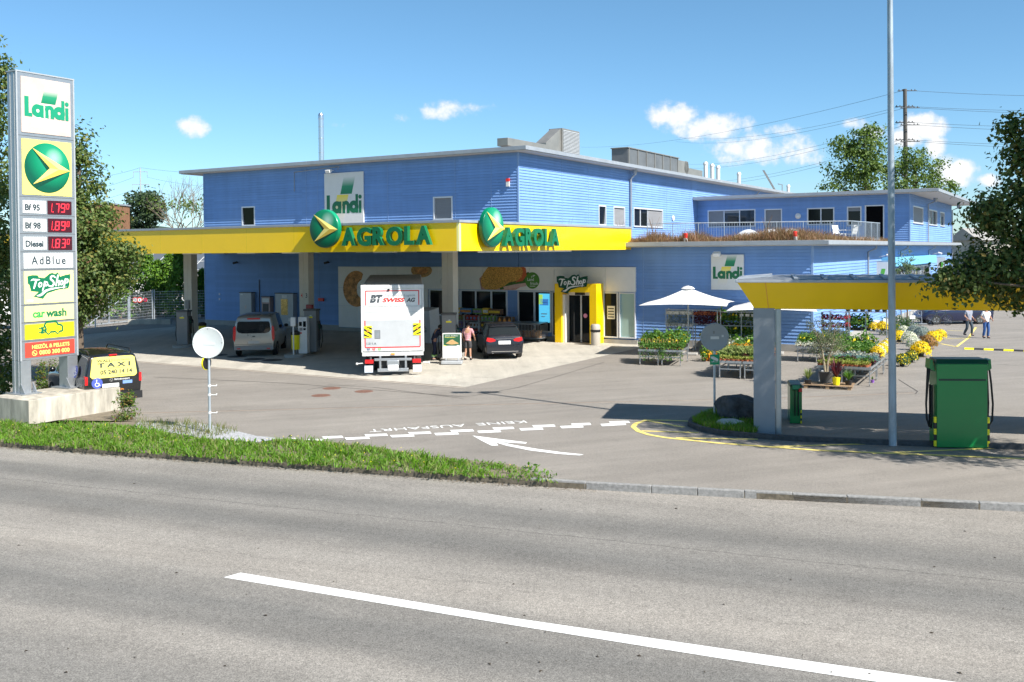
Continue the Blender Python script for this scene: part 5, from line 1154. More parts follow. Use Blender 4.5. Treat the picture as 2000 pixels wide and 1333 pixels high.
# ------------------------------------------------------------------ round traffic mirrors seen from behind
def mirror_sign(loc, rot, label, h, r_, post_h, dark, extra=True):
    t = thing('traffic_mirror', label, 'traffic mirror', loc, 0, 'round mirror backs on posts')
    b = MB(); b.cyl((0, 0, -.02), (0, 0, post_h), .035, n=10); b.build('post', M['steel'], t, smooth=50)
    d = MB(Matrix.Translation((0, -.06, h)) @ Matrix.Rotation(rot, 4, 'Z') @ Matrix.Rotation(R(90), 4, 'X'))
    d.lathe([(r_, -.02), (r_ * 1.01, .0), (r_ * .97, .022), (r_ * .92, .012), (0, .014)], 40); o = d.build('disc', mat('mirror_back_' + ('grey' if dark else 'white'), (.30, .33, .36) if dark else (.58, .61, .61), .45, var=.05), t, smooth=30)
    e = MB(Matrix.Translation((0, -.06, h)) @ Matrix.Rotation(rot, 4, 'Z')); e.box(-.12 * r_ / .4, -.02, -.06, .12 * r_ / .4, -.0145, .02, 0)
    for a in (90, 0, 270, 180): x, z = r_ * .9 * math.cos(R(a)), r_ * .9 * math.sin(R(a)); e.box(x - .012, -.02, z - .012, x + .012, -.013, z + .012, 1)
    if not dark: e.box(.13, -.02, -.06, .19, -.0145, 0.0, 0)
    else: e.box(-.05, -.02, .1, -.0, -.0145, .18, 1); e.box(.2, -.02, .0, .26, -.0145, .06, 0)
    e.build('sticker', [mat('sticker_pale', (.6, .62, .64), .5), M['midgray']], o)
    return t
p = at(410, 845, .02)
t = mirror_sign(tuple(p), 0, 'round white traffic mirror seen from behind on a galvanised post in the gravel', 2.50, .43, 2.46, False)
b = MB(Matrix.Translation((-.10, .06, 1.93)) @ Matrix.Rotation(R(70), 4, 'Z') @ Matrix.Rotation(R(-90), 4, 'X')); b.lathe([(.18, -.04), (.19, 0), (.17, .03), (0, .03)], 24, 0); b.lathe([(.195, -.03), (.195, .01), (.19, .015)], 24, 1); b.build('small_mirror', [M['black'], M['brightyellow']], t)
for z in (.55, 1.05, 1.3): b = MB(); b.cyl((-.01, -.01, z), (.2, -.02, z), .013, n=6); b.cyl((0, 0, z - .03), (0, 0, z + .03), .045, n=10); b.cyl((.2, -.05, z), (.2, .02, z + .02), .015, n=6); b.build('clamp', M['white'], t)
p = at(1395.7, 813.7, .1)
t = mirror_sign(tuple(p), 0, 'round grey traffic mirror seen from behind on the island post beside the boulder', 2.33, .41, 2.4, True)
b = MB(); b.box(-.14, -.06, 1.52, .14, -.045, 1.82, 0); b.box(-.10, -.064, 1.60, .10, -.0605, 1.61, 1)
ribbon(b, [(-.08, 1.73), (.07, 1.66)], .07, -.064, -.0605, 1); ribbon(b, [(-.05, 1.77), (.09, 1.69)], .012, -.066, -.0605, 1); ribbon(b, [(-.02, 1.64), (-.07, 1.6)], .02, -.066, -.0605, 1)
b.build('camera_notice', [mat('notice_green', (.0, .30, .13), .45), M['white']], t)

# ------------------------------------------------------------------ tall lamp mast
p = Vector((9.58, 24.30, .0))
t = thing('lamp_mast', 'tall galvanised lamp mast rising out of the frame behind the dark kerb', 'lamp mast', tuple(p))
M['mast'] = mat('mast_steel', (.33, .39, .45), .5, .35, var=.25, vscale=5, stretch=(1, 1, .3))
b = MB(); b.cyl((0, 0, 0), (-.06, 0, 13.5), .098, .062, 20); b.build('pole', M['mast'], t, smooth=50)
for sx in (-1, 1): b = MB(); b.tube([(-.06, 0, 13.4), (-.06 + sx * .5, 0, 13.6)], .03, 6); b.box(-.06 + sx * .5 - .3, -.15, 13.55, -.06 + sx * .5 + .3, .15, 13.68); b.build('luminaire', M['alu'], t)

# ------------------------------------------------------------------ second canopy over the right hand dispensers
CR = R(-15)
c0_ = Vector((5.98, 25.62, 0))
t2 = thing('charging_canopy', 'low yellow canopy with seamed metal roof on a grey post at the right', 'canopy', tuple(c0_), CR)
Lc, Wc = 15.0, 2.75; zt, zb = 4.10, 3.38; i_ = .44
M['ydeep'] = M['yellow']
b = MB()
o = [(0, 0), (Lc, 0), (Lc, Wc), (0, Wc)]; n_ = [(i_, i_), (Lc - i_, i_), (Lc - i_, Wc - i_), (i_, Wc - i_)]
v = [(x, y, zt) for x, y in o] + [(x, y, zb) for x, y in n_]
b.add(v, [(0, 4, 5, 1)[::-1] if False else (4, 5, 1, 0), (5, 6, 2, 1), (6, 7, 3, 2), (7, 4, 0, 3), (7, 6, 5, 4)])
fa2 = b.build('fascia', M['yellow'], t2)
b = MB(); a0 = Vector((.72, 0, zt)); a1 = Vector((.80, i_, zb)); b.add([tuple(a0 + Vector((-.01, -.004, 0))), tuple(a0 + Vector((.012, -.004, 0))), tuple(a1 + Vector((.012, -.004, 0))), tuple(a1 + Vector((-.01, -.004, 0)))], [(0, 3, 2, 1)]); b.build('panel_seam', M['golddark'], fa2)
b = MB(); b.box(-.05, -.05, zt, Lc, Wc + .05, zt + .075); b.build('gutter', M['zinc'], t2, bevel=.01)
b = MB(); zr = zt + .16; e0 = .0; r1 = .78
v = [(e0, e0, zt + .08), (Lc, e0, zt + .08), (Lc, Wc, zt + .08), (e0, Wc, zt + .08), (1.15, r1, zr), (Lc, r1, zr), (Lc, Wc - r1, zr), (1.15, Wc - r1, zr)]
b.add(v, [(0, 1, 5, 4), (3, 0, 4, 7), (2, 3, 7, 6), (4, 5, 6, 7), (1, 2, 6, 5)])
ro = b.build('roof', mat('dark_roof_sheet', (.21, .22, .24), .5, .2, var=.15, vscale=2), t2)
for k in range(19):
    b = MB(); x = 1.5 + k * .74; b.add([(x - .05, 0.0, zt + .085), (x + .05, 0, zt + .085), (x + .05, 0, zt + .125), (x - .05, 0, zt + .125), (x - .11, r1, zr + .005), (x - .02, r1, zr + .005), (x - .02, r1, zr + .05), (x - .11, r1, zr + .05)], [(0, 1, 2, 3), (4, 7, 6, 5), (3, 2, 6, 7), (1, 5, 6, 2), (0, 3, 7, 4)]); b.build('standing_seam', M['zinc'], ro)
for k in range(9):
    b = MB(); y = .3 + k * .26; b.add([(.02, y - .012, zt + .085), (.02, y + .012, zt + .085), (.9, y + .012, zt + .15), (.9, y - .012, zt + .15), (.02, y, zt + .115), (.9, y, zt + .185)], [(0, 3, 5, 4), (1, 4, 5, 2)]); b.build('standing_seam', M['zinc'], ro)

b = MB(); x = .40; b.box(x, i_ - .02, 0, x + .56, i_ + .62, zb + .02); b.build('column', mat('column_grey', (.25, .27, .30), .5, var=.07, vscale=3), t2, bevel=.008)
b = MB(); b.box(x + .567, i_ + .02, 0, x + .72, i_ + .5, zb); b.box(x + .60, i_ - .02, 0.0, x + .69, i_ + .018, zb); b.build('cable_duct', M['alu'], t2, bevel=.006)
b = MB(); b.box(12.2, i_, 0, 12.8, i_ + .6, zb + .02); b.build('column', M['steelpaint'], t2)

# ------------------------------------------------------------------ green dispensers
M['dgreen'] = mat('dispenser_green', (.003, .22, .052), .30, spec=.5, coat=.2)
def dispenser(loc, rot, label):
    t = thing('green_dispenser', label, 'dispenser', loc, rot, 'green dispensers under the low canopy')
    b = MB(); b.box(-.60, -.3, 0, .60, .3, 1.98); b.build('cabinet', M['dgreen'], t, bevel=.012)
    b = MB(); b.add([(-.63, -.33, 1.99), (.63, -.33, 1.99), (.63, .33, 1.99), (-.63, .33, 1.99), (-.60, -.26, 2.09), (.60, -.26, 2.09), (.60, .26, 2.09), (-.60, .26, 2.09), (-.60, -.3, 1.981), (.60, -.3, 1.981), (.60, .3, 1.981), (-.60, .3, 1.981)], [(0, 1, 5, 4), (1, 2, 6, 5), (2, 3, 7, 6), (3, 0, 4, 7), (4, 5, 6, 7), (8, 9, 1, 0), (9, 10, 2, 1), (10, 11, 3, 2), (11, 8, 0, 3)]); b.build('hood', M['greendark'], t, bevel=.01)
    b = MB(); b.box(-.56, -.306, 1.58, .56, -.301, 1.63)
    for k in range(28): b.box(-.55 + k * .04, -.309, 1.585, -.535 + k * .04, -.3065, 1.625, 1)
    b.build('vent_grille', [M['greendark'], M['black']], t)
    for sx in (-1, 1):
        b = MB(); b.add([(sx * .61, -.18, 1.78), (sx * .74, -.18, 1.86), (sx * .74, .18, 1.86), (sx * .67, .18, 1.78), (sx * .67, -.18, 2.06), (sx * .72, -.18, 2.08), (sx * .72, .18, 2.08), (sx * .67, .18, 2.06)], [(0, 1, 5, 4), (1, 2, 6, 5), (2, 3, 7, 6), (3, 0, 4, 7), (4, 5, 6, 7), (3, 2, 1, 0)]); b.build('hose_arm', M['dgreen'], t)
        for k, (bul, y) in enumerate(((.16, -.1), (.06, .06))):
            b = MB(); b.tube([(sx * .71, y, 1.88), (sx * (.71 + bul * .3), y, 1.5), (sx * (.72 + bul * .5), y, 1.0), (sx * (.71 + bul * .45), y, .62), (sx * .68, y, .42), (sx * .66, y, .8), (sx * .66, y, 1.3), (sx * .66, y, 1.45)], .025, 8); b.build('hose', M['rubber'], t, smooth=70)
        b = MB(); 
        for k in range(5): b.box(sx * .604, -.28, .02 + k * .14, sx * .66, -.22, .16 + k * .14 - .002, k % 2) if sx > 0 else b.box(-.66, -.28, .02 + k * .14, -.604, -.22, .16 + k * .14 - .002, k % 2)
        b.build('guard_strip', [M['brightyellow'], M['black']], t)
    b = MB(); b.box(-.7, -.34, -.02, .7, .34, .05); b.build('plinth', M['darkgray'], t) if False else None
    t.scale = (1, 1, 1.05); return t
dispenser((11.16, 24.15, .02), R(-6), 'large green dispenser seen from behind with black hoses at both sides, beside the lamp mast')
d2 = dispenser((8.16, 27.9, .01), R(78), 'green dispenser mostly hidden behind the grey canopy post, seen from its side')
d2.scale = (.8, .55, .53)
b = MB(); b.box(-.1, -.08, 0, .1, .08, .16); o = b.build('nozzle_holder', M['red'], d2, loc=(-.75, -.2, 1.75))

# ------------------------------------------------------------------ boulder and pale rock
def rock(name, c, r, seed, m, label):
    rr = np.random.default_rng(seed); bm = bmesh.new(); bmesh.ops.create_icosphere(bm, subdivisions=4, radius=1)
    pl = [(Vector(rr.normal(size=3)).normalized(), rr.uniform(.68, .9)) for _ in range(26)]
    from mathutils import noise as ns
    for v_ in bm.verts:
        p = v_.co.copy()
        for n_, d in pl:
            k = p.dot(n_)
            if k > d: p -= n_ * (k - d) * .9
        p += p.normalized() * (ns.noise(p * 2.2 + Vector((seed, 0, 0))) * .10 + ns.noise(p * 6 + Vector((0, seed, 0))) * .035)
        v_.co = Vector((p.x * r[0], p.y * r[1], p.z * r[2]))
    me = bpy.data.meshes.new(name); bm.to_mesh(me); bm.free(); me.materials.append(m); me.shade_smooth(); me.set_sharp_from_angle(angle=R(32))
    o = bpy.data.objects.new(name, me); COL.objects.link(o); o.location = c; tag(o, label, 'rock'); return o
rock('boulder', (6.50, 27.72, .36), (.80, .62, .50), 3, M['boulder'], 'large dark boulder on the grassy kerbed island beside the mirror post')
rock('rock', (6.05, 26.75, .13), (.42, .28, .17), 8, M['palerock'], 'low pale rock lying in the grass before the dark boulder')

# ------------------------------------------------------------------ speed bump far right
t = thing('speed_bump', 'yellow and black striped rubber speed bump across the car park lane on the right', 'speed bump', tuple(at(1884, 682)), 0)
a_ = at(1884, 682); e_ = at(2040, 688); d_ = (e_ - a_); n = 8; L_ = d_.length / n; an = math.atan2(d_.y, d_.x); t.rotation_euler = (0, 0, an)
for k in range(n): b = MB(); b.prism([(-.25, .0), (-.12, .055), (.12, .055), (.25, .0)], 0, L_ - .01) if False else b.add([(k * L_, -.22, .002), (k * L_, -.1, .06), (k * L_, .1, .06), (k * L_, .22, .002), ((k + 1) * L_ - .01, -.22, .002), ((k + 1) * L_ - .01, -.1, .06), ((k + 1) * L_ - .01, .1, .06), ((k + 1) * L_ - .01, .22, .002)], [(0, 4, 5, 1), (1, 5, 6, 2), (2, 6, 7, 3), (0, 1, 2, 3), (7, 6, 5, 4)]); b.build('segment', M['brightyellow'] if k % 2 == 0 else M['rubber'], t)
# ------------------------------------------------------------------ vehicles: local +y is forward, z up, origin on the ground under the middle
def carpaint(name, c, metal=.3): return mat(name, c, .28, metal, spec=.6, coat=.7, var=.03, vscale=2)
M['rim'] = mat('alloy_rim', (.42, .43, .45), .3, .8); M['chrome'] = mat('chrome', (.7, .7, .72), .12, 1.0)
M['plate'] = mat('number_plate', (.70, .70, .70), .45); M['carglass'] = mat('car_glass', (.015, .02, .024), .03, spec=.8)
def wheel(par, x, y, r, w=.2, dual=False):
    s = 1 if x > 0 else -1
    b = MB(Matrix.Translation((x, y, r)) @ Matrix.Rotation(R(90) * s, 4, 'Y'))
    b.lathe([(r * .6, -w / 2), (r * .93, -w / 2), (r, -w * .35), (r, w * .35), (r * .93, w / 2), (r * .66, w / 2 - .005), (r * .62, w * .3)], 26); o = b.build('wheel', M['rubber'], par, smooth=40)
    b = MB(Matrix.Translation((x, y, r)) @ Matrix.Rotation(R(90) * s, 4, 'Y')); b.lathe([(r * .64, w * .42), (r * .58, w * .30), (r * .2, w * .36), (r * .14, w * .42), (0, w * .42)], 24, 0)
    for k in range(5): a = k * 2 * math.pi / 5; b.add([(r * .16 * math.cos(a - .5), r * .16 * math.sin(a - .5), w * .40), (r * .6 * math.cos(a - .17), r * .6 * math.sin(a - .17), w * .44), (r * .6 * math.cos(a + .17), r * .6 * math.sin(a + .17), w * .44), (r * .16 * math.cos(a + .5), r * .16 * math.sin(a + .5), w * .40)], [(0, 1, 2, 3)], 1)
    b.build('rim', [M['darkgray'], M['rim']], o, smooth=30); return o
def shell(par, secs, paint, side=(), rear=None, front=None, arch=(), trim=None, ny=64):
    S_ = np.array(secs, float); ys = np.unique(np.concatenate([np.linspace(S_[0, 0], S_[-1, 0], ny), S_[:, 0], [q for r_ in side for q in r_], list(rear or ()), list(front or ())]))
    def ip(j):
        y = S_[:, 0]; v = S_[:, j]; m = np.gradient(v, y); i = np.clip(np.searchsorted(y, ys, side='right') - 1, 0, len(y) - 2); h = y[i + 1] - y[i]; t = (ys - y[i]) / h
        d = (v[i + 1] - v[i]) / h
        m0 = np.where(m[i] * d <= 0, 0, np.sign(d) * np.minimum(abs(m[i]), 3 * abs(d))); m1 = np.where(m[i + 1] * d <= 0, 0, np.sign(d) * np.minimum(abs(m[i + 1]), 3 * abs(d)))
        return (2 * t ** 3 - 3 * t ** 2 + 1) * v[i] + (t ** 3 - 2 * t ** 2 + t) * h * m0 + (-2 * t ** 3 + 3 * t ** 2) * v[i + 1] + (t ** 3 - t ** 2) * h * m1
    zl, zb, zt, wl, wb, wt = [ip(j) for j in range(1, 7)]
    rings = []
    for i in range(len(ys)):
        a = lambda t, bul: (wb[i] * .965 + (wt[i] - wb[i] * .965) * t + bul, zb[i] + (zt[i] - .05 * min(1, (zt[i] - zb[i]) * 3) - zb[i]) * t)
        h = [(0, zl[i]), (wl[i] * .82, zl[i]), (wl[i] * .96, zl[i] + .04), (wl[i], zl[i] + .16), (wb[i] * 1.0, zb[i] - (zb[i] - zl[i]) * .34), (wb[i], zb[i] - .08 * min(1, (zb[i] - zl[i]))), (wb[i] * .985, zb[i] - .015), a(0.03, 0), a(.35, .012), a(.7, .012), a(1, 0), (wt[i] * .90, zt[i] - .012), (wt[i] * .55, zt[i] + .008), (0, zt[i] + .018)]
        full = h + [(-x, z) for x, z in h[-2:0:-1]]; rings.append([(x, ys[i], z) for x, z in full])
    n = len(rings[0]); V = [p for r_ in rings for p in r_]
    groups = {'body': [], 'side': {}, 'rear': [], 'front': []}
    for i in range(len(ys) - 1):
        ym = (ys[i] + ys[i + 1]) / 2
        for j in range(n):
            f = (i * n + j, (i + 1) * n + j, (i + 1) * n + (j + 1) % n, i * n + (j + 1) % n); jj = j if j < 13 else n - 1 - j
            k = None
            if rear and rear[0] < ym < rear[1] and jj >= 10: k = 'rear'
            elif front and front[0] < ym < front[1] and jj >= 10: k = 'front'
            elif 7 <= jj <= 9:
                for q, (a0, a1) in enumerate(side):
                    if a0 < ym < a1: k = ('side', q, j < 13)
            if k is None: groups['body'].append(f)
            elif isinstance(k, str): groups[k].append(f)
            else: groups['side'].setdefault(k, []).append(f)
    groups['body'] += [tuple(range(n)), tuple(range((len(ys) - 1) * n, len(ys) * n))[::-1]]
    def mk(name, fs, m, par):
        used = sorted({q for f in fs for q in f}); mp = {q: i for i, q in enumerate(used)}; b = MB(); b.add([V[q] for q in used], [tuple(mp[q] for q in f)[::-1] for f in fs]); return b.build(name, m, par, smooth=38)
    body = mk('body', groups['body'], paint, par)
    for k, fs in groups['side'].items(): mk('side_window', fs, M['carglass'], par)
    if groups['rear']: mk('rear_window', groups['rear'], M['carglass'], par)
    if groups['front']: mk('windscreen', groups['front'], M['carglass'], par)
    for (y, r_, x) in arch:      # dark wheel arches
        for s in (-1, 1):
            b = MB(Matrix.Translation((s * x, y, r_ * .98)) @ Matrix.Rotation(R(90) * s, 4, 'Y')); b.lathe([(0, -.12), (r_ * 1.16, -.12), (r_ * 1.16, .012), (r_ * 1.02, .012)], 26); b.build('wheel_arch', M['black'], par)
    return body
def bits(par, name, m, prisms, y=None, bevel=0):
    b = MB(); 
    for pts, y0, y1 in prisms: b.prism(pts, y0, y1)
    return b.build(name, m, par, bevel=bevel)
def rect(x0, z0, x1, z1): return [(x0, z0), (x1, z0), (x1, z1), (x0, z1)]
def mirrors(par, x, y, z, m):
    for s in (-1, 1): b = MB(); b.ell((s * x, y, z), (.11, .07, .085), 12, 8); b.build('wing_mirror', m, par, smooth=60)
# -- dark hatchback at the right hand pump
p = at(973, 702); HD = R(98)
car = thing('parked_car', 'black hatchback with red tail lamps seen from behind beside the right canopy column', 'car', (p.x, p.y + 2.0, .004), HD - R(90))
cp = carpaint('black_blue_paint', (.012, .014, .022))
shell(car, [(-2.18, .42, .72, .80, .74, .80, .72), (-2.14, .32, .86, .98, .82, .87, .74), (-2.05, .26, .96, 1.10, .86, .89, .72), (-1.72, .22, .99, 1.46, .88, .90, .66), (-1.4, .20, 1.0, 1.54, .89, .90, .66), (-.5, .2, 1.0, 1.585, .89, .90, .67), (.3, .2, .98, 1.54, .89, .90, .66), (.95, .2, .96, 1.20, .89, .90, .70), (1.25, .2, .94, 1.02, .88, .89, .76), (1.85, .22, .82, .88, .86, .86, .72), (2.1, .28, .68, .74, .78, .76, .62), (2.18, .4, .58, .6, .66, .62, .5)],
      cp, [(-1.5, -.55), (-.48, .35), (.4, .8)], (-2.04, -1.68), (.35, 1.15), [(-1.3, .32, .80), (1.35, .32, .80)])
for x in (-.80, .80):
    for y in (-1.3, 1.35): wheel(car, x, y, .32, .2)
for s in (-1, 1):
    bits(car, 'tail_light', M['redlamp'], [([(s * .84, .86), (s * .80, 1.02), (s * .52, .97), (s * .40, .90), (s * .44, .84), (s * .66, .80)], -2.185, -1.98)], bevel=.02)
    b = MB(); b.cyl((s * .55, -2.22, .32), (s * .55, -2.0, .32), .045, n=12); b.build('exhaust', M['chrome'], car)
    bits(car, 'headlight', M['white'], [([(s * .5, .6), (s * .78, .62), (s * .74, .76), (s * .5, .7)], 1.95, 2.16)])
bits(car, 'bumper', cp, [(rect(-.82, .30, .82, .62), -2.26, -1.9)], bevel=.07); bits(car, 'bumper_strip', M['chrome'], [(rect(-.62, .365, .62, .39), -2.275, -2.2), (rect(-.42, .93, .42, .955), -2.17, -2.02)])
bits(car, 'number_plate', M['plate'], [(rect(-.28, .70, .28, .86), -2.205, -2.15)])
b = MB(); ringseg(b, 0, 1.0, .055, .042, 0, 6.2832, -2.12, -2.1)
for a in (90, 210, 330): ribbon(b, [(0, 1.0), (.048 * math.cos(R(a)), 1.0 + .048 * math.sin(R(a)))], .014, -2.12, -2.1)
b.build('badge', M['chrome'], car)
b = MB(); b.tube([(0, -2.06, 1.09), (.35, -1.98, 1.14)], .012, 5); b.build('wiper', M['black'], car); mirrors(car, .98, .72, 1.02, cp)
b = MB(); b.box(-.62, -1.78, 1.485, .62, -1.5, 1.515); b.build('roof_spoiler', cp, car, bevel=.012)
# -- silver van
p = at(487, 697); HD = R(96)
van = thing('parked_van', 'silver grey van with dark rear window parked under the canopy at the middle pumps', 'van', (p.x, p.y + 2.35, .004), HD - R(90))
vp = carpaint('silver_grey_paint', (.34, .335, .31), .4)
shell(van, [(-2.5, .40, 1.0, 1.02, .84, .90, .82), (-2.48, .34, 1.12, 1.55, .90, .96, .82), (-2.42, .30, 1.15, 1.84, .93, .99, .80), (-2.2, .28, 1.16, 1.95, .95, .99, .79), (-.5, .26, 1.16, 2.0, .96, .99, .80), (.6, .26, 1.14, 1.95, .96, .99, .79), (1.45, .26, 1.12, 1.45, .96, .98, .80), (1.8, .26, 1.08, 1.16, .95, .97, .82), (2.3, .28, .92, 1.0, .90, .92, .74), (2.5, .40, .7, .74, .76, .78, .6)],
      vp, [(-2.1, -.9), (-.8, .3), (.36, 1.2)], None, (.66, 1.7), [(-1.5, .34, .90), (1.5, .34, .90)])
for x in (-.88, .88):
    for y in (-1.5, 1.5): wheel(van, x, y, .34, .22)
bits(van, 'rear_window', M['carglass'], [([(-.76, 1.62), (-.80, 1.30), (-.72, 1.18), (-.55, 1.13), (.55, 1.13), (.72, 1.18), (.80, 1.30), (.76, 1.62), (.70, 1.70), (-.70, 1.70)], -2.515, -2.4)])
for s in (-1, 1): bits(van, 'tail_light', M['redlamp'], [([(s * .86, 1.5), (s * .96, 1.42), (s * .985, .86), (s * .90, .72), (s * .86, .86), (s * .83, 1.2)], -2.505, -2.35)], bevel=.015)
bits(van, 'bumper', M['midgray'], [(rect(-.92, .34, .92, .52), -2.58, -2.3)], bevel=.05); bits(van, 'bumper_reflector', M['redlamp'], [(rect(-.78, .38, -.62, .43), -2.59, -2.5), (rect(.62, .38, .78, .43), -2.59, -2.5)])
bits(van, 'tailgate_line', M['darkgray'], [(rect(-.86, .60, .86, .615), -2.508, -2.4)]); bits(van, 'number_plate', mat('plate_blurred', (.45, .44, .42), .5), [(rect(-.27, .64, .27, .76), -2.515, -2.4)])
b = MB(Matrix.Translation((0, -2.505, .98)) @ Matrix.Rotation(R(90), 4, 'X')); b.ell((0, 0, 0), (.075, .03, .012), 16, 6); b.build('badge', M['ink'], van)
b = MB(); b.box(-.3, -2.5, 1.80, .3, -2.38, 1.86); b.build('brake_light', M['redlamp'], van); mirrors(van, 1.08, 1.1, 1.25, M['black'])
# -- black taxi van behind the price tower
p = at(220, 800); HD = R(131)
taxi = thing('taxi_van', 'black taxi van with a yellow lettered rear window parked behind the price sign', 'taxi', (p.x + 2.05 * math.cos(HD), p.y + 2.05 * math.sin(HD), .004), HD - R(90))
tp = carpaint('taxi_black_paint', (.008, .008, .009), .1)
shell(taxi, [(-2.2, .42, 1.0, 1.02, .78, .80, .74), (-2.18, .34, 1.04, 1.45, .84, .87, .74), (-2.12, .28, 1.06, 1.72, .86, .89, .72), (-1.9, .25, 1.06, 1.80, .88, .895, .72), (-.3, .24, 1.06, 1.83, .88, .895, .72), (.6, .24, 1.03, 1.74, .88, .895, .71), (1.2, .24, 1.0, 1.22, .88, .89, .74), (1.5, .24, .96, 1.04, .87, .88, .74), (2.0, .28, .82, .9, .82, .84, .66), (2.2, .4, .62, .66, .7, .7, .54)],
      tp, [(-2.0, -1.0), (-.9, .1), (.16, .95)], None, (.62, 1.4), [(-1.32, .33, .80), (1.36, .33, .80)])
for x in (-.80, .80):
    for y in (-1.32, 1.36): wheel(taxi, x, y, .33, .2)
tw_ = bits(taxi, 'rear_window', M['signyellow'], [([(-.66, 1.66), (-.73, 1.12), (-.66, 1.05), (.66, 1.05), (.73, 1.12), (.66, 1.66), (.58, 1.71), (-.58, 1.71)], -2.215, -2.1)]); tw_['label'] = 'yellow lettered rear window'
b = MB(); text_fit(b, 'WALLI', -.52, -.04, 1.56, .08, -2.218, .003, .03); text_fit(b, 'in any Service', .0, .5, 1.575, .05, -2.218, .003, .008); text_fit(b, 'T A X I', -.50, .52, 1.39, .14, -2.218, .003, .04); text_fit(b, '05 240 14 14', -.42, .58, 1.17, .13, -2.218, .003, .035); b.box(-.2, -2.2195, 1.345, .3, -2.216, 1.355); b.box(.1, -2.2195, 1.10, .55, -2.216, 1.115); b.build('lettering', M['ink'], tw_)
bits(taxi, 'number_plate', M['white'], [(rect(-.36, .74, .16, .86), -2.215, -2.1)]); b = MB(); text_fit(b, 'ZH 771010', -.30, .12, .765, .07, -2.2175, .003, .012); b.build('plate_text', M['ink'], taxi)
bits(taxi, 'sticker', mat('sticker_blue', (.18, .3, .65), .4), [(rect(.28, .82, .58, .92), -2.21, -2.1)])
b = MB(); text_fit(b, 'Behindtransport', .02, .5, .955, .06, -2.21, .003, .012); b.build('lettering', M['white'], taxi)
b = MB(); ringseg(b, -.08, .97, .055, .042, 0, 6.2832, -2.215, -2.18); ribbon(b, [(-.11, 1.0), (-.08, .94), (-.05, 1.0)], .012, -2.215, -2.18); b.build('badge', M['chrome'], taxi)
def wheelchair(mtx, par, r_=.17):
    b = MB(mtx); b.prism(arc(0, 0, r_, 0, 6.2832, 28)[:-1], -.004, 0, 0); o = b.build('wheelchair_sticker', mat('wheelchair_blue', (.07, .10, .42), .4), par)
    b = MB(mtx); k = r_; ringseg(b, .0, -.22 * k, .42 * k, .30 * k, R(130), R(400), -.006, -.0045); ribbon(b, [(-.08 * k, .42 * k), (-.06 * k, .0), (.26 * k, .0), (.40 * k, -.42 * k), (.54 * k, -.38 * k)], .12 * k, -.0065, -.0045); b.prism(arc(-.08 * k, .58 * k, .12 * k, 0, 6.2832, 12)[:-1], -.006, -.0045); b.build('pictogram', M['white'], o)
wheelchair(Matrix.Translation((-.52, -2.212, .9)), taxi, .17)
wheelchair(Matrix.Translation((-.895, -1.3, 1.22)) @ Matrix.Rotation(R(-90), 4, 'Z') @ Matrix.Rotation(R(-10), 4, 'X'), taxi, .2)
for s in (-1, 1):
    bits(taxi, 'tail_light', M['redlamp'], [([(s * .80, .86), (s * .885, .86), (s * .88, 1.14), (s * .80, 1.12)], -2.205, -2.05)], bevel=.012)
    b = MB(); b.tube([(s * .66, -1.9, 1.80), (s * .66, -1.75, 1.90), (s * .66, .3, 1.90), (s * .66, .45, 1.80)], .022, 6); b.build('roof_rail', M['black'], taxi)
b = MB(); b.box(-.12, -2.17, 1.745, .12, -2.1, 1.785); b.build('brake_light', M['redlamp'], taxi)
bits(taxi, 'bumper', M['black'], [(rect(-.87, .32, .87, .56), -2.30, -2.0)], bevel=.06)
b = MB(); b.prism(arc(.05, .46, .09, 0, 6.2832, 20)[:-1], -2.304, -2.29); b.build('ch_sticker', M['white'], taxi) if False else None
b = MB(Matrix.Translation((.0, 0, 0))); text_fit(b, 'taxi.ch', -.1, .3, .62, .06, -2.212, .003, .012); b.build('lettering', M['orange'], taxi); mirrors(taxi, .99, .85, 1.12, tp)
# -- white van far left and dark estate car at the back right
p = at(8, 645)
wv = thing('parked_van', 'white van at the left edge of the picture behind the trees', 'van', (p.x - .6, p.y + 1.2, 0), R(-72) )
wp = carpaint('white_van_paint', (.75, .75, .75), 0)
shell(wv, [(-2.9, .4, 1.1, 2.2, .9, .95, .85), (-2.7, .32, 1.2, 2.5, .95, 1.0, .86), (.2, .3, 1.2, 2.5, .96, 1.0, .86), (.9, .3, 1.2, 2.3, .96, 1.0, .84), (1.7, .3, 1.15, 1.45, .96, .98, .84), (2.2, .3, 1.05, 1.15, .93, .95, .8), (2.7, .36, .8, .9, .84, .86, .66)], wp, [(.4, 1.4)], None, (.95, 1.9), [(-1.8, .36, .9), (1.85, .36, .9)])
for x in (-.9, .9):
    for y in (-1.8, 1.85): wheel(wv, x, y, .36, .22)
bits(wv, 'bumper', M['darkgray'], [(rect(-.9, .3, .9, .62), 2.3, 2.78)], bevel=.06); mirrors(wv, 1.12, 1.2, 1.3, M['black'])
for s in (-1, 1): bits(wv, 'headlight', M['chrome'], [([(s * .55, .82), (s * .86, .86), (s * .84, 1.04), (s * .6, .96)], 2.3, 2.62)])
p = at(1872, 634)
ec = thing('parked_car', 'dark blue estate car parked at the back behind the bicycle, mostly hidden by the canopy', 'car', (p.x, p.y + .9, 0), R(92))
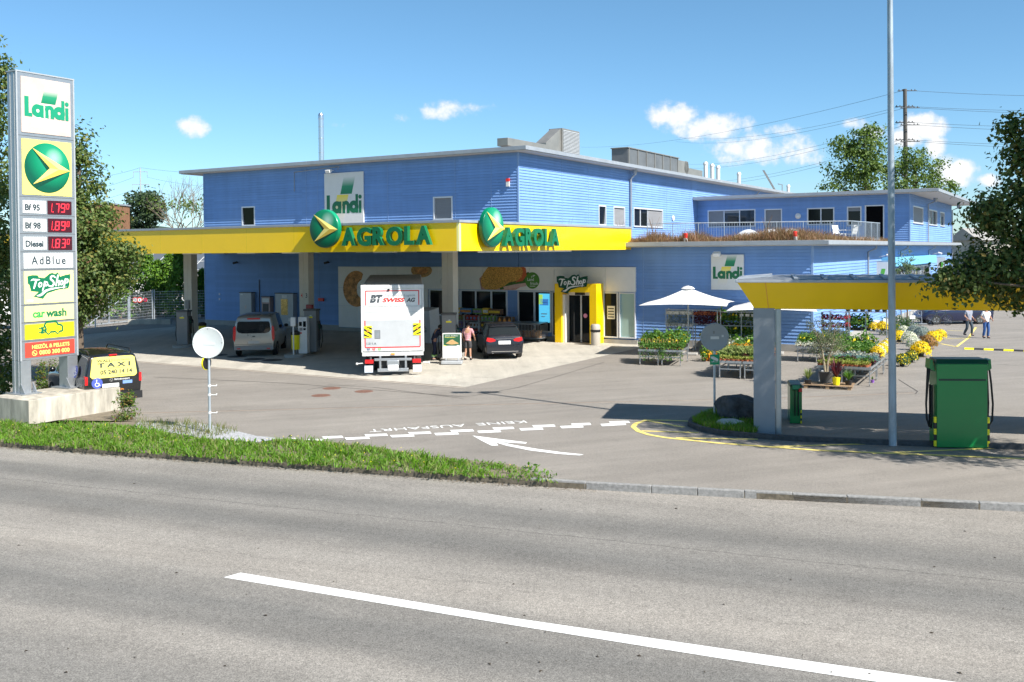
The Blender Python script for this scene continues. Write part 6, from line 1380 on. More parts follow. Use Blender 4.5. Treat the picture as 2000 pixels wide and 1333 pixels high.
shell(ec, [(-2.35, .42, .8, .9, .74, .80, .7), (-2.28, .3, .92, 1.1, .84, .88, .72), (-1.9, .24, .96, 1.4, .88, .9, .66), (-1.4, .2, .96, 1.46, .88, .9, .66), (.2, .2, .95, 1.46, .89, .9, .66), (1.0, .2, .93, 1.1, .88, .89, .7), (1.3, .2, .9, .98, .87, .88, .74), (2.1, .26, .74, .8, .8, .8, .64), (2.35, .4, .6, .62, .66, .62, .5)], carpaint('dark_blue_paint', (.015, .02, .06)), [(-1.8, -.9), (-.85, .1), (.15, .9)], (-2.2, -1.85), (.25, 1.2), [(-1.4, .31, .80), (1.45, .31, .80)])
for x in (-.8, .8):
    for y in (-1.4, 1.45): wheel(ec, x, y, .31, .2)
for s in (-1, 1): bits(ec, 'tail_light', M['redlamp'], [(rect(s * .6, .86, s * .84, 1.0), -2.33, -2.1)])
# -- delivery lorry
p = (at(712, 732) + at(824, 729)) / 2; HD = R(96)
tr = thing('delivery_lorry', 'white box lorry with tail lift and lettered rear, seen from behind under the canopy edge', 'lorry', (p.x + .06, p.y - .55, .004), HD - R(90))
w = 1.245; M['lorrywhite'] = mat('lorry_white', (.64, .64, .63), .38, var=.10, vscale=1.5, stretch=(3, 3, .4))
b = MB(); b.add([(-w, 0, .95), (w, 0, .95), (w, 8.3, .95), (-w, 8.3, .95), (-w, 0, 3.62), (w, 0, 3.62), (w, 8.3, 3.86), (-w, 8.3, 3.86)], [(0, 3, 2, 1), (4, 5, 6, 7), (0, 1, 5, 4), (1, 2, 6, 5), (2, 3, 7, 6), (3, 0, 4, 7)]); b.build('cargo_box', M['lorrywhite'], tr, bevel=.02)
b = MB(); b.add([(-w + .05, .1, 3.635), (w - .05, .1, 3.635), (w - .05, 8.25, 3.872), (-w + .05, 8.25, 3.872)], [(0, 1, 2, 3)]); b.build('roof_sheet', mat('roof_tarp', (.40, .385, .33), .5, var=.2, vscale=3, stretch=(6, .3, 1)), tr)
b = MB(); b.box(-w - .015, -.05, 3.50, w + .015, .15, 3.66); b.box(-w - .012, -.045, .95, -w + .06, .1, 3.5); b.box(w - .06, -.045, .95, w + .012, .1, 3.5); b.build('rear_frame', M['lorrywhite'], tr, bevel=.012)
b = MB(); b.box(-w + .07, -.04, 2.80, w - .07, .0, 3.49); up = b.build('upper_flap', M['white'], tr, bevel=.008)
RF = mat('reflective_red', (.62, .03, .03), .35)
b = MB(); b.box(-1.08, -.044, 3.40, 1.08, -.0405, 3.44); b.box(-1.08, -.044, 2.84, -1.04, -.0405, 3.399); b.box(1.04, -.044, 2.84, 1.08, -.0405, 3.399); b.build('red_outline', RF, up)
b = MB(); text_fit(b, 'BT', -.90, -.38, 2.97, .30, -.0435, .004, .06, shear=.25, mi=0); text_fit(b, 'Transport & Logistik', -.30, .92, 3.19, .085, -.0435, .004, -.004, shear=.15, mi=1); text_fit(b, 'SWISS', -.40, .50, 2.97, .16, -.0435, .004, .045, shear=.25, mi=2); text_fit(b, 'AG', .56, .92, 2.97, .16, -.0435, .004, .045, shear=.25, mi=0); b.box(-.9, -.0465, 3.10, -.42, -.0445, 3.115, 3); b.build('lettering', [mat('logo_charcoal', (.06, .07, .08), .4), mat('logo_grey', (.22, .24, .25), .4), M['red'], M['white']], up)
b = MB(); b.box(-.18, -.10, 3.44, -.1, -.045, 3.50); b.build('rear_camera', M['black'], up)
b = MB(); b.box(-w + .07, -.06, 1.0, w - .07, -.0, 2.785, 0); b.box(-w + .09, -.064, 2.56, w - .09, -.0605, 2.57, 1)
for x in (-.7, -.1, .3, .75): b.box(x - .004, -.063, 1.2, x + .004, -.0605, 2.2, 1)
lf = b.build('tail_lift', M['lorrywhite'] if False else [M['lorrywhite'], M['alu']], tr, bevel=.006)
b = MB(); b.box(-1.08, -.066, 1.16, 1.08, -.0605, 2.24); b.build('lift_plate', mat('lift_alu', (.56, .57, .58), .45, .35, var=.05), lf)
b = MB(); b.box(-1.1, -.072, 1.13, 1.1, -.0665, 1.17); b.box(-1.12, -.072, 1.171, -1.08, -.0665, 2.24); b.box(1.08, -.072, 1.171, 1.12, -.0665, 2.24); b.build('red_outline', RF, lf)
for s, zc in ((-1, 1.78), (1, 1.86)):
    b = MB(); x0, x1 = s * .98 - .15, s * .98 + .15; z0, z1 = zc - .24, zc + .24; b.box(x0, -.085, z0, x1, -.073, z1, 0)
    for k in range(-1, 2):
        zz = zc + k * .22; q = [(x0, zz - .05), (x1, zz + .15 * -s * -1), (x1, zz + .15 * s + .09 if s > 0 else zz + .24), (x0, zz + .05)]
        q = [(x0, zz - .1 * s - .045), (x1, zz + .1 * s - .045), (x1, zz + .1 * s + .045), (x0, zz - .1 * s + .045)]; q = [(a, min(max(c, z0 + .002), z1 - .002)) for a, c in q]; b.prism(q, -.0875, -.0855, 1)
    b.prism(arc(s * .98, zc + .05, .05, 0, 6.2832, 12)[:-1], -.0895, -.088, 2); b.build('hazard_flag', [M['brightyellow'], M['black'], M['orange']], lf)
b = MB(); b.box(-.72, -.070, 1.5, -.5, -.0665, 1.84, 0); b.box(-.705, -.0725, 1.515, -.515, -.0705, 1.825, 1); b.build('hatch', [M['darkgray'], M['alu']], lf)
b = MB(); text_fit(b, '1.511.A', -1.04, -.66, 1.26, .09, -.0685, .003, .012); b.build('lettering', M['ink'], lf)
for i, x in enumerate((-.98, -.76, -.54)): b = MB(); ringseg(b, x, 1.075, .06, .045, 0, 6.2832, -.064, -.0605, i); b.box(x - .04, -.0665, 1.06, x + .04, -.0645, 1.09, i); b.build('approval_sticker', [M['inkblue'], M['red'], M['lime']], lf)
b = MB(); b.box(-w + .02, -.05, .80, w - .02, 1.2, .948, 0); b.build('rear_beam', M['lorrywhite'], tr, bevel=.01)
b = MB(); b.box(-.75, -.06, .60, .75, .06, .70); b.box(-.62, -.12, .16, .62, -.03, .30); b.box(-.55, -.05, .30, -.47, .3, .80); b.box(.47, -.05, .30, .55, .3, .80); b.build('underrun_bar', M['alu'], tr, bevel=.015)
for x0 in (-.95, .80): b = MB(); b.tube([(x0 + .05, .1, .9), (x0 + .05, -.02, .55), (x0 + .05, .2, .3)], .06, 8); b.build('lift_arm', M['black'], tr)
b = MB(); b.box(-.45, .2, .35, .45, 8.5, .8); b.box(-.6, .1, .3, .6, .3, .8); b.build('chassis', M['black'], tr)
b = MB(); b.box(-.22, -.14, .20, .22, -.06, .44); b.build('number_plate', M['plate'], tr, bevel=.04); b = MB(); b.box(-.25, -.10, .40, .25, -.02, .62); b.build('plate_bracket', M['alu'], tr, bevel=.03)
b = MB(); b.box(-.08, -.09, .845, .08, -.052, .905); b.build('marker_light', M['orange'], tr, bevel=.01)
for s in (-1, 1):
    b = MB(); b.box(min(s * .78, s * 1.12), -.10, .50, max(s * .78, s * 1.12), .02, .66); b.build('tail_light', M['redlamp'], tr, bevel=.015)
    b = MB(); b.box(min(s * .80, s * 1.14), -.06, .14, max(s * .80, s * 1.14), -.02, .42); b.build('mudflap', M['plate'] if s > 0 else mat('flap_pale', (.5, .55, .62), .5), tr)
    b = MB(); b.cyl((s * 1.2, -.02, .52), (s * 1.42, -.02, .5), .02, n=6); b.ell((s * 1.44, -.02, .5), .05, 8, 6); b.build('side_marker', M['white'], tr)
    for y in (2.0, 6.9): wheel(tr, s * 1.02, y, .42, .26)
    wheel(tr, s * .70, 2.0, .42, .24)
b = MB(); v = [(-1.15, 8.45, .4), (1.15, 8.45, .4), (1.15, 10.0, .4), (-1.15, 10.0, .4), (-1.15, 8.45, 2.9), (1.15, 8.45, 2.9), (1.12, 9.6, 2.85), (-1.12, 9.6, 2.85), (1.14, 10.05, 1.4), (-1.14, 10.05, 1.4)]
b.add(v, [(0, 3, 2, 1), (4, 5, 6, 7), (0, 1, 5, 4), (1, 2, 8, 6, 5), (0, 4, 7, 9, 3), (2, 3, 9, 8), (8, 9, 7, 6)]); cb = b.build('cab', M['lorrywhite'], tr, bevel=.05); b = MB(); b.add([(-1.0, 10.03, 1.5), (1.0, 10.03, 1.5), (1.0, 9.64, 2.72), (-1.0, 9.64, 2.72)], [(0, 1, 2, 3)]); b.build('windscreen', M['carglass'], tr)

# ------------------------------------------------------------------ people
def skin(name, V, E, m, par, root=0, sub=2):
    """V: list of (x,y,z,r[,ry]); one continuous skinned surface"""
    me = bpy.data.meshes.new(name); me.from_pydata([v[:3] for v in V], E, []); me.materials.append(m)
    o = bpy.data.objects.new(name, me); COL.objects.link(o); o.parent = par
    k = o.modifiers.new('skin', 'SKIN'); k.use_smooth_shade = True
    d = me.skin_vertices[0].data
    for i, v in enumerate(V): d[i].radius = (v[3], v[4] if len(v) > 4 else v[3]); d[i].use_root = i == root
    s = o.modifiers.new('sub', 'SUBSURF'); s.levels = sub; s.render_levels = sub
    return o
def person(label, loc, rot, J, skinmat, hairmat, shirt, legs, shoes, sleeve='short', shorts=False, h=1.76, hair=True, extra=None):
    """J: joint positions (front is +y) for elbows, wrists, knees, ankles and the lean of the trunk"""
    t = thing('person', label, 'person', loc, rot)
    P = dict(pel=(0, 0, .95), wai=(0, 0, 1.10), che=(0, .0, 1.32), nek=(0, -.005, 1.47), chin=(0, .02, 1.54), hed=(0, .03, 1.63), top=(0, .02, 1.70),
             shL=(-.185, 0, 1.40), shR=(.185, 0, 1.40), elL=(-.25, -.03, 1.13), elR=(.25, -.03, 1.13), wrL=(-.26, .08, .90), wrR=(.26, .08, .90), hiL=(-.09, 0, .90), hiR=(.09, 0, .90), knL=(-.10, .02, .49), knR=(.10, .02, .49), anL=(-.10, 0, .09), anR=(.10, 0, .09))
    P.update(J); rad = dict(pel=.125, wai=.118, che=.135, nek=.052, chin=.062, hed=.088, top=.066, sh=.058, el=.042, wr=.026, hi=.088, kn=.056, an=.036)
    V, E, ix = [], [], {}
    def add(k, p=None, r=None): ix[k] = len(V); p = p or P[k]; V.append((*p, r or rad.get(k, rad.get(k[:2], .04)))); return ix[k]
    for k in ('pel', 'wai', 'che', 'nek', 'chin', 'hed', 'top', 'shL', 'elL', 'wrL', 'shR', 'elR', 'wrR', 'hiL', 'knL', 'anL', 'hiR', 'knR', 'anR'): add(k)
    for a, c in (('pel', 'wai'), ('wai', 'che'), ('che', 'nek'), ('nek', 'chin'), ('chin', 'hed'), ('hed', 'top'), ('che', 'shL'), ('shL', 'elL'), ('elL', 'wrL'), ('che', 'shR'), ('shR', 'elR'), ('elR', 'wrR'), ('pel', 'hiL'), ('hiL', 'knL'), ('knL', 'anL'), ('pel', 'hiR'), ('hiR', 'knR'), ('knR', 'anR')): E.append((ix[a], ix[c]))
    for s in 'LR':
        w_ = Vector(P['wr' + s]); d = (w_ - Vector(P['el' + s])).normalized(); q = d.cross(Vector((1, 0, 0))).normalized() if abs(d.x) < .9 else Vector((0, 1, 0)); side = q
        pm = add('pa' + s, tuple(w_ + d * .07), .034); E.append((ix['wr' + s], pm))
        for k, (o_, ln) in enumerate(((-.034, .085), (-.012, .098), (.012, .092), (.034, .074))):
            a_ = add(f'f{k}{s}', tuple(w_ + d * .115 + side * o_), .0095); b_ = add(f'g{k}{s}', tuple(w_ + d * (.115 + ln * .5) + side * o_ * 1.1 + Vector((0, .012, -.008))), .0085); c_ = add(f'h{k}{s}', tuple(w_ + d * (.115 + ln * .85) + side * o_ + Vector((0, .034, -.018))), .007)
            E.extend([(pm, a_), (a_, b_), (b_, c_)])
        a_ = add('t' + s, tuple(w_ + d * .05 - side * .045 + Vector((0, .02, 0))), .011); b_ = add('u' + s, tuple(w_ + d * .10 - side * .058 + Vector((0, .03, 0))), .009); E.extend([(pm, a_), (a_, b_)])
        an = Vector(P['an' + s]); f1 = add('toe' + s, tuple(an + Vector((0, .15, -.045))), .034); E.append((ix['an' + s], f1))
    hd = Vector(P['hed']); fw_ = (Vector(P['hed']) - Vector(P['nek'])); 
    ns = add('nose', tuple(hd + Vector((0, .098, -.012))), .013); E.append((ix['hed'], ns))
    for s in (-1, 1): e_ = add(f'ear{s}', tuple(hd + Vector((s * .092, .0, -.01))), .017); E.append((ix['hed'], e_))
    body = skin('body', V, E, skinmat, t)
    for s in (-1, 1):
        b = MB(); b.ell(tuple(hd + Vector((s * .032, .084, .012))), .011, 8, 6); b.build('eye', M['ink'], body)
    b = MB(); b.ell(tuple(hd + Vector((0, .083, -.055))), (.024, .008, .007), 8, 6); b.build('mouth', mat('lips', (.35, .12, .10), .5), body)
    if hair:
        b = MB(); nv, nu = 8, 16; vs = []
        for i in range(nv + 1):
            ph = math.pi * .62 * i / nv
            for j in range(nu):
                a = 2 * math.pi * j / nu; k_ = .108; fz = math.cos(ph); fy = math.sin(ph) * math.sin(a); cut = .35 if fy > .3 else 0
                z = max(fz, .45 if fy > .35 else -.5); vs.append((hd.x + k_ * .95 * math.sin(ph) * math.cos(a), hd.y - .008 + k_ * fy * (.9 if fy > 0 else 1.05), hd.z + .012 + k_ * 1.05 * z))
        b.add(vs, [(i * nu + j, (i + 1) * nu + j, (i + 1) * nu + (j + 1) % nu, i * nu + (j + 1) % nu) for i in range(nv) for j in range(nu)]); b.build('hair', hairmat, t, smooth=60)
    lerp = lambda a, c, u: tuple(Vector(P[a]).lerp(Vector(P[c]), u))
    V = [(*P['pel'], .150), (*P['wai'], .142), (*P['che'], .158), (*lerp('che', 'nek', .62), .075), (*P['shL'], .078), (*P['shR'], .078)]; E = [(0, 1), (1, 2), (2, 3), (2, 4), (2, 5)]
    u = {'short': .75, 'long': .93}[sleeve]
    for s, q in (('L', 4), ('R', 5)):
        if sleeve == 'short': V.append((*lerp('sh' + s, 'el' + s, u), .066)); E.append((q, len(V) - 1))
        else: V.append((*P['el' + s], .058)); E.append((q, len(V) - 1)); V.append((*lerp('el' + s, 'wr' + s, u), .042)); E.append((len(V) - 2, len(V) - 1))
    V.append((*lerp('pel', 'wai', -.45), .150)); E.append((0, len(V) - 1))
    skin('shirt', V, E, shirt, t, root=1)
    V = [(*lerp('pel', 'wai', .15), .138), (*lerp('pel', 'wai', -.1), .142)]; E = [(0, 1)]
    for s in 'LR':
        o = len(V); V.append((*P['hi' + s], .106)); E.append((1, o))
        if shorts: V.append((*lerp('hi' + s, 'kn' + s, .55), .10)); V.append((*lerp('hi' + s, 'kn' + s, .93), .092)); E += [(o, o + 1), (o + 1, o + 2)]
        else: V.append((*P['kn' + s], .078)); V.append((*lerp('kn' + s, 'an' + s, .5), .072)); V.append((*lerp('kn' + s, 'an' + s, .97), .064)); E += [(o, o + 1), (o + 1, o + 2), (o + 2, o + 3)]
    skin('shorts' if shorts else 'trousers', V, E, legs, t)
    for s in 'LR':
        an = Vector(P['an' + s]); skin('shoe', [(*(an + Vector((0, -.05, -.042))), .042), (*(an + Vector((0, .06, -.045))), .044), (*(an + Vector((0, .18, -.052))), .036), (*(an + Vector((0, -.02, .02))), .044)], [(0, 1), (1, 2), (0, 3)], shoes, t, root=0)
        if shorts: skin('sock', [(*(an + Vector((0, 0, .0))), .046), (*(an + Vector((0, 0, .09))), .045)], [(0, 1)], M['white'], t)
    if extra: extra(t, P)
    return t
M['navy'] = mat('navy_cloth', (.012, .018, .05), .8, var=.15); M['hivis'] = mat('hi_vis', (.35, .75, .08), .5); M['reflect'] = mat('reflective_grey', (.5, .52, .5), .4)
M['pinkshirt'] = mat('pink_striped_shirt', (.45, .12, .16), .8, var=.5, vscale=2, stretch=(.01, .01, 14), col2=(.55, .30, .32)); M['greyshort'] = mat('dark_grey_shorts', (.05, .048, .052), .85, var=.15)
M['jeans'] = mat('blue_jeans', (.03, .09, .26), .85, var=.25, vscale=8); M['darktrouser'] = mat('slate_trousers', (.045, .065, .085), .85, var=.15); M['tee'] = mat('white_tee', (.72, .72, .73), .8, var=.04); M['polo'] = mat('grey_polo', (.25, .27, .33), .8, var=.1)
M['hairdark'] = mat('dark_hair', (.012, .010, .009), .6); M['hairgrey'] = mat('grey_hair', (.22, .2, .18), .7); M['shoe'] = mat('dark_shoe', (.03, .03, .035), .6)
def hv(t, P):
    for s in 'LR':
        a = Vector(P['kn' + s]).lerp(Vector(P['an' + s]), .62); c = Vector(P['an' + s]) + Vector((0, 0, .07))
        b = MB(); n = 4
        for k in range(n): u0, u1 = k / n, (k + 1) / n; b.cyl(tuple(a.lerp(c, u0)), tuple(a.lerp(c, u1)), .080, .080, 14, mi=k % 2)
        b.build('reflective_band', [M['hivis'], M['reflect']], t, smooth=60)
p = at(848, 704)
person('person in navy work clothes with bright ankle bands leaning to a fuel pump', (p.x, p.y, .004), R(-72), dict(wai=(0, .05, 1.09), che=(0, .14, 1.28), nek=(0, .22, 1.41), chin=(0, .27, 1.45), hed=(0, .31, 1.51), top=(0, .32, 1.58), shL=(-.18, .15, 1.35), shR=(.18, .17, 1.35), elL=(-.20, .33, 1.12), wrL=(-.12, .58, 1.08), elR=(.22, .36, 1.10), wrR=(.14, .60, 1.04), anL=(-.1, .1, .09), anR=(.1, -.1, .09), knL=(-.1, .08, .49), knR=(.1, .0, .49)), M['skin2'], M['hairdark'], M['navy'], M['navy'], M['shoe'], 'short', extra=hv)
p = at(914, 704)
person('person in a pink striped shirt and dark shorts standing beside the black car', (p.x, p.y, .004), R(-16), dict(elR=(.27, .06, 1.15), wrR=(.24, .26, 1.0), elL=(-.26, -.02, 1.14), wrL=(-.25, .12, .93), nek=(0, .03, 1.46), chin=(.0, .06, 1.52), hed=(.0, .08, 1.61), top=(0, .08, 1.68), anL=(-.13, -.04, .09), anR=(.12, .03, .09)), M['skin'], M['hairdark'], M['pinkshirt'], M['greyshort'], M['shoe'], 'short', shorts=True)
p = at(1892, 657)
person('person in a grey polo and dark trousers striding across the car park', (p.x, p.y, 0), R(-165), dict(knL=(-.10, .16, .52), anL=(-.10, .12, .12), knR=(.1, .0, .48), anR=(.1, -.24, .13), elL=(-.25, -.1, 1.14), wrL=(-.24, .1, .98), elR=(.25, -.02, 1.13), wrR=(.22, .2, .98)), M['skin'], M['hairgrey'], M['polo'], M['darktrouser'], M['shoe'], 'short')
p = at(1926, 661)
person('person in a white shirt and blue jeans walking at the right of a companion', (p.x, p.y, 0), R(-170), dict(elL=(-.27, -.02, 1.15), wrL=(-.20, .2, 1.05), elR=(.28, -.05, 1.15), wrR=(.2, .12, 1.02), knL=(-.09, .08, .5), anL=(-.09, .02, .09), anR=(.10, -.1, .1)), M['skin'], M['hairdark'], M['tee'], M['jeans'], M['shoe'], 'short')
# bicycle at the back
p = at(1835, 636)
bk = thing('bicycle', 'black bicycle parked at the back behind the two walkers', 'bicycle', tuple(p), R(4))
for x in (-.55, .55):
    b = MB(); pts = [(x + .34 * math.cos(a), 0, .35 + .34 * math.sin(a)) for a in np.linspace(0, 2 * math.pi, 29)]; b.tube(pts, .018, 6); w_ = b.build('wheel', M['rubber'], bk)
    b = MB()
    for k in range(9): a = k * math.pi / 9; b.tube([(x - .33 * math.cos(a), 0, .35 - .33 * math.sin(a)), (x + .33 * math.cos(a), 0, .35 + .33 * math.sin(a))], .003, 3)
    b.build('spokes', M['alu'], w_)
b = MB(); 
for q in ([(-.55, 0, .35), (-.1, 0, .33), (-.2, 0, .85)], [(-.55, 0, .35), (-.2, 0, .80)], [(-.1, 0, .33), (.40, 0, .78)], [(-.18, 0, .78), (.40, 0, .82)], [(.55, 0, .35), (.38, 0, .95)]): b.tube(q, .018, 6)
b.build('frame', M['ink'], bk); b = MB(); b.ell((-.22, 0, .90), (.13, .07, .035), 10, 6); b.build('saddle', M['black'], bk); b = MB(); b.tube([(.34, -.28, 1.02), (.37, 0, .97), (.34, .28, 1.02)], .014, 6); b.build('handlebar', M['black'], bk)
p = at(1775, 634)
t = thing('bicycle_rack', 'low white metal bicycle stand beside the black bicycle', 'bicycle stand', tuple(p), R(4))
for k in range(4): b = MB(); b.tube([(-.9 + k * .55, -.25, 0), (-.9 + k * .55, -.2, .85), (-.9 + k * .55, .25, .85), (-.9 + k * .55, .25, 0)], .025, 6); b.build('hoop', M['alu'], t)
b = MB(); b.box(-1.2, -.3, .02, 1.1, -.22, .08); b.box(-1.2, .2, .02, 1.1, .28, .08); b.build('rail', M['alu'], t)
# ------------------------------------------------------------------ foliage
def leaves(P, Nn, s, asp=.62, fold=.25):
    """folded four-point leaves at P with rough outward directions Nn"""
    n = len(P); a = NR.normal(size=(n, 3)); a /= np.linalg.norm(a, axis=1)[:, None]
    nn = Nn + NR.normal(size=(n, 3)) * .75; nn /= np.linalg.norm(nn, axis=1)[:, None] + 1e-9
    t = np.cross(nn, a); t /= np.linalg.norm(t, axis=1)[:, None] + 1e-9; q = np.cross(nn, t)
    L_ = (s * NR.uniform(.65, 1.3, n))[:, None]; w = L_ * asp / 2
    v = np.stack([P, P + t * L_ * .45 + q * w + nn * L_ * fold * .5, P + t * L_, P + t * L_ * .45 - q * w + nn * L_ * fold * .5], 1)
    i = np.arange(n)[:, None] * 4
    return v.reshape(-1, 3), np.concatenate([i + np.array([[0, 1, 2]]), i + np.array([[0, 2, 3]])])
def crown(lobes, nc, per, cs, s, asp=.62, hollow=.55, droop=.1, pw=.8):
    """leaf clumps spread through ellipsoid lobes, denser towards their outside, with gaps between clumps"""
    vol = np.array([l[3] * l[4] * l[5] for l in lobes]) ** pw; pr = vol / vol.sum(); which = NR.choice(len(lobes), nc, p=pr); Lb = np.array(lobes)[which]
    d = NR.normal(size=(nc, 3)); d /= np.linalg.norm(d, axis=1)[:, None]; r = hollow + (1 - hollow) * NR.uniform(0, 1, nc) ** .6
    c = Lb[:, :3] + d * Lb[:, 3:] * r[:, None]
    k = NR.integers(0, nc, nc * per); off = NR.normal(size=(nc * per, 3)) * cs * NR.uniform(.5, 1.3, nc)[k][:, None]; off[:, 2] *= .7; off[:, 2] -= droop * np.abs(off[:, 0])
    P = c[k] + off; N_ = d[k] * .7 + off / (cs * 2) + np.array([0, 0, .35])
    v, f = leaves(P, N_, s, asp); return v, f, c
def tree(name, label, base, lobes, nc, per, cs, s, lm, trunk=(.16, .07), th=2.5, cat='tree', group=None, asp=.62, hollow=.5, twigs=30, pw=.8):
    t = thing(name, label, cat, tuple(base), 0, group)
    v, f, c = crown(lobes, nc, per, cs, s, asp, hollow, pw=pw); raw('crown', v, f, lm, t)
    b = MB(); top = max(l[2] for l in lobes); cx = np.mean([l[0] for l in lobes]) * .4; cy = np.mean([l[1] for l in lobes]) * .4
    b.tube([(0, 0, -.05), (.03, .02, th * .5), (cx * .3, cy * .3, th), (cx, cy, (th + top) / 2), (cx * 1.2, cy * 1.2, top)], [trunk[0] * 1.25, trunk[0], trunk[0] * .85, trunk[1], .02], 9); b.build('trunk', M['bark'], t, smooth=60)
    b = MB()
    for l in lobes:
        z0 = min(max(th * .8, l[2] - .8 * l[5] - .6), l[2]); b.tube([(cx * z0 / max(top, .1), cy * z0 / max(top, .1), z0), (l[0] * .5 + cx * .3, l[1] * .5 + cy * .3, (z0 + l[2]) / 2 + .1), (l[0], l[1], l[2])], [trunk[1], trunk[1] * .6, .012], 6)
    for i in range(min(twigs, len(c))):
        q = c[i]; l = lobes[int(np.argmin([np.linalg.norm(np.array(l[:3]) - q) for l in lobes]))]; m_ = (np.array(l[:3]) + q) / 2 + NR.normal(size=3) * .1; b.tube([l[:3], tuple(m_), tuple(q)], [.016, .011, .005], 4)
    b.build('branches', M['bark'], t); return t
LIN = leafmat('linden_leaves', [(.028, .06, .012), (.06, .11, .022), (.10, .16, .035), (.17, .21, .065), (.07, .12, .025), (.24, .22, .06)], .3)
LINR = leafmat('linden_leaves_dark', [(.022, .05, .012), (.05, .09, .02), (.08, .13, .03), (.13, .16, .05), (.06, .10, .025), (.22, .16, .04)], .3)
def L3(px_, y, D, r, base): # a lobe at a given distance (metres) seen around a place in the photograph, relative to the trunk foot
    d = ray(px_, y); p = CP + d * (D / d.y); r = r if isinstance(r, tuple) else (r, r, r); return (p.x - base[0], p.y - base[1], p.z, *r)
B_ = (-18.6, 33.2)
tree('lime_tree', 'tall lime tree at the left edge standing behind the price tower', (*B_, 0), [L3(-40, 190, 33.2, (1.15, 1.2, 1.3), B_), L3(-42, 300, 33.2, (1.45, 1.5, 1.6), B_), L3(-50, 420, 33.2, (1.65, 1.7, 1.7), B_), L3(-50, 540, 33.2, (1.6, 1.7, 1.5), B_), L3(-35, 650, 33, (1.25, 1.3, 1.2), B_), L3(0, 730, 32.6, (.7, .8, .6), B_), L3(-10, 115, 33.2, (.4, .4, .6), B_)], 620, 34, .24, .15, LIN, (.2, .08), 2.2, group=None)
B_ = (-16.9, 37.5)
tree('lime_tree', 'pointed lime tree with pale tips right behind the price tower', (*B_, 0), [L3(155, 275, 37.5, (.42, .5, .9), B_), L3(150, 350, 37.5, (.95, 1.0, 1.1), B_), L3(150, 440, 37.5, (1.6, 1.5, 1.2), B_), L3(160, 520, 37.5, (1.85, 1.7, 1.1), B_), L3(195, 560, 37.2, (1.0, .9, .7), B_), L3(235, 500, 37, (.7, .7, .55), B_), L3(130, 600, 37.5, (1.3, 1.2, .6), B_)], 560, 36, .25, .15, LIN, (.17, .07), 2.6)
B_ = (15.6, 19.6)
tree('lime_tree', 'large lime tree leaning in from the right edge above the green dispenser', (*B_, 0), [(.1, -.2, 9.4, 3.3, 2.9, 3.3), (-1.2, .2, 10.3, 2.2, 2.2, 2.2), (.6, -.6, 7.4, 2.6, 2.2, 1.6), L3(2140, 500, 21.6, (1.1, 1.0, .9), B_), L3(2170, 390, 21.6, (1.2, 1.1, 1.0), B_), L3(2290, 460, 21.0, (1.3, 1.1, 1.0), B_), L3(2010, 545, 22.2, (1.0, .9, .75), B_), L3(1935, 520, 22.1, (.72, .7, .52), B_), L3(1885, 545, 22.0, (.40, .4, .34), B_), L3(1990, 440, 22.2, (.78, .8, .7), B_), L3(1935, 420, 22.2, (.45, .5, .5), B_), L3(2005, 340, 22.2, (.55, .6, .7), B_), L3(1975, 255, 22.2, (.14, .2, .35), B_), L3(2010, 290, 22.2, (.4, .4, .5), B_), L3(2060, 500, 22.2, (1.0, .9, 1.0), B_), L3(1850, 545, 22.0, (.22, .2, .18), B_)], 1350, 34, .20, .125, LINR, (.22, .06), 3.2, hollow=.45, twigs=60, pw=.42)
# background trees
FAR = leafmat('far_leaves', [(.05, .09, .02), (.09, .15, .03), (.15, .22, .045), (.10, .16, .035)], .3); FARD = leafmat('far_leaves_dark', [(.02, .045, .022), (.04, .075, .03), (.06, .09, .035)], .2)
D = 128; B_ = (47.5, D)
tree('ash_tree', 'large broad ash tree behind the office roof, left of the tall wooden pole', (*B_, 0), [L3(1690, 285, D, (3.2, 3, 2.3), B_), L3(1665, 325, D, (3.6, 3, 2.2), B_), L3(1705, 345, D, (3.8, 3, 2.6), B_), L3(1630, 365, D, (2.0, 2, 1.2), B_), L3(1700, 258, D, (1.5, 1.4, 1.0), B_), L3(1650, 285, D, (1.8, 1.5, .9), B_)], 210, 30, .50, .40, FAR, (.5, .2), 9, hollow=.35, twigs=80)
B_ = (54.5, D + 3)
tree('ash_tree', 'airy ash tree behind the office roof, right of the tall wooden pole', (*B_, 0), [L3(1780, 310, D, (2.6, 2, 1.5), B_), L3(1810, 330, D, (2.8, 2, 1.8), B_), L3(1790, 360, D, (3.6, 3, 1.6), B_), L3(1840, 365, D, (2.0, 2, 1.0), B_), L3(1755, 335, D, (2.0, 2, 1.6), B_)], 120, 28, .48, .38, FAR, (.5, .2), 9, hollow=.35, twigs=80)
D = 105; B_ = (-40, D)
tree('garden_tree', 'rounded green tree far left behind the canopy, below the distant pylon', (*B_, 0), [L3(280, 395, D, (1.9, 2, 1.5), B_), L3(270, 430, D, (2.2, 2, 1.5), B_), L3(262, 470, D, (2.6, 2, 1.8), B_), L3(300, 420, D, (1.2, 1.2, 1.0), B_)], 180, 34, .36, .36, FARD, (.25, .12), 4, hollow=.3)
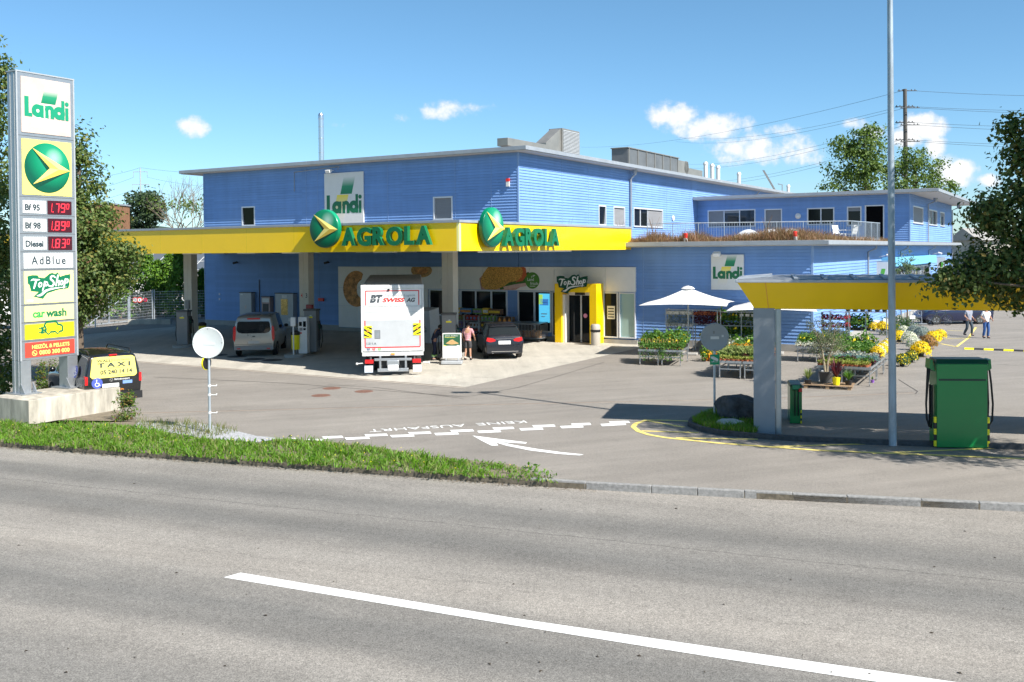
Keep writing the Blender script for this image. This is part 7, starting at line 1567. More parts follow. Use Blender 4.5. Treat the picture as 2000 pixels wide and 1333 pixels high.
def bare(px_, ytop, D, label, seed):
    d = ray(px_, 440); p = CP + d * (D / d.y); H_ = 5 + (495 - ytop) / F_PX * D; t = thing('bare_tree', label, 'tree', (p.x, p.y, 0)); rr = random.Random(seed); b = MB(); tips = []
    def br(p, d, ln, r, lv):
        q = p + d * ln; m_ = p + d * ln * .5 + Vector((rr.uniform(-1, 1), rr.uniform(-1, 1), rr.uniform(-.3, .6))) * ln * .07; b.tube([tuple(p), tuple(m_), tuple(q)], [r, r * .82, r * .62], 5)
        if lv == 0: tips.append(q); return
        for k in range(rr.choice((2, 3, 3))):
            nd = (d + Vector((rr.uniform(-1, 1), rr.uniform(-1, 1), rr.uniform(-.35, .6))) * .75).normalized(); br(q - d * ln * rr.uniform(0, .3), nd, ln * rr.uniform(.62, .85), r * .6, lv - 1)
    br(Vector((0, 0, 0)), Vector((0, 0, 1)), H_ * .42, .20, 5); k = H_ / max(q.z for q in tips)
    b.v = [(x * k * .9, y * k * .9, z * k) for x, y, z in b.v]; b.build('trunk', mat('bare_bark', (.20, .16, .12), .9), t)
    c = np.array([(q.x * k * .9, q.y * k * .9, q.z * k) for q in tips if q.z * k < H_ * .8]); c = c[NR.integers(0, len(c), 500)]; v, f = leaves(c + NR.normal(size=c.shape) * .3, np.tile([0, 0, 1.], (len(c), 1)), .34); raw('leaves', v, f, FAR, t)
bare(342, 338, 108, 'left one of two nearly bare trees behind the canopy and the blue wall', 3); bare(383, 345, 104, 'right one of two nearly bare trees, closest to the blue wall edge', 8)
CON = leafmat('conifer_sprays', [(.03, .085, .01), (.07, .17, .012), (.14, .26, .02), (.05, .12, .015)], .15)
def conifer(px_, y0, D, h, r, label, n=2600):
    p = at(px_, y0); d = ray(px_, y0); p = CP + d * (D / d.y); t = thing('conifer', label, 'conifer', (p.x, p.y, 0), 0, 'conifers behind the mesh fence'); u = NR.uniform(0, 1, n) ** .8; z = .2 + u * (h - .2); a = NR.uniform(0, 6.283, n); tier = .75 + .25 * np.cos(z * 7.0 + 2 * np.sin(a * 3)); rr_ = r * (1 - u) ** .75 * tier * NR.uniform(.6, 1.05, n) + .05
    P = np.stack([rr_ * np.cos(a), rr_ * np.sin(a), z], 1); N_ = np.stack([np.cos(a), np.sin(a), np.full(n, .5)], 1); v, f = leaves(P, N_, .34, .35, .1); raw('crown', v, f, CON, t); b = MB(); b.cyl((0, 0, 0), (0, 0, h * .96), .14, .02, 8); b.build('trunk', M['bark'], t)
for i, (q, h, r) in enumerate(((235, 5.2, 2.0), (285, 5.6, 2.1), (332, 4.9, 1.8), (352, 5.3, 1.7), (396, 3.6, 1.2), (310, 4.3, 1.8))): conifer(q, 610, 74 + (i % 3) * 2, h, r, ['leftmost conifer behind the mesh fence, beside the lime tree', 'tall bright conifer behind the mesh fence', 'bright conifer left of the first canopy column', 'conifer directly behind the first canopy column', 'low conifer between canopy column and blue wall', 'shorter conifer in front of the taller ones'][i])
p = bw(17.6, 19)
tree('young_birch', 'slim young tree standing close to the sunlit right wall', tuple(p), [(0, 0, 4.2, .45, .45, .9), (-.3, 0, 3.5, .6, .5, .7), (.35, 0, 3.3, .5, .4, .6), (0, 0, 2.6, .5, .5, .6)], 90, 18, .14, .11, leafmat('birch_leaves', [(.10, .15, .07), (.16, .20, .10), (.07, .12, .05)], .35), (.05, .03), 1.8)
# shrubs at the plinth
SHR = leafmat('shrub_leaves', [(.05, .11, .015), (.09, .17, .02), (.14, .21, .04), (.20, .08, .03)], .35)
def shrub(name, label, loc, r, n, s, m=SHR, cat='shrub', group=None):
    t = thing(name, label, cat, loc, 0, group); v, f, c = crown([(0, 0, r[2] * .55, *r)], n, 16, .09, s, .5, .3); raw('foliage', v, f, m, t); b = MB()
    for k in range(7): q = c[k]; b.tube([(0, 0, 0), (q[0] * .5, q[1] * .5, q[2] * .6), tuple(q)], [.012, .009, .004], 4)
    b.build('stems', M['bark'], t)
for (x, y, z, r, n, lab) in ((100, 775, 0, (.55, .5, .9), 60, 'leafy shrub with red tips seen between the legs of the price tower'), (75, 770, 0, (.35, .35, .8), 34, 'small leafy shrub at the left leg of the price tower'), (243, 822, 0, (.35, .4, .55), 40, 'low green shrub at the right end of the concrete plinth'), (200, 775, 0, (.28, .3, 1.25), 26, 'reddish shrub sprouting before the rear of the black taxi')): p = at(x, y); shrub('shrub', lab, (p.x, p.y + (.4 if x != 243 else .1), 0), r, n, .09)
# fence, gate and signs at the far left
def fence_panel(a, c, h, label, gate=False):
    L_ = (c - a).length; an = math.atan2(c.y - a.y, c.x - a.x); t = thing('mesh_gate' if gate else 'mesh_fence', label, 'gate' if gate else 'fence', (a.x, a.y, 0), an)
    if gate:
        b = MB(); b.box(0, -.04, .1, .08, .04, h); b.box(L_ - .08, -.04, .1, L_, .04, h); b.box(.08, -.04, h - .08, L_ - .08, .04, h); b.box(.08, -.04, .1, L_ - .08, .04, .18); b.box(L_ / 2 - .03, -.03, .18, L_ / 2 + .03, .03, h - .08); b.tube([(.1, 0, .2), (L_ - .1, 0, h - .1)], .025, 6); b.build('frame', M['steel'], t)
    else:
        for k in range(int(L_ / 2.5) + 1): b = MB(); b.box(k * 2.5 - .03, -.03, 0, k * 2.5 + .03, .03, h + .1); b.build('post', M['steel'], t)
    b = MB()
    for k in range(int(h / .2)): b.box(.0, -.006, .15 + k * .2, L_, .006, .165 + k * .2)
    for k in range(int(L_ / .12)): b.box(k * .12, -.003, .15, k * .12 + .006, .003, h)
    b.build('mesh_infill', M['steel'], t); return t
a = at(172, 640); c = at(252, 631); fence_panel(a, c, 2.2, 'wide grey steel mesh gate at the far left, beside the lime tree', True)
a = at(254, 631); c = at(300, 626); fence_panel(a, c, 2.2, 'grey mesh fence with round signs right of the gate'); fence_panel(at(302, 626), at(400, 624), 2.2, 'grey mesh fence in front of the dark conifers')
b = MB(); b.box(0, -.2, 0, 3.0, .2, .35); p = at(252, 634); tag(b.build('low_wall', M['concrete'], loc=(p.x, p.y, 0)), 'low concrete wall stub under the mesh fence', 'wall')
for i, (x, lab) in enumerate(((266, 'red ringed round traffic sign on the fence, left of two'), (275, 'red ringed round traffic sign on the fence with a dark symbol, middle'), (286, 'small round red and blue traffic sign on the fence'))):
    p = at(x, 629); r_ = .20 if i < 2 else .13; b = MB(Matrix.Translation((0, -.12, 0)) @ Matrix.Rotation(R(90), 4, 'X')); b.lathe([(r_, 0), (r_, .02), (r_ * .74, .021)], 24, 0); b.lathe([(r_ * .74, .0215), (0, .0216)], 24, 1 if i < 2 else 2)
    if i < 2: b.add([(-.03, -.09, .0225), (.03, -.09, .0225), (.03, .09, .0225), (-.03, .09, .0225)], [(0, 1, 2, 3)], 3)
    else: b.add([(-.08, .06, .0225), (-.06, .08, .0225), (.08, -.06, .0225), (.06, -.08, .0225)], [(0, 3, 2, 1)], 0)
    tag(b.build('traffic_sign', [M['red'], M['white'], M['inkblue'], M['ink']], loc=(p.x, p.y, 1.62)), lab, 'traffic sign')
p = at(177, 640); t = thing('direction_sign', 'white direction sign with black letters and an arrow at the left gate', 'sign', (p.x, p.y - .5, 0), 0); b = MB(); b.box(-.75, -.03, 1.0, .6, 0, 1.6); b.build('board', M['white'], t); b = MB(); text_fit(b, 'RD', -.28, .1, 1.15, .3, -.032, .003, .015); b.prism([(.2, 1.15), (.42, 1.3), (.2, 1.45)], -.034, -.031); b.build('lettering', M['ink'], t); b = MB(); b.box(-.7, 0, 0, -.64, .06, 1.6); b.box(.5, 0, 0, .56, .06, 1.6); b.build('posts', M['steel'], t)
# brown slatted building and greenhouse roof behind
p = at(228, 600); dd = ray(215, 450); q = CP + dd * (96 / dd.y); t = thing('slatted_building', 'tall narrow building clad in vertical brown slats behind the left lime tree', 'building', (q.x - 1.6, q.y, 0)); b = MB(); b.box(-3.2, 0, 0, 2.0, 4, 9.9); b.build('wall', M['plank_dark'], t); b = MB()
for k in range(30): b.box(-3.2 + k * .17, -.05, .2, -3.2 + k * .17 + .09, 0, 9.8)
b.build('slats', M['plank_dark'], t); b = MB(); b.box(-3.3, -.1, 9.9, 2.1, 4.1, 10.05); b.build('roof', M['zinc'], t)
dd = ray(388, 560); q = CP + dd * (92 / dd.y); t = thing('greenhouse', 'low building with a grey panelled sloping roof behind the conifers', 'building', (q.x - 7, q.y, 0), R(-8)); b = MB(); b.box(0, 0, 0, 14, 8, 3.4); b.build('wall', M['whitepanel'], t); b = MB(); b.add([(-.3, -.3, 3.4), (14.3, -.3, 3.4), (14.3, 5, 5.8), (-.3, 5, 5.8), (-.3, 8.3, 3.4), (14.3, 8.3, 3.4)], [(0, 1, 2, 3), (3, 2, 5, 4), (0, 3, 4), (1, 5, 2)]); ro = b.build('roof', mat('solar_grey', (.10, .115, .135), .35), t); b = MB()
for k in range(11): x = -.2 + k * 1.4; b.add([(x, -.31, 3.43), (x + .07, -.31, 3.43), (x + .07, 5, 5.83), (x, 5, 5.83)], [(0, 1, 2, 3)])
for k in range(4): u = k / 3; b.add([(-.3, -.3 + 5.25 * u, 3.435 + 2.38 * u), (14.3, -.3 + 5.25 * u, 3.435 + 2.38 * u), (14.3, -.24 + 5.25 * u, 3.465 + 2.38 * u), (-.3, -.24 + 5.25 * u, 3.465 + 2.38 * u)], [(0, 1, 2, 3)])
b.build('panel_grid', M['white'], ro)
# poles, pylon and wires
dd = ray(1771, 372); q = CP + dd * (140 / dd.y); zt_ = 5 + (484 - 176) / F_PX * 140
t = thing('utility_pole', 'tall brown wooden power pole with short crossarms behind the office roof', 'power pole', (q.x, q.y, 0)); b = MB(); b.cyl((0, 0, 0), (-.25, 0, zt_), .36, .26, 10); b.build('pole', mat('pole_wood', (.10, .092, .085), .9), t)
WZ = [(178, 0), (207, 1), (213, -1), (238, 1), (246, -1), (272, 1), (278, -1)]
for y, s in WZ:
    z = 5 + (484 - y) / F_PX * 140; b = MB(); b.cyl((-1.3, s * .9, z - .1), (1.5, s * .9, z - .1), .06, n=6)
    for k in (-1.1, -.6, .7, 1.2): b.cyl((k, s * .9, z - .12), (k, s * .9, z + .12), .07, n=6)
    b.build('insulator_arm', M['darkgray'], t)
def wire(P, Q, sag, label, group, r=.026):
    b = MB(); P, Q = Vector(P), Vector(Q); b.tube([tuple(P.lerp(Q, u) - Vector((0, 0, sag * 4 * u * (1 - u)))) for u in np.linspace(0, 1, 22)], r, 4); tag(b.build('power_wire', M['black']), label, 'power wire', group)
for i, ((y, s), yl) in enumerate(zip(WZ, (288, 268, 277, 320, 328, 356, 362))):
    z = 5 + (484 - y) / F_PX * 140; lev = ['topmost', 'upper', 'upper', 'middle', 'middle', 'lower', 'lower'][i]
    dl = ray([1135, 1320, 1320, 1320, 1320, 1320, 1320][i], yl if i else 288); dist = 300; e_ = CP + dl * (dist / dl.y)
    wire((q.x - .25, q.y + s * .9, z), tuple(e_), 2.2, f'{lev} thin power wire running left from the wooden pole', f'{lev} wires left of the pole')
    dr_ = ray(2150, {178: 188, 207: 216, 213: 222, 238: 248, 246: 257, 272: 284, 278: 291}[y]); e_ = CP + dr_ * (150 / dr_.y)
    wire((q.x - .25, q.y + s * .9, z), tuple(e_), .3, f'{lev} thin power wire running right from the wooden pole', f'{lev} wires right of the pole')
dd = ray(275, 400); q = CP + dd * (260 / dd.y); zt_ = 5 + (496 - 328) / F_PX * 260; t = thing('pylon', 'slim distant grey pylon with one crossarm above the far left trees', 'pylon', (q.x, q.y, 0)); b = MB(); b.cyl((0, 0, 0), (0, 0, zt_), .32, .16, 8); b.build('mast', M['steelpaint'], t)
for z, w_ in ((zt_ - 1.2, 1.9), (zt_ - 4.6, 2.3)): b = MB(); b.box(-w_, -.08, z, w_, .08, z + .16); b.box(-w_, -.04, z - 1.5, -w_ + .1, .04, z); b.box(w_ - .1, -.04, z - 1.5, w_, .04, z); b.build('crossarm', M['steelpaint'], t)
for k, z in enumerate((zt_, zt_ - 2.6, zt_ - 6)):
    dl = ray(150, 352 + k * 24); e_ = CP + dl * (230 / dl.y); wire((q.x - (0, 1.9, 2.3)[k], q.y, z), tuple(e_), .5, ['top', 'middle', 'bottom'][k] + ' thin wire running left from the distant pylon', None, .03); dl = ray(440, 338 + k * 30); e_ = CP + dl * (250 / dl.y); wire((q.x + (0, 1.9, 2.3)[k], q.y, z), tuple(e_), .5, ['top', 'middle', 'bottom'][k] + ' thin wire running right from the distant pylon', None, .03)
# far hills and woods
def hills(name, pts, D, m, depth=900):
    v, f = [], []; n = len(pts)
    for x, y in pts: d = ray(x, y); p = CP + d * (D / d.y); v.append((p.x, p.y, p.z)); v.append((p.x * .86, p.y * .86, -.4)); v.append((p.x * 1.4, p.y * 1.4, -.4))
    b = MB(); b.add(v, [(3 * i, 3 * i + 1, 3 * i + 4, 3 * i + 3) for i in range(n - 1)] + [(3 * i + 3, 3 * i + 5, 3 * i + 2, 3 * i) for i in range(n - 1)]); o = b.build(name, m, smooth=80); o['kind'] = 'structure'; return o
M['hill'] = mat('wooded_hill', (.045, .075, .05), .95, var=.4, vscale=.02); M['hill2'] = mat('wooded_hill_near', (.035, .07, .025), .95, var=.5, vscale=.08)
xs_ = list(range(-3000, 5200, 60)); rr = random.Random(5)
hills('hills', [(x, 452 - 14 * math.sin(x * .0021 + 1) - 7 * math.sin(x * .009) - 4 * math.sin(x * .031) - .0085 * (x - 1000)) for x in xs_], 4200, M['hill']); hills('hills', [(x, 476 - 5 * math.sin(x * .004) - 5 * math.sin(x * .017 + 2) - 3 * math.sin(x * .05) - .0085 * (x - 1000)) for x in xs_], 1500, M['hill2'])
def woods(name, label, x0, x1, ytop, D, n, m, s=.9):
    c = []
    for k in range(n): x = random.uniform(x0, x1); d = ray(x, 480); Dk = D * random.uniform(.95, 1.1); p = CP + d * (Dk / d.y); h = 5 + (489 - .0085 * (x - 1000) - ytop) / F_PX * Dk * random.uniform(.7, 1.05); c.append((p.x, p.y, h * .55, random.uniform(2.2, 4), 3, h * .5))
    v, f, _ = crown(c, n * 14, 16, .8, s, .7, .3); return tag(raw(name, v, f, m), label, 'trees', kind='stuff')
woods('distant_woods', 'band of distant trees on the left behind the conifers', -400, 420, 470, 170, 40, FARD); woods('distant_woods', 'band of distant trees on the right beyond the car park', 1860, 2600, 455, 210, 44, FARD, 1.0)
dd = ray(1940, 480); q = CP + dd * (150 / dd.y); t = thing('far_house', 'pale distant building on the right, half hidden by the lime tree', 'building', (q.x + 5, q.y, 0)); b = MB(); b.box(-7, 0, 0, 12, 10, 6); b.build('wall', M['concrete'], t); b = MB(); b.add([(-7.5, -.5, 6), (12.5, -.5, 6), (12.5, 10.5, 6), (-7.5, 10.5, 6), (-7.5, 5, 8), (12.5, 5, 8)], [(0, 1, 5, 4), (2, 3, 4, 5), (0, 4, 3), (1, 2, 5)]); b.build('roof', M['plinthgray'], t)

# ------------------------------------------------------------------ garden market
TBH = .66
def make_table(label, loc, rot, group):
    t = thing('plant_table', label, 'plant table', loc, rot, group); w, l = .93, 1.92
    b = MB(); b.box(.01, 0, TBH - .06, w, l, TBH - .01); b.box(.01, 0, TBH - .01, w, .02, TBH + .03); b.box(.01, l - .02, TBH - .01, w, l, TBH + .03); b.box(.01, .02, TBH - .01, .03, l - .02, TBH + .03); b.box(w - .02, .02, TBH - .01, w, l - .02, TBH + .03); b.build('tray', M['alu'], t)
    for x in (.06, w - .08):
        for y in (.06, l - .1): b = MB(); b.box(x, y, .12, x + .04, y + .04, TBH - .061); g = b.build('leg', M['alu'], t); b = MB(Matrix.Translation((x + .02, y + .0, .062)) @ Matrix.Rotation(R(90), 4, 'Y')); b.lathe([(.06, -.014), (.06, .014)], 12); b.build('caster', M['midgray'], g)
    b = MB(); b.box(.1, .07, .34, w - .08, .10, .38); b.box(.1, l - .09, .34, w - .08, l - .06, .38); b.box(.07, .1, .41, .10, l - .1, .45); b.box(w - .07, .1, .41, w - .04, l - .1, .45); b.build('brace', M['alu'], t); return t
proto_t = None
TABS = {}
def table_group(key, fl, ang, nx, ny, desc):
    global proto_t; g = f'plant tables {desc}'; TABS[key] = (Vector(fl), ang, nx, ny)
    for j in range(ny):
        for i in range(nx):
            p = Vector((fl[0], fl[1], 0)) + Matrix.Rotation(ang, 3, 'Z') @ Vector((i * .96, j * 1.97, 0)); row = ['front', 'second', 'third', 'rear'][j]
            lab = f'{"left" if i == 0 else "right"} aluminium plant table in the {row} row {desc}'
            if proto_t is None: proto_t = make_table(lab, tuple(p), ang, g)
            else: dup(proto_t, tuple(p), ang, lab, g)
table_group('a', (5.42, 41.75), R(-20), 2, 1, 'under the white parasol'); table_group('b', (7.9, 37.25), R(-23), 2, 2, 'behind the boulder'); table_group('c', (11.2, 35.5), R(-28), 2, 4, 'beside the olive tree')
# potted plants: one small mesh per kind, copied
def pot_mb(b, r, h, mi): b.lathe([(r * .72, 0), (r, h), (r * .9, h), (r * .85, h * .9), (0, h * .88)], 12, mi)
def plant_proto(name, kind, r, h, mats, potr=.058, poth=.055, n=60, s=.05, frac=.78):
    b = MB(); pot_mb(b, potr, poth, 0); bv = len(b.v)
    if kind == 'ball':
        d = NR.normal(size=(n, 3)); d[:, 2] = np.abs(d[:, 2]) * .9 - .12; d /= np.linalg.norm(d, axis=1)[:, None]; rr_ = NR.uniform(.86, 1.05, n)[:, None]; P = d * rr_ * np.array([r, r, h]) + [0, 0, poth * .9]; v, f = leaves(P, d * 2.5, s, .9, .1); fl = NR.uniform(0, 1, len(P)) < frac
    elif kind == 'grass':
        P = NR.normal(size=(n, 2)) * potr * .5; a = np.arctan2(P[:, 1], P[:, 0]) + NR.normal(size=n) * .5; ln = NR.uniform(.6, 1.1, n); v = []; f = []
        for i in range(n): x, y = P[i]; c_, s_ = math.cos(a[i]), math.sin(a[i]); w_ = s * .12; hh = h * ln[i]; o = len(v); v += [(x - s_ * w_, y + c_ * w_, poth * .9), (x + s_ * w_, y - c_ * w_, poth * .9), (x + c_ * r * .45 * ln[i], y + s_ * r * .45 * ln[i], poth + hh * .7), (x + c_ * r * ln[i], y + s_ * r * ln[i], poth + hh * (.75 if i % 2 else 1.0))]; f += [(o, o + 1, o + 2), (o, o + 2, o + 3), ]
        v = np.array(v); f = np.array(f); fl = np.zeros(n, bool)
    else:
        d = NR.normal(size=(n, 3)); d /= np.linalg.norm(d, axis=1)[:, None]; P = d * np.array([r, r, h * .5]) * NR.uniform(.3, 1, n)[:, None] + [0, 0, poth + h * .45]
        if kind == 'trail': P[:, 2] = poth * .8 - NR.uniform(0, 1, n) * h + .05; P[:, :2] = d[:, :2] * r * NR.uniform(.6, 1.1, n)[:, None]
        v, f = leaves(P, d + [0, 0, .6], s, .6); fl = (NR.uniform(0, 1, len(P)) < (.12 if kind == 'bush' and len(mats) > 2 and n > 100 else .4)) & (P[:, 2] > poth + h * .45)
    b.v += [tuple(q) for q in v]; per = len(f) // max(1, len(fl))
    nf = len(f); half = len(fl)
    for i, t_ in enumerate(f): b.f.append(tuple(int(q) + bv for q in t_)); k = (i % half) if kind != 'grass' else i // 2; b.k.append(2 if fl[k] and len(mats) > 2 else 1)
    o = b.build(name, mats, None); o.location = (0, 0, -50); o['category'] = 'plant'; return o
lf = lambda nm, *c: leafmat(nm, list(c), .3)
LG = lf('pot_green', (.05, .12, .02), (.09, .20, .03), (.14, .26, .05)); LD = lf('pot_dark_green', (.02, .06, .015), (.04, .10, .02), (.06, .13, .03)); LS = lf('pot_silver', (.20, .25, .22), (.28, .33, .30), (.16, .21, .19)); LB = lf('pot_burgundy', (.08, .015, .025), (.13, .03, .04), (.05, .012, .02)); LY = lf('pot_lime', (.25, .30, .05), (.35, .36, .10), (.18, .24, .04)); LP = lf('pot_pale_grass', (.20, .26, .08), (.28, .32, .12), (.14, .20, .05)); LBL = lf('pot_blue_green', (.10, .20, .18), (.15, .27, .25), (.08, .15, .14))
PYE = lf('petal_yellow', (.82, .60, .01), (.90, .72, .02), (.72, .48, .01)); POR = lf('petal_orange', (.80, .32, .01), (.85, .45, .02), (.70, .22, .01)); PWH = lf('petal_white', (.72, .70, .62), (.62, .62, .5), (.55, .56, .46)); PRE = lf('petal_red', (.45, .02, .05), (.55, .05, .10), (.3, .01, .03)); PBR = lf('petal_bronze', (.30, .14, .06), (.42, .24, .05), (.2, .10, .06))
POT = M['terracotta']; PB = M['black']
PR_ = {}
def proto(k, *a, **kw): PR_[k] = plant_proto(*a, **kw); return PR_[k]
proto('green', 'potted_plant', 'bush', .085, .15, [POT, LG], n=70, s=.05); proto('dark', 'dark_leafy_plant', 'bush', .09, .18, [PB, LD], n=80, s=.05); proto('silver', 'silver_leaved_plant', 'bush', .085, .12, [PB, LS, PWH], n=70, s=.045); proto('burg', 'red_leaved_plant', 'bush', .085, .12, [PB, LB], n=70, s=.055)
proto('lime', 'lime_leaved_plant', 'bush', .075, .08, [POT, LY], n=60, s=.04); proto('pale', 'potted_grass', 'grass', .14, .26, [POT, LP], n=70, s=.09); proto('blue', 'silver_leaved_plant', 'bush', .085, .11, [PB, LBL], n=70, s=.045); proto('fern', 'tall_leafy_plant', 'bush', .11, .34, [PB, LG, PYE], n=120, s=.07); proto('mari', 'potted_flower', 'ball', .10, .15, [POT, LD, POR], n=110, s=.042); proto('heu', 'red_leaved_plant', 'bush', .14, .18, [POT, LB], n=80, s=.09); proto('trail', 'trailing_plant', 'trail', .10, .42, [PB, LG], n=90, s=.05); proto('trails', 'hanging_plant', 'trail', .16, .52, [M['white'], LS], potr=.12, poth=.12, n=170, s=.055); proto('trailb', 'hanging_plant', 'trail', .16, .5, [M['terracotta'], LB], potr=.12, poth=.12, n=170, s=.07); proto('redf', 'potted_flower', 'ball', .10, .12, [PB, LD, PRE], n=90, s=.04); proto('whitef', 'potted_flower', 'ball', .10, .12, [PB, LS, PWH], n=90, s=.035)
for k, fm, lm in (('mumy', PYE, LD), ('mumw', PWH, LG), ('mumb', PBR, LD), ('mumg', LS, LS), ('mumd', PYE, LD)): proto(k, 'chrysanthemum', 'ball', .36, .40, [POT if k in ('mumg', 'mumb') else PB, lm, fm], potr=.14, poth=.2, n=1000, s=.062, frac=.22 if k == 'mumd' else .84)
_used = set()
def put(k, loc, rot, label, group, sc=1.0, cat='plant'):
    o = PR_[k]
    if k in _used: o = o.copy(); COL.objects.link(o)
    _used.add(k); o.location = loc; o.rotation_euler = (0, 0, rot); o.scale = (sc,) * 3; o['label'] = label; o['group'] = group; o['category'] = cat; return o
def rowfill(key, u0, u1, v0, v1, du, dv, kinds, desc, z=TBH + .0):
    """plants in rows over a table group; u across the front, v towards the back"""
    fl, ang, nx, ny = TABS[key]; Rm = Matrix.Rotation(ang, 3, 'Z'); v = v0; i = 0
    while v <= v1 + 1e-6:
        k, nm, sc = kinds[min(len(kinds) - 1, i)]; u = u0 + (.5 * du if i % 2 else 0) * 0
        while u <= u1 + 1e-6:
            p = Vector((fl[0], fl[1], z)) + Rm @ Vector((u + random.uniform(-.02, .02), v + random.uniform(-.02, .02), 0)); put(k, tuple(p), random.uniform(0, 6.28), f'{nm} {desc}', f'{nm} {desc}'.replace('potted', 'pots of'), sc * 1.32 * random.uniform(.82, 1.2)); u += du
        v += dv; i += 1
rowfill('a', .10, 1.82, .1, .1, .19, .2, [('trail', 'trailing green potted plant', 1)], 'along the front edge under the parasol'); rowfill('a', .1, 1.82, .3, .5, .19, .2, [('green', 'leafy green potted plant', 1.25)], 'on the tables under the parasol'); rowfill('a', .1, 1.82, .72, 1.8, .21, .24, [('fern', 'tall green potted plant', 1.0), ('fern', 'tall green potted plant', 1.2), ('fern', 'tall green potted plant', 1.4), ('dark', 'dark green potted plant', 2.0), ('fern', 'tall green potted plant', 1.6)], 'at the back of the parasol tables')
rowfill('b', .1, 1.82, .1, .28, .17, .18, [('lime', 'small lime green potted plant', 1.2), ('green', 'small leafy potted plant', 1)], 'on the front tables behind the boulder'); rowfill('b', .1, 1.82, .5, 1.5, .2, .24, [('pale', 'pale tufted potted grass', 1.0), ('pale', 'pale tufted potted grass', 1.2)], 'on the tables behind the boulder'); rowfill('b', .1, 1.82, 1.75, 3.0, .2, .24, [('mari', 'orange marigold potted plant', 1.5)], 'massed behind the pale grasses'); rowfill('b', .1, 1.82, 3.2, 3.8, .24, .26, [('fern', 'feathery green potted plant', .9)], 'at the rear behind the marigolds')
fl, ang, _, _ = TABS['b']; p = Vector((fl.x, fl.y, TBH)) + Matrix.Rotation(ang, 3, 'Z') @ Vector((1.0, .36, 0)); put('heu', tuple(p + Vector((0, 0, .03))), 0, 'single dark red leafy potted plant among pale grasses', 'single dark red plant', 1.2)
rowfill('c', .1, 1.82, .1, .28, .16, .18, [('lime', 'small yellow green potted plant', 1.2), ('lime', 'small yellow green potted plant', 1.3)], 'on the front edge beside the olive tree'); rowfill('c', .1, 1.82, .5, .72, .18, .2, [('burg', 'dark red potted plant', 1.0), ('green', 'green potted plant', 1.3)], 'in the front rows beside the olive tree'); rowfill('c', .1, 1.82, .95, 1.85, .19, .22, [('burg', 'dark red and green potted plant', 1.3), ('blue', 'blue green potted plant', 1.0), ('blue', 'blue green potted plant', 1.1), ('blue', 'blue green potted plant', 1.2)], 'in the middle rows beside the olive tree'); rowfill('c', .1, 1.82, 2.2, 3.3, .2, .26, [('silver', 'silvery potted plant', 1.2), ('whitef', 'white flowered potted plant', 1.0), ('silver', 'silvery potted plant', 1.3), ('burg', 'dark red potted plant', 1.1)], 'in the silver rows on the long tables'); rowfill('c', .1, 1.4, 3.6, 5.9, .24, .34, [('green', 'bright green potted plant', 1.7), ('lime', 'bright lime potted plant', 1.8), ('green', 'bright green potted plant', 1.7)], 'in the rear rows of the long tables')
fl, ang, _, _ = TABS['c']
for i in range(9): k, nm = [('mumy', 'yellow'), ('mumw', 'white'), ('mumy', 'yellow')][i % 3]; p = Vector((fl.x, fl.y, TBH)) + Matrix.Rotation(ang, 3, 'Z') @ Vector((1.62, 3.7 + i * .44, 0)); put(k, tuple(p), i, f'{nm} potted chrysanthemum on the right edge of the long tables', f'{nm} chrysanthemums on the long tables', .78, 'flower')
for i, (x, y, k, r, nm) in enumerate([(1798, 697, 'mumy', 1.05, 'big yellow flower ball in a dark pot standing alone nearest the lamp mast'), (1762, 716, 'mumd', .78, 'dark green flower bush with few yellow blooms, left of a pair'), (1779, 708, 'mumd', .74, 'dark green flower bush with few yellow blooms, right of a pair'), (1813, 682, 'mumb', 1.0, 'bronze and yellow flower ball behind the biggest yellow one'), (1823, 671, 'mumy', .95, 'yellow flower ball at the right end of the flower row'), (1836, 663, 'mumy', .8, 'small yellow flower ball farthest right'), (1801, 661, 'mumg', .95, 'silver grey plant ball in a red pot'), (1785, 659, 'mumg', .95, 'silver grey plant ball left of the red potted one'), (1776, 672, 'mumw', .95, 'cream white flower ball in the middle of the row'), (1786, 684, 'mumw', .9, 'cream and green flower ball behind the pair of dark bushes'), (1756, 668, 'mumy', .9, 'yellow flower ball beside the lamp mast'), (1765, 655, 'mumw', .8, 'pale flower ball at the back of the row'), (1750, 652, 'mumd', .8, 'orange flower ball at the back behind the lamp mast')]): p = at(x, y); put(k, (p.x, p.y, .002), i, nm, 'flower balls standing on the ground', r * 1.18, 'flower')
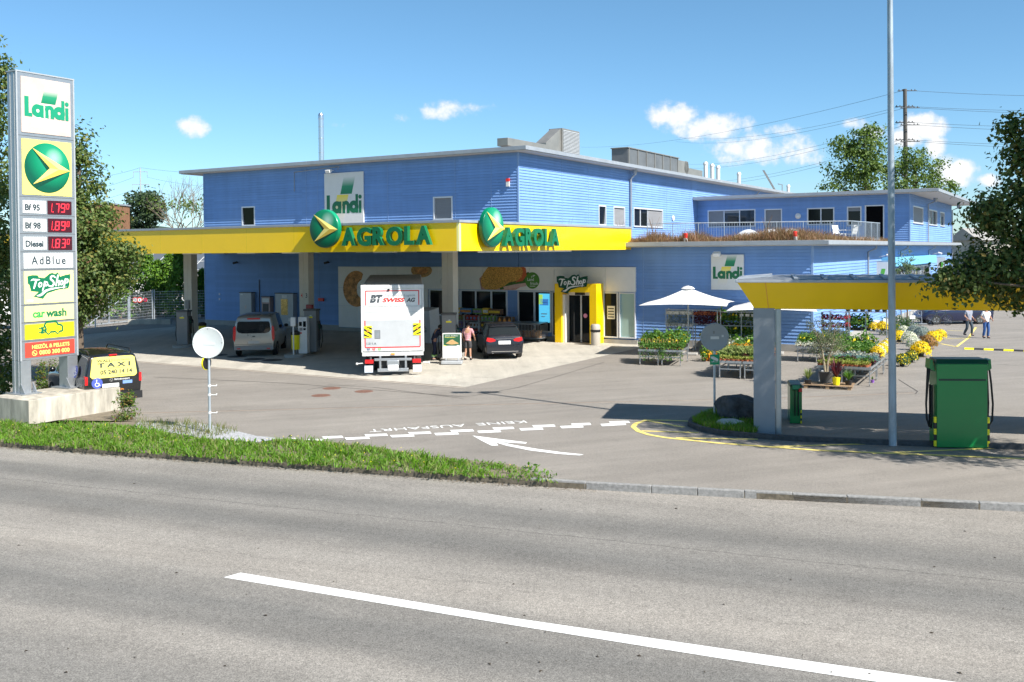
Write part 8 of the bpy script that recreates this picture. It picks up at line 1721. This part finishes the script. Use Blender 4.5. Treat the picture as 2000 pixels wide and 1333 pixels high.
def parasol(loc, rot, label, half=2.0, zr=2.42, za=3.18):
    t = thing('parasol', label, 'parasol', loc, rot, 'white parasols over the plant market'); b = MB(); n = 10
    for q in range(4):
        a0, a1 = R(45 + 90 * q), R(135 + 90 * q); A = Vector((math.cos(a0), math.sin(a0), 0)) * half * 1.414; B2 = Vector((math.cos(a1), math.sin(a1), 0)) * half * 1.414
        def pt(i, j): u = i / n; w_ = j / n; e_ = A.lerp(B2, w_); s_ = math.sin(math.pi * w_); x = e_ * u * (1 - .045 * s_ * u); return (x.x, x.y, za - (za - zr) * u - .10 * math.sin(math.pi * u) * .7 + .06 * s_ * u * u)
        for i in range(n):
            for j in range(n):
                if i == 0: b.add([pt(0, 0), pt(1, j), pt(1, j + 1)], [(0, 1, 2)])
                else: b.quad(pt(i, j), pt(i + 1, j), pt(i + 1, j + 1), pt(i, j + 1))
    cl = M['umbrella'] if False else CLOTH; b.build('canopy', cl, t, smooth=25); b = MB(); b.lathe([(.34, za - .06), (.22, za + .03), (.06, za + .08), (0, za + .09)], 12); b.build('vent_cap', cl, t, smooth=50); b = MB(); b.cyl((0, 0, .1), (0, 0, za), .035, n=10); b.build('pole', M['alu'], t); b = MB(); b.box(-.45, -.45, 0, .45, .45, .1); b.build('base', M['plinthgray'], t, bevel=.02); b = MB()
    for q in range(8): a = R(45 * q); r_ = half * (1.40 if q % 2 else .97); b.tube([(0, 0, za - .12), (math.cos(a) * r_ * .97, math.sin(a) * r_ * .97, zr - .02)], .012, 4)
    b.build('ribs', M['alu'], t); return t
def clothmat():
    m = bpy.data.materials.new('parasol_cloth'); m.use_nodes = True; n = m.node_tree.nodes; l = m.node_tree.links; b = n['Principled BSDF']; b.inputs['Base Color'].default_value = (.80, .80, .80, 1); b.inputs['Roughness'].default_value = .8; t = n.new('ShaderNodeBsdfTranslucent'); t.inputs[0].default_value = (.7, .7, .68, 1); x = n.new('ShaderNodeMixShader'); x.inputs[0].default_value = .25; l.new(b.outputs[0], x.inputs[1]); l.new(t.outputs[0], x.inputs[2]); l.new(x.outputs[0], n['Material Output'].inputs[0]); return m
CLOTH = clothmat()
parasol((8.35, 45.8, 0), R(-18), 'large white square parasol left of the yellow charging canopy'); parasol((12.35, 45.6, 0), R(-18), 'white square parasol partly hidden behind the yellow charging canopy', zr=2.16, za=2.9)
# racks of hanging and shelved plants
def rack(px_, y, D, w, h, nsh, label, rot=R(-24)):
    d = ray(px_, y); p = CP + d * (D / d.y); t = thing('plant_rack', label, 'plant rack', (p.x, p.y, 0), rot, 'metal plant racks at the wall')
    for x in (-w / 2, 0, w / 2):
        for y_ in (-.25, .25): b = MB(); b.box(x - .02, y_ - .02, 0, x + .02, y_ + .02, h); b.build('post', M['alu'], t)
    zs = [h * (k + 1) / nsh - .06 for k in range(nsh)]
    for z in zs: b = MB(); b.box(-w / 2, -.25, z, w / 2, .25, z + .025); b.build('shelf', M['alu'], t)
    return Vector((p.x, p.y, 0)), rot, zs
def fill(rk, w, k, zsel, n, nm, sc=1.0, cat='plant', dz=.026, x0=None, x1=None, dy=0):
    p, rot, zs = rk
    for z in zsel:
        for i in range(n): x = (x0 if x0 is not None else -w / 2 + .1) + ((x1 if x1 is not None else w / 2 - .1) - (x0 if x0 is not None else -w / 2 + .1)) * i / max(1, n - 1); q = p + Matrix.Rotation(rot, 3, 'Z') @ Vector((x, dy + random.uniform(-.05, .05), z + dz)); put(k, tuple(q), random.uniform(0, 6), nm, nm + 's' if not nm.endswith('s') else nm, sc * random.uniform(.9, 1.1), cat)
rk = rack(1356, 640, 47.5, 2.7, 2.05, 3, 'tall metal rack of silver and burgundy hanging plants under the first parasol')
fill(rk, 2.7, 'trails', [1.75], 8, 'silver hanging plant on the upper left of the rack', 1.25, x0=-1.25, x1=-.15, dy=-.1); fill(rk, 2.7, 'trailb', [1.75], 9, 'burgundy hanging plant on the upper right of the rack', 1.3, x0=.1, x1=1.25, dy=-.1); fill(rk, 2.7, 'trails', [1.15], 7, 'silver hanging plant on the middle left of the rack', x0=-1.25, x1=-.15, dy=-.1); fill(rk, 2.7, 'mumd', [.64], 4, 'dark leafy plant on the low shelf of the first rack', .5)
rk = rack(1450, 650, 46.5, 2.3, 2.0, 3, 'metal rack of dark leafy plants between the parasols')
fill(rk, 2.3, 'fern', rk[2][:2], 9, 'dark leafy plant on the rack between the parasols', 2.2); fill(rk, 2.3, 'trails', [1.72], 5, 'silver trailing plant on the rack between the parasols', dy=-.12, x0=0, x1=1.1); fill(rk, 2.3, 'dark', [.0], 7, 'dark green plant at the foot of the middle rack', 2.6)
rk = rack(1622, 640, 47.5, 1.75, 1.9, 5, 'metal rack of red flowers behind the olive tree')
fill(rk, 1.75, 'redf', rk[2][2:4], 9, 'small red flower pot on the rack behind the olive tree', 1.5); fill(rk, 1.75, 'silver', rk[2][:2], 9, 'small pale plant on the lower shelves behind the olive tree', 1.7)
rk = rack(1692, 636, 48.0, 1.9, 1.85, 2, 'metal rack of bright bushes right of the red flower rack')
fill(rk, 1.9, 'fern', [rk[2][0]], 6, 'bright green bush on the right hand rack', 2.4, x0=-.8, x1=.1); fill(rk, 1.9, 'mumy', [rk[2][0]], 2, 'yellow flower bush on the right hand rack', .75, 'flower', x0=.35, x1=.75); fill(rk, 1.9, 'dark', [rk[2][1]], 6, 'dark plant on the top shelf of the right hand rack', 2.2)
for i, (x, y) in enumerate(((1740, 650), (1756, 645), (1775, 648), (1730, 655))): p = at(x, y); shrub('green_bush', ['broad dark green potted bush right of the plant racks', 'dark green potted bush behind the yellow flower balls', 'dark green potted bush farthest right at the market', 'dark green bush at the foot of the lamp mast line'][i], (p.x, p.y, 0), (.55, .5, .7), 42, .10, LD, 'bush', 'dark green bushes right of the racks')
# pallet with olive tree, cordyline and grasses
pp = at(1625, 760); pr = R(-24)
t = thing('wooden_pallet', 'weathered wooden pallet under the potted olive tree', 'pallet', (pp.x, pp.y + .35, 0), pr)
for k in range(6): b = MB(); b.box(-.85, -.5 + k * .18, .115, .85, -.38 + k * .18, .135); b.build('board', M['wood'], t)
for x in (-.8, -.06, .68):
    for y_ in (-.48, .0, .40): b = MB(); b.box(x, y_, 0, x + .12, y_ + .12, .114); b.build('block', M['wood'], t)
ax = Matrix.Rotation(pr, 3, 'Z'); pc = Vector((pp.x, pp.y + .35, .137))
o_ = pc + ax @ Vector((-.12, .25, 0)); OL = leafmat('olive_leaves', [(.10, .12, .06), (.16, .18, .10), (.22, .24, .15), (.07, .09, .045)], .25)
tr_ = thing('olive_tree', 'potted olive tree with grey green leaves and twin pale stems on the pallet', 'olive tree', tuple(o_)); v, f, c = crown([(-.05, 0, 1.55, .42, .42, .5), (-.45, .1, 1.95, .25, .25, .45), (.3, 0, 1.85, .35, .3, .45), (.5, 0, 1.35, .3, .3, .28), (-.4, 0, 1.2, .3, .3, .3), (-.2, 0, 2.25, .12, .12, .35)], 190, 15, .09, .075, .28, .2); raw('crown', v, f, OL, tr_)
b = MB(); b.tube([(-.03, 0, .35), (-.08, 0, .8), (-.12, .02, 1.1), (-.3, .05, 1.6), (-.42, .1, 2.1)], [.045, .04, .035, .02, .008], 8); b.tube([(.04, 0, .35), (.06, 0, .7), (.14, 0, 1.0), (.3, 0, 1.6), (.32, 0, 2.0)], [.045, .04, .035, .02, .008], 8)
for q in c[:40]: b.tube([(q[0] * .4, q[1] * .4, q[2] - .35), tuple(q)], [.012, .004], 4)
b.build('trunk', mat('olive_bark', (.30, .25, .17), .9, var=.25, vscale=12), tr_); b = MB(); b.lathe([(.2, 0), (.25, .38), (.27, .4), (.25, .42), (.23, .38), (0, .36)], 20); b.build('pot', M['darkgray'], tr_, smooth=40)
def spiky(loc, label, name, n, h, r, m, potm, potr, poth, w_=.022):
    t = thing(name, label, 'plant', tuple(loc)); v, f = [], []
    for i in range(n):
        a = random.uniform(0, 6.283); e_ = random.uniform(.25, 1); ln = h * random.uniform(.75, 1.1); s_ = Vector((-math.sin(a), math.cos(a), 0)) * w_; u = Vector((math.cos(a), math.sin(a), 0)); P = [Vector((0, 0, poth)) + u * (r * e_ * k * (1.0 if k < .7 else 1.0)) + Vector((0, 0, ln * (k * 1.15 - .65 * e_ * k * k))) for k in (0, .35, .7, 1)]; o = len(v)
        for k, p_ in enumerate(P): ww = (1, 1.1, .8, .05)[k]; v += [tuple(p_ - s_ * ww), tuple(p_ + s_ * ww)]
        f += [(o + 2 * k, o + 2 * k + 1, o + 2 * k + 3, o + 2 * k + 2) for k in range(3)]
    raw('foliage', v, f, m, t); b = MB(); b.lathe([(potr * .75, 0), (potr, poth * .94), (potr * 1.05, poth), (potr * .9, poth), (0, poth * .92)], 18); b.build('pot', potm, t, smooth=40); return t
spiky(pc + ax @ Vector((.28, -.25, 0)), 'red leaved spiky plant in a bright yellow pot on the pallet', 'spiky_plant', 46, .75, .50, LB, M['brightyellow'], .14, .27); spiky(pc + ax @ Vector((-.68, -.3, 0)), 'striped green grass plant at the left end of the pallet', 'ornamental_grass', 80, .46, .34, LP, PB, .13, .16, .012); spiky(pc + ax @ Vector((.68, -.1, 0)), 'green grass plant at the right end of the pallet', 'ornamental_grass', 70, .44, .34, LG, PB, .13, .16, .012)
p = at(1704, 748); spiky((p.x, p.y, 0), 'tiny violet pot under the front corner of the long tables', 'small_pot_plant', 14, .16, .08, LG, mat('violet_pot', (.28, .12, .5), .5), .07, .1, .01)
p = at(1774, 690); b = MB(); 
for k in range(5): b.box(-.4, -.35 + k * .15, .10, .4, -.25 + k * .15, .12)
for x in (-.38, .3): b.box(x, -.35, 0, x + .08, .35, .0995)
tag(b.build('wooden_pallet', M['wood'], loc=(p.x - .1, p.y + .2, .3), rotz=R(-28)), 'small wooden pallet shelf by the yellow flower balls', 'pallet') if False else None
for x, y, lab in ((1782, 652, 'white price card on a stick at the back of the flower balls'), (1712, 668, 'white price card on a stick in the rear rows by the mast'), (1731, 664, 'second white price card on a stick behind the lamp mast')): p = at(x, y); t = thing('price_card', lab, 'price card', (p.x, p.y, 0)); b = MB(); b.cyl((0, 0, 0), (0, 0, 1.05), .012, n=6); b.build('stick', M['alu'], t); b = MB(); b.box(-.16, -.02, .85, .16, -.008, 1.15 if x != 1782 else 1.05); b.build('card', M['white'], t)
# terrace furniture
def chair(s, t_, rot, label):
    r = thing('garden_chair', label, 'chair', tuple(bw(s, t_, 5.36)), AL + rot, 'white chairs on the roof terrace'); b = MB(); b.box(-.25, -.25, .40, .25, .25, .44); b.build('seat', M['white'], r, bevel=.01); b = MB(); b.add([(-.25, .22, .44), (.25, .22, .44), (.25, .26, .44), (-.25, .26, .44), (-.24, .34, .92), (.24, .34, .92), (.24, .38, .92), (-.24, .38, .92)], [(0, 1, 5, 4), (1, 2, 6, 5), (2, 3, 7, 6), (3, 0, 4, 7), (4, 5, 6, 7)]); b.build('backrest', M['white'], r)
    for x in (-.24, .20):
        for y in (-.24, .2): b = MB(); b.box(x, y, 0, x + .04, y + .04, .399); b.build('leg', M['white'], r)
    for x in (-.27, .23): b = MB(); b.box(x, -.22, .62, x + .04, .28, .66); b.build('armrest', M['white'], r)
chair(15.6, 9.0, R(60), 'white garden chair on the roof terrace, left of the other'); chair(16.0, 9.9, R(-110), 'white garden chair on the roof terrace before the open door')
# second half of the market: one more table run behind the grey canopy post, bushes before the middle rack, bamboo hoops, verge weeds
table_group('d', (12.45, 42.4), R(-24), 2, 1, 'behind the grey canopy post')
rowfill('d', .1, 1.82, .1, 1.8, .22, .28, [('whitef', 'white flowered potted plant', 1.1), ('green', 'leafy green potted plant', 1.5), ('fern', 'tall green potted plant', .9), ('fern', 'tall green potted plant', 1.1)], 'on the tables behind the grey canopy post')
for i in range(9):
    d = ray(1424 + i * 9.5, 660); p = CP + d * (44.6 / d.y); put('fern' if i % 3 else 'silver', (p.x, p.y + .25 * (i % 2), 0), i, ('tall dark leafy plant' if i % 3 else 'tall silver leafy plant') + ' standing on the ground before the middle rack', ('tall dark' if i % 3 else 'tall silver') + ' plants before the middle rack', 2.9 if i % 3 else 5.5)
for i in range(7):
    d = ray(1600 + i * 17, 655); p = CP + d * (45.6 / d.y); put('fern', (p.x, p.y, 0), i, 'bright leafy plant standing on the ground before the right hand racks', 'leafy plants before the right hand racks', 2.6 + .4 * (i % 2))
fl, ang, _, _ = TABS['a']
M['bamboo'] = mat('bamboo', (.45, .28, .11), .6)
for i in range(8):
    q = Vector((fl.x, fl.y, TBH + .03)) + Matrix.Rotation(ang, 3, 'Z') @ Vector((.2 + i * .2, .42, 0)); b = MB(); b.tube([(-.06, 0, 0), (-.06, 0, .34), (-.03, 0, .42), (.03, 0, .42), (.06, 0, .34), (.06, 0, 0)], .009, 5); tag(b.build('bamboo_hoop', M['bamboo'], loc=tuple(q), rotz=ang), 'bent bamboo hoop standing among the green plants under the parasol', 'hoop', 'bamboo hoops under the parasol')
for i in range(3):
    q = Vector((fl.x, fl.y, TBH + .06)) + Matrix.Rotation(ang, 3, 'Z') @ Vector((1.0 + .05 * i, -.06, 0)); put('trail', tuple(q), i * 2, 'long trailing plant hanging over the front table edge under the parasol', 'long trailing plants on the parasol table', 1.25)
P = scatter(gpoly, 520); P = P[P[:, 0] < 1.0]; n = len(P)
Pw = np.repeat(P, 7, 0) + NR.normal(size=(n * 7, 2)) * .05; zz = NR.uniform(.03, .14, len(Pw)); v, f = leaves(np.column_stack([Pw, zz]), np.tile([0, 0, 1.], (len(Pw), 1)), .11, .4, .1)
tag(raw('verge_weeds', v, f, leafmat('weed_leaves', [(.05, .13, .012), (.09, .20, .02), (.13, .24, .03)], .35)), 'broad leaved weeds mixed into the grass verge', 'weeds', kind='stuff')

for i in range(6):
    d = ray(1375 + i * 9, 668); p = CP + d * (42.8 / d.y); put('mari' if i % 2 else 'fern', (p.x, p.y + .3 * (i % 3), 0), i, 'leafy plant standing on the ground between the parasol table and the boulder tables' if i % 2 == 0 else 'orange flowered plant standing on the ground beside the parasol table', 'plants on the ground beside the parasol table', 2.4 if i % 2 else 1.9)
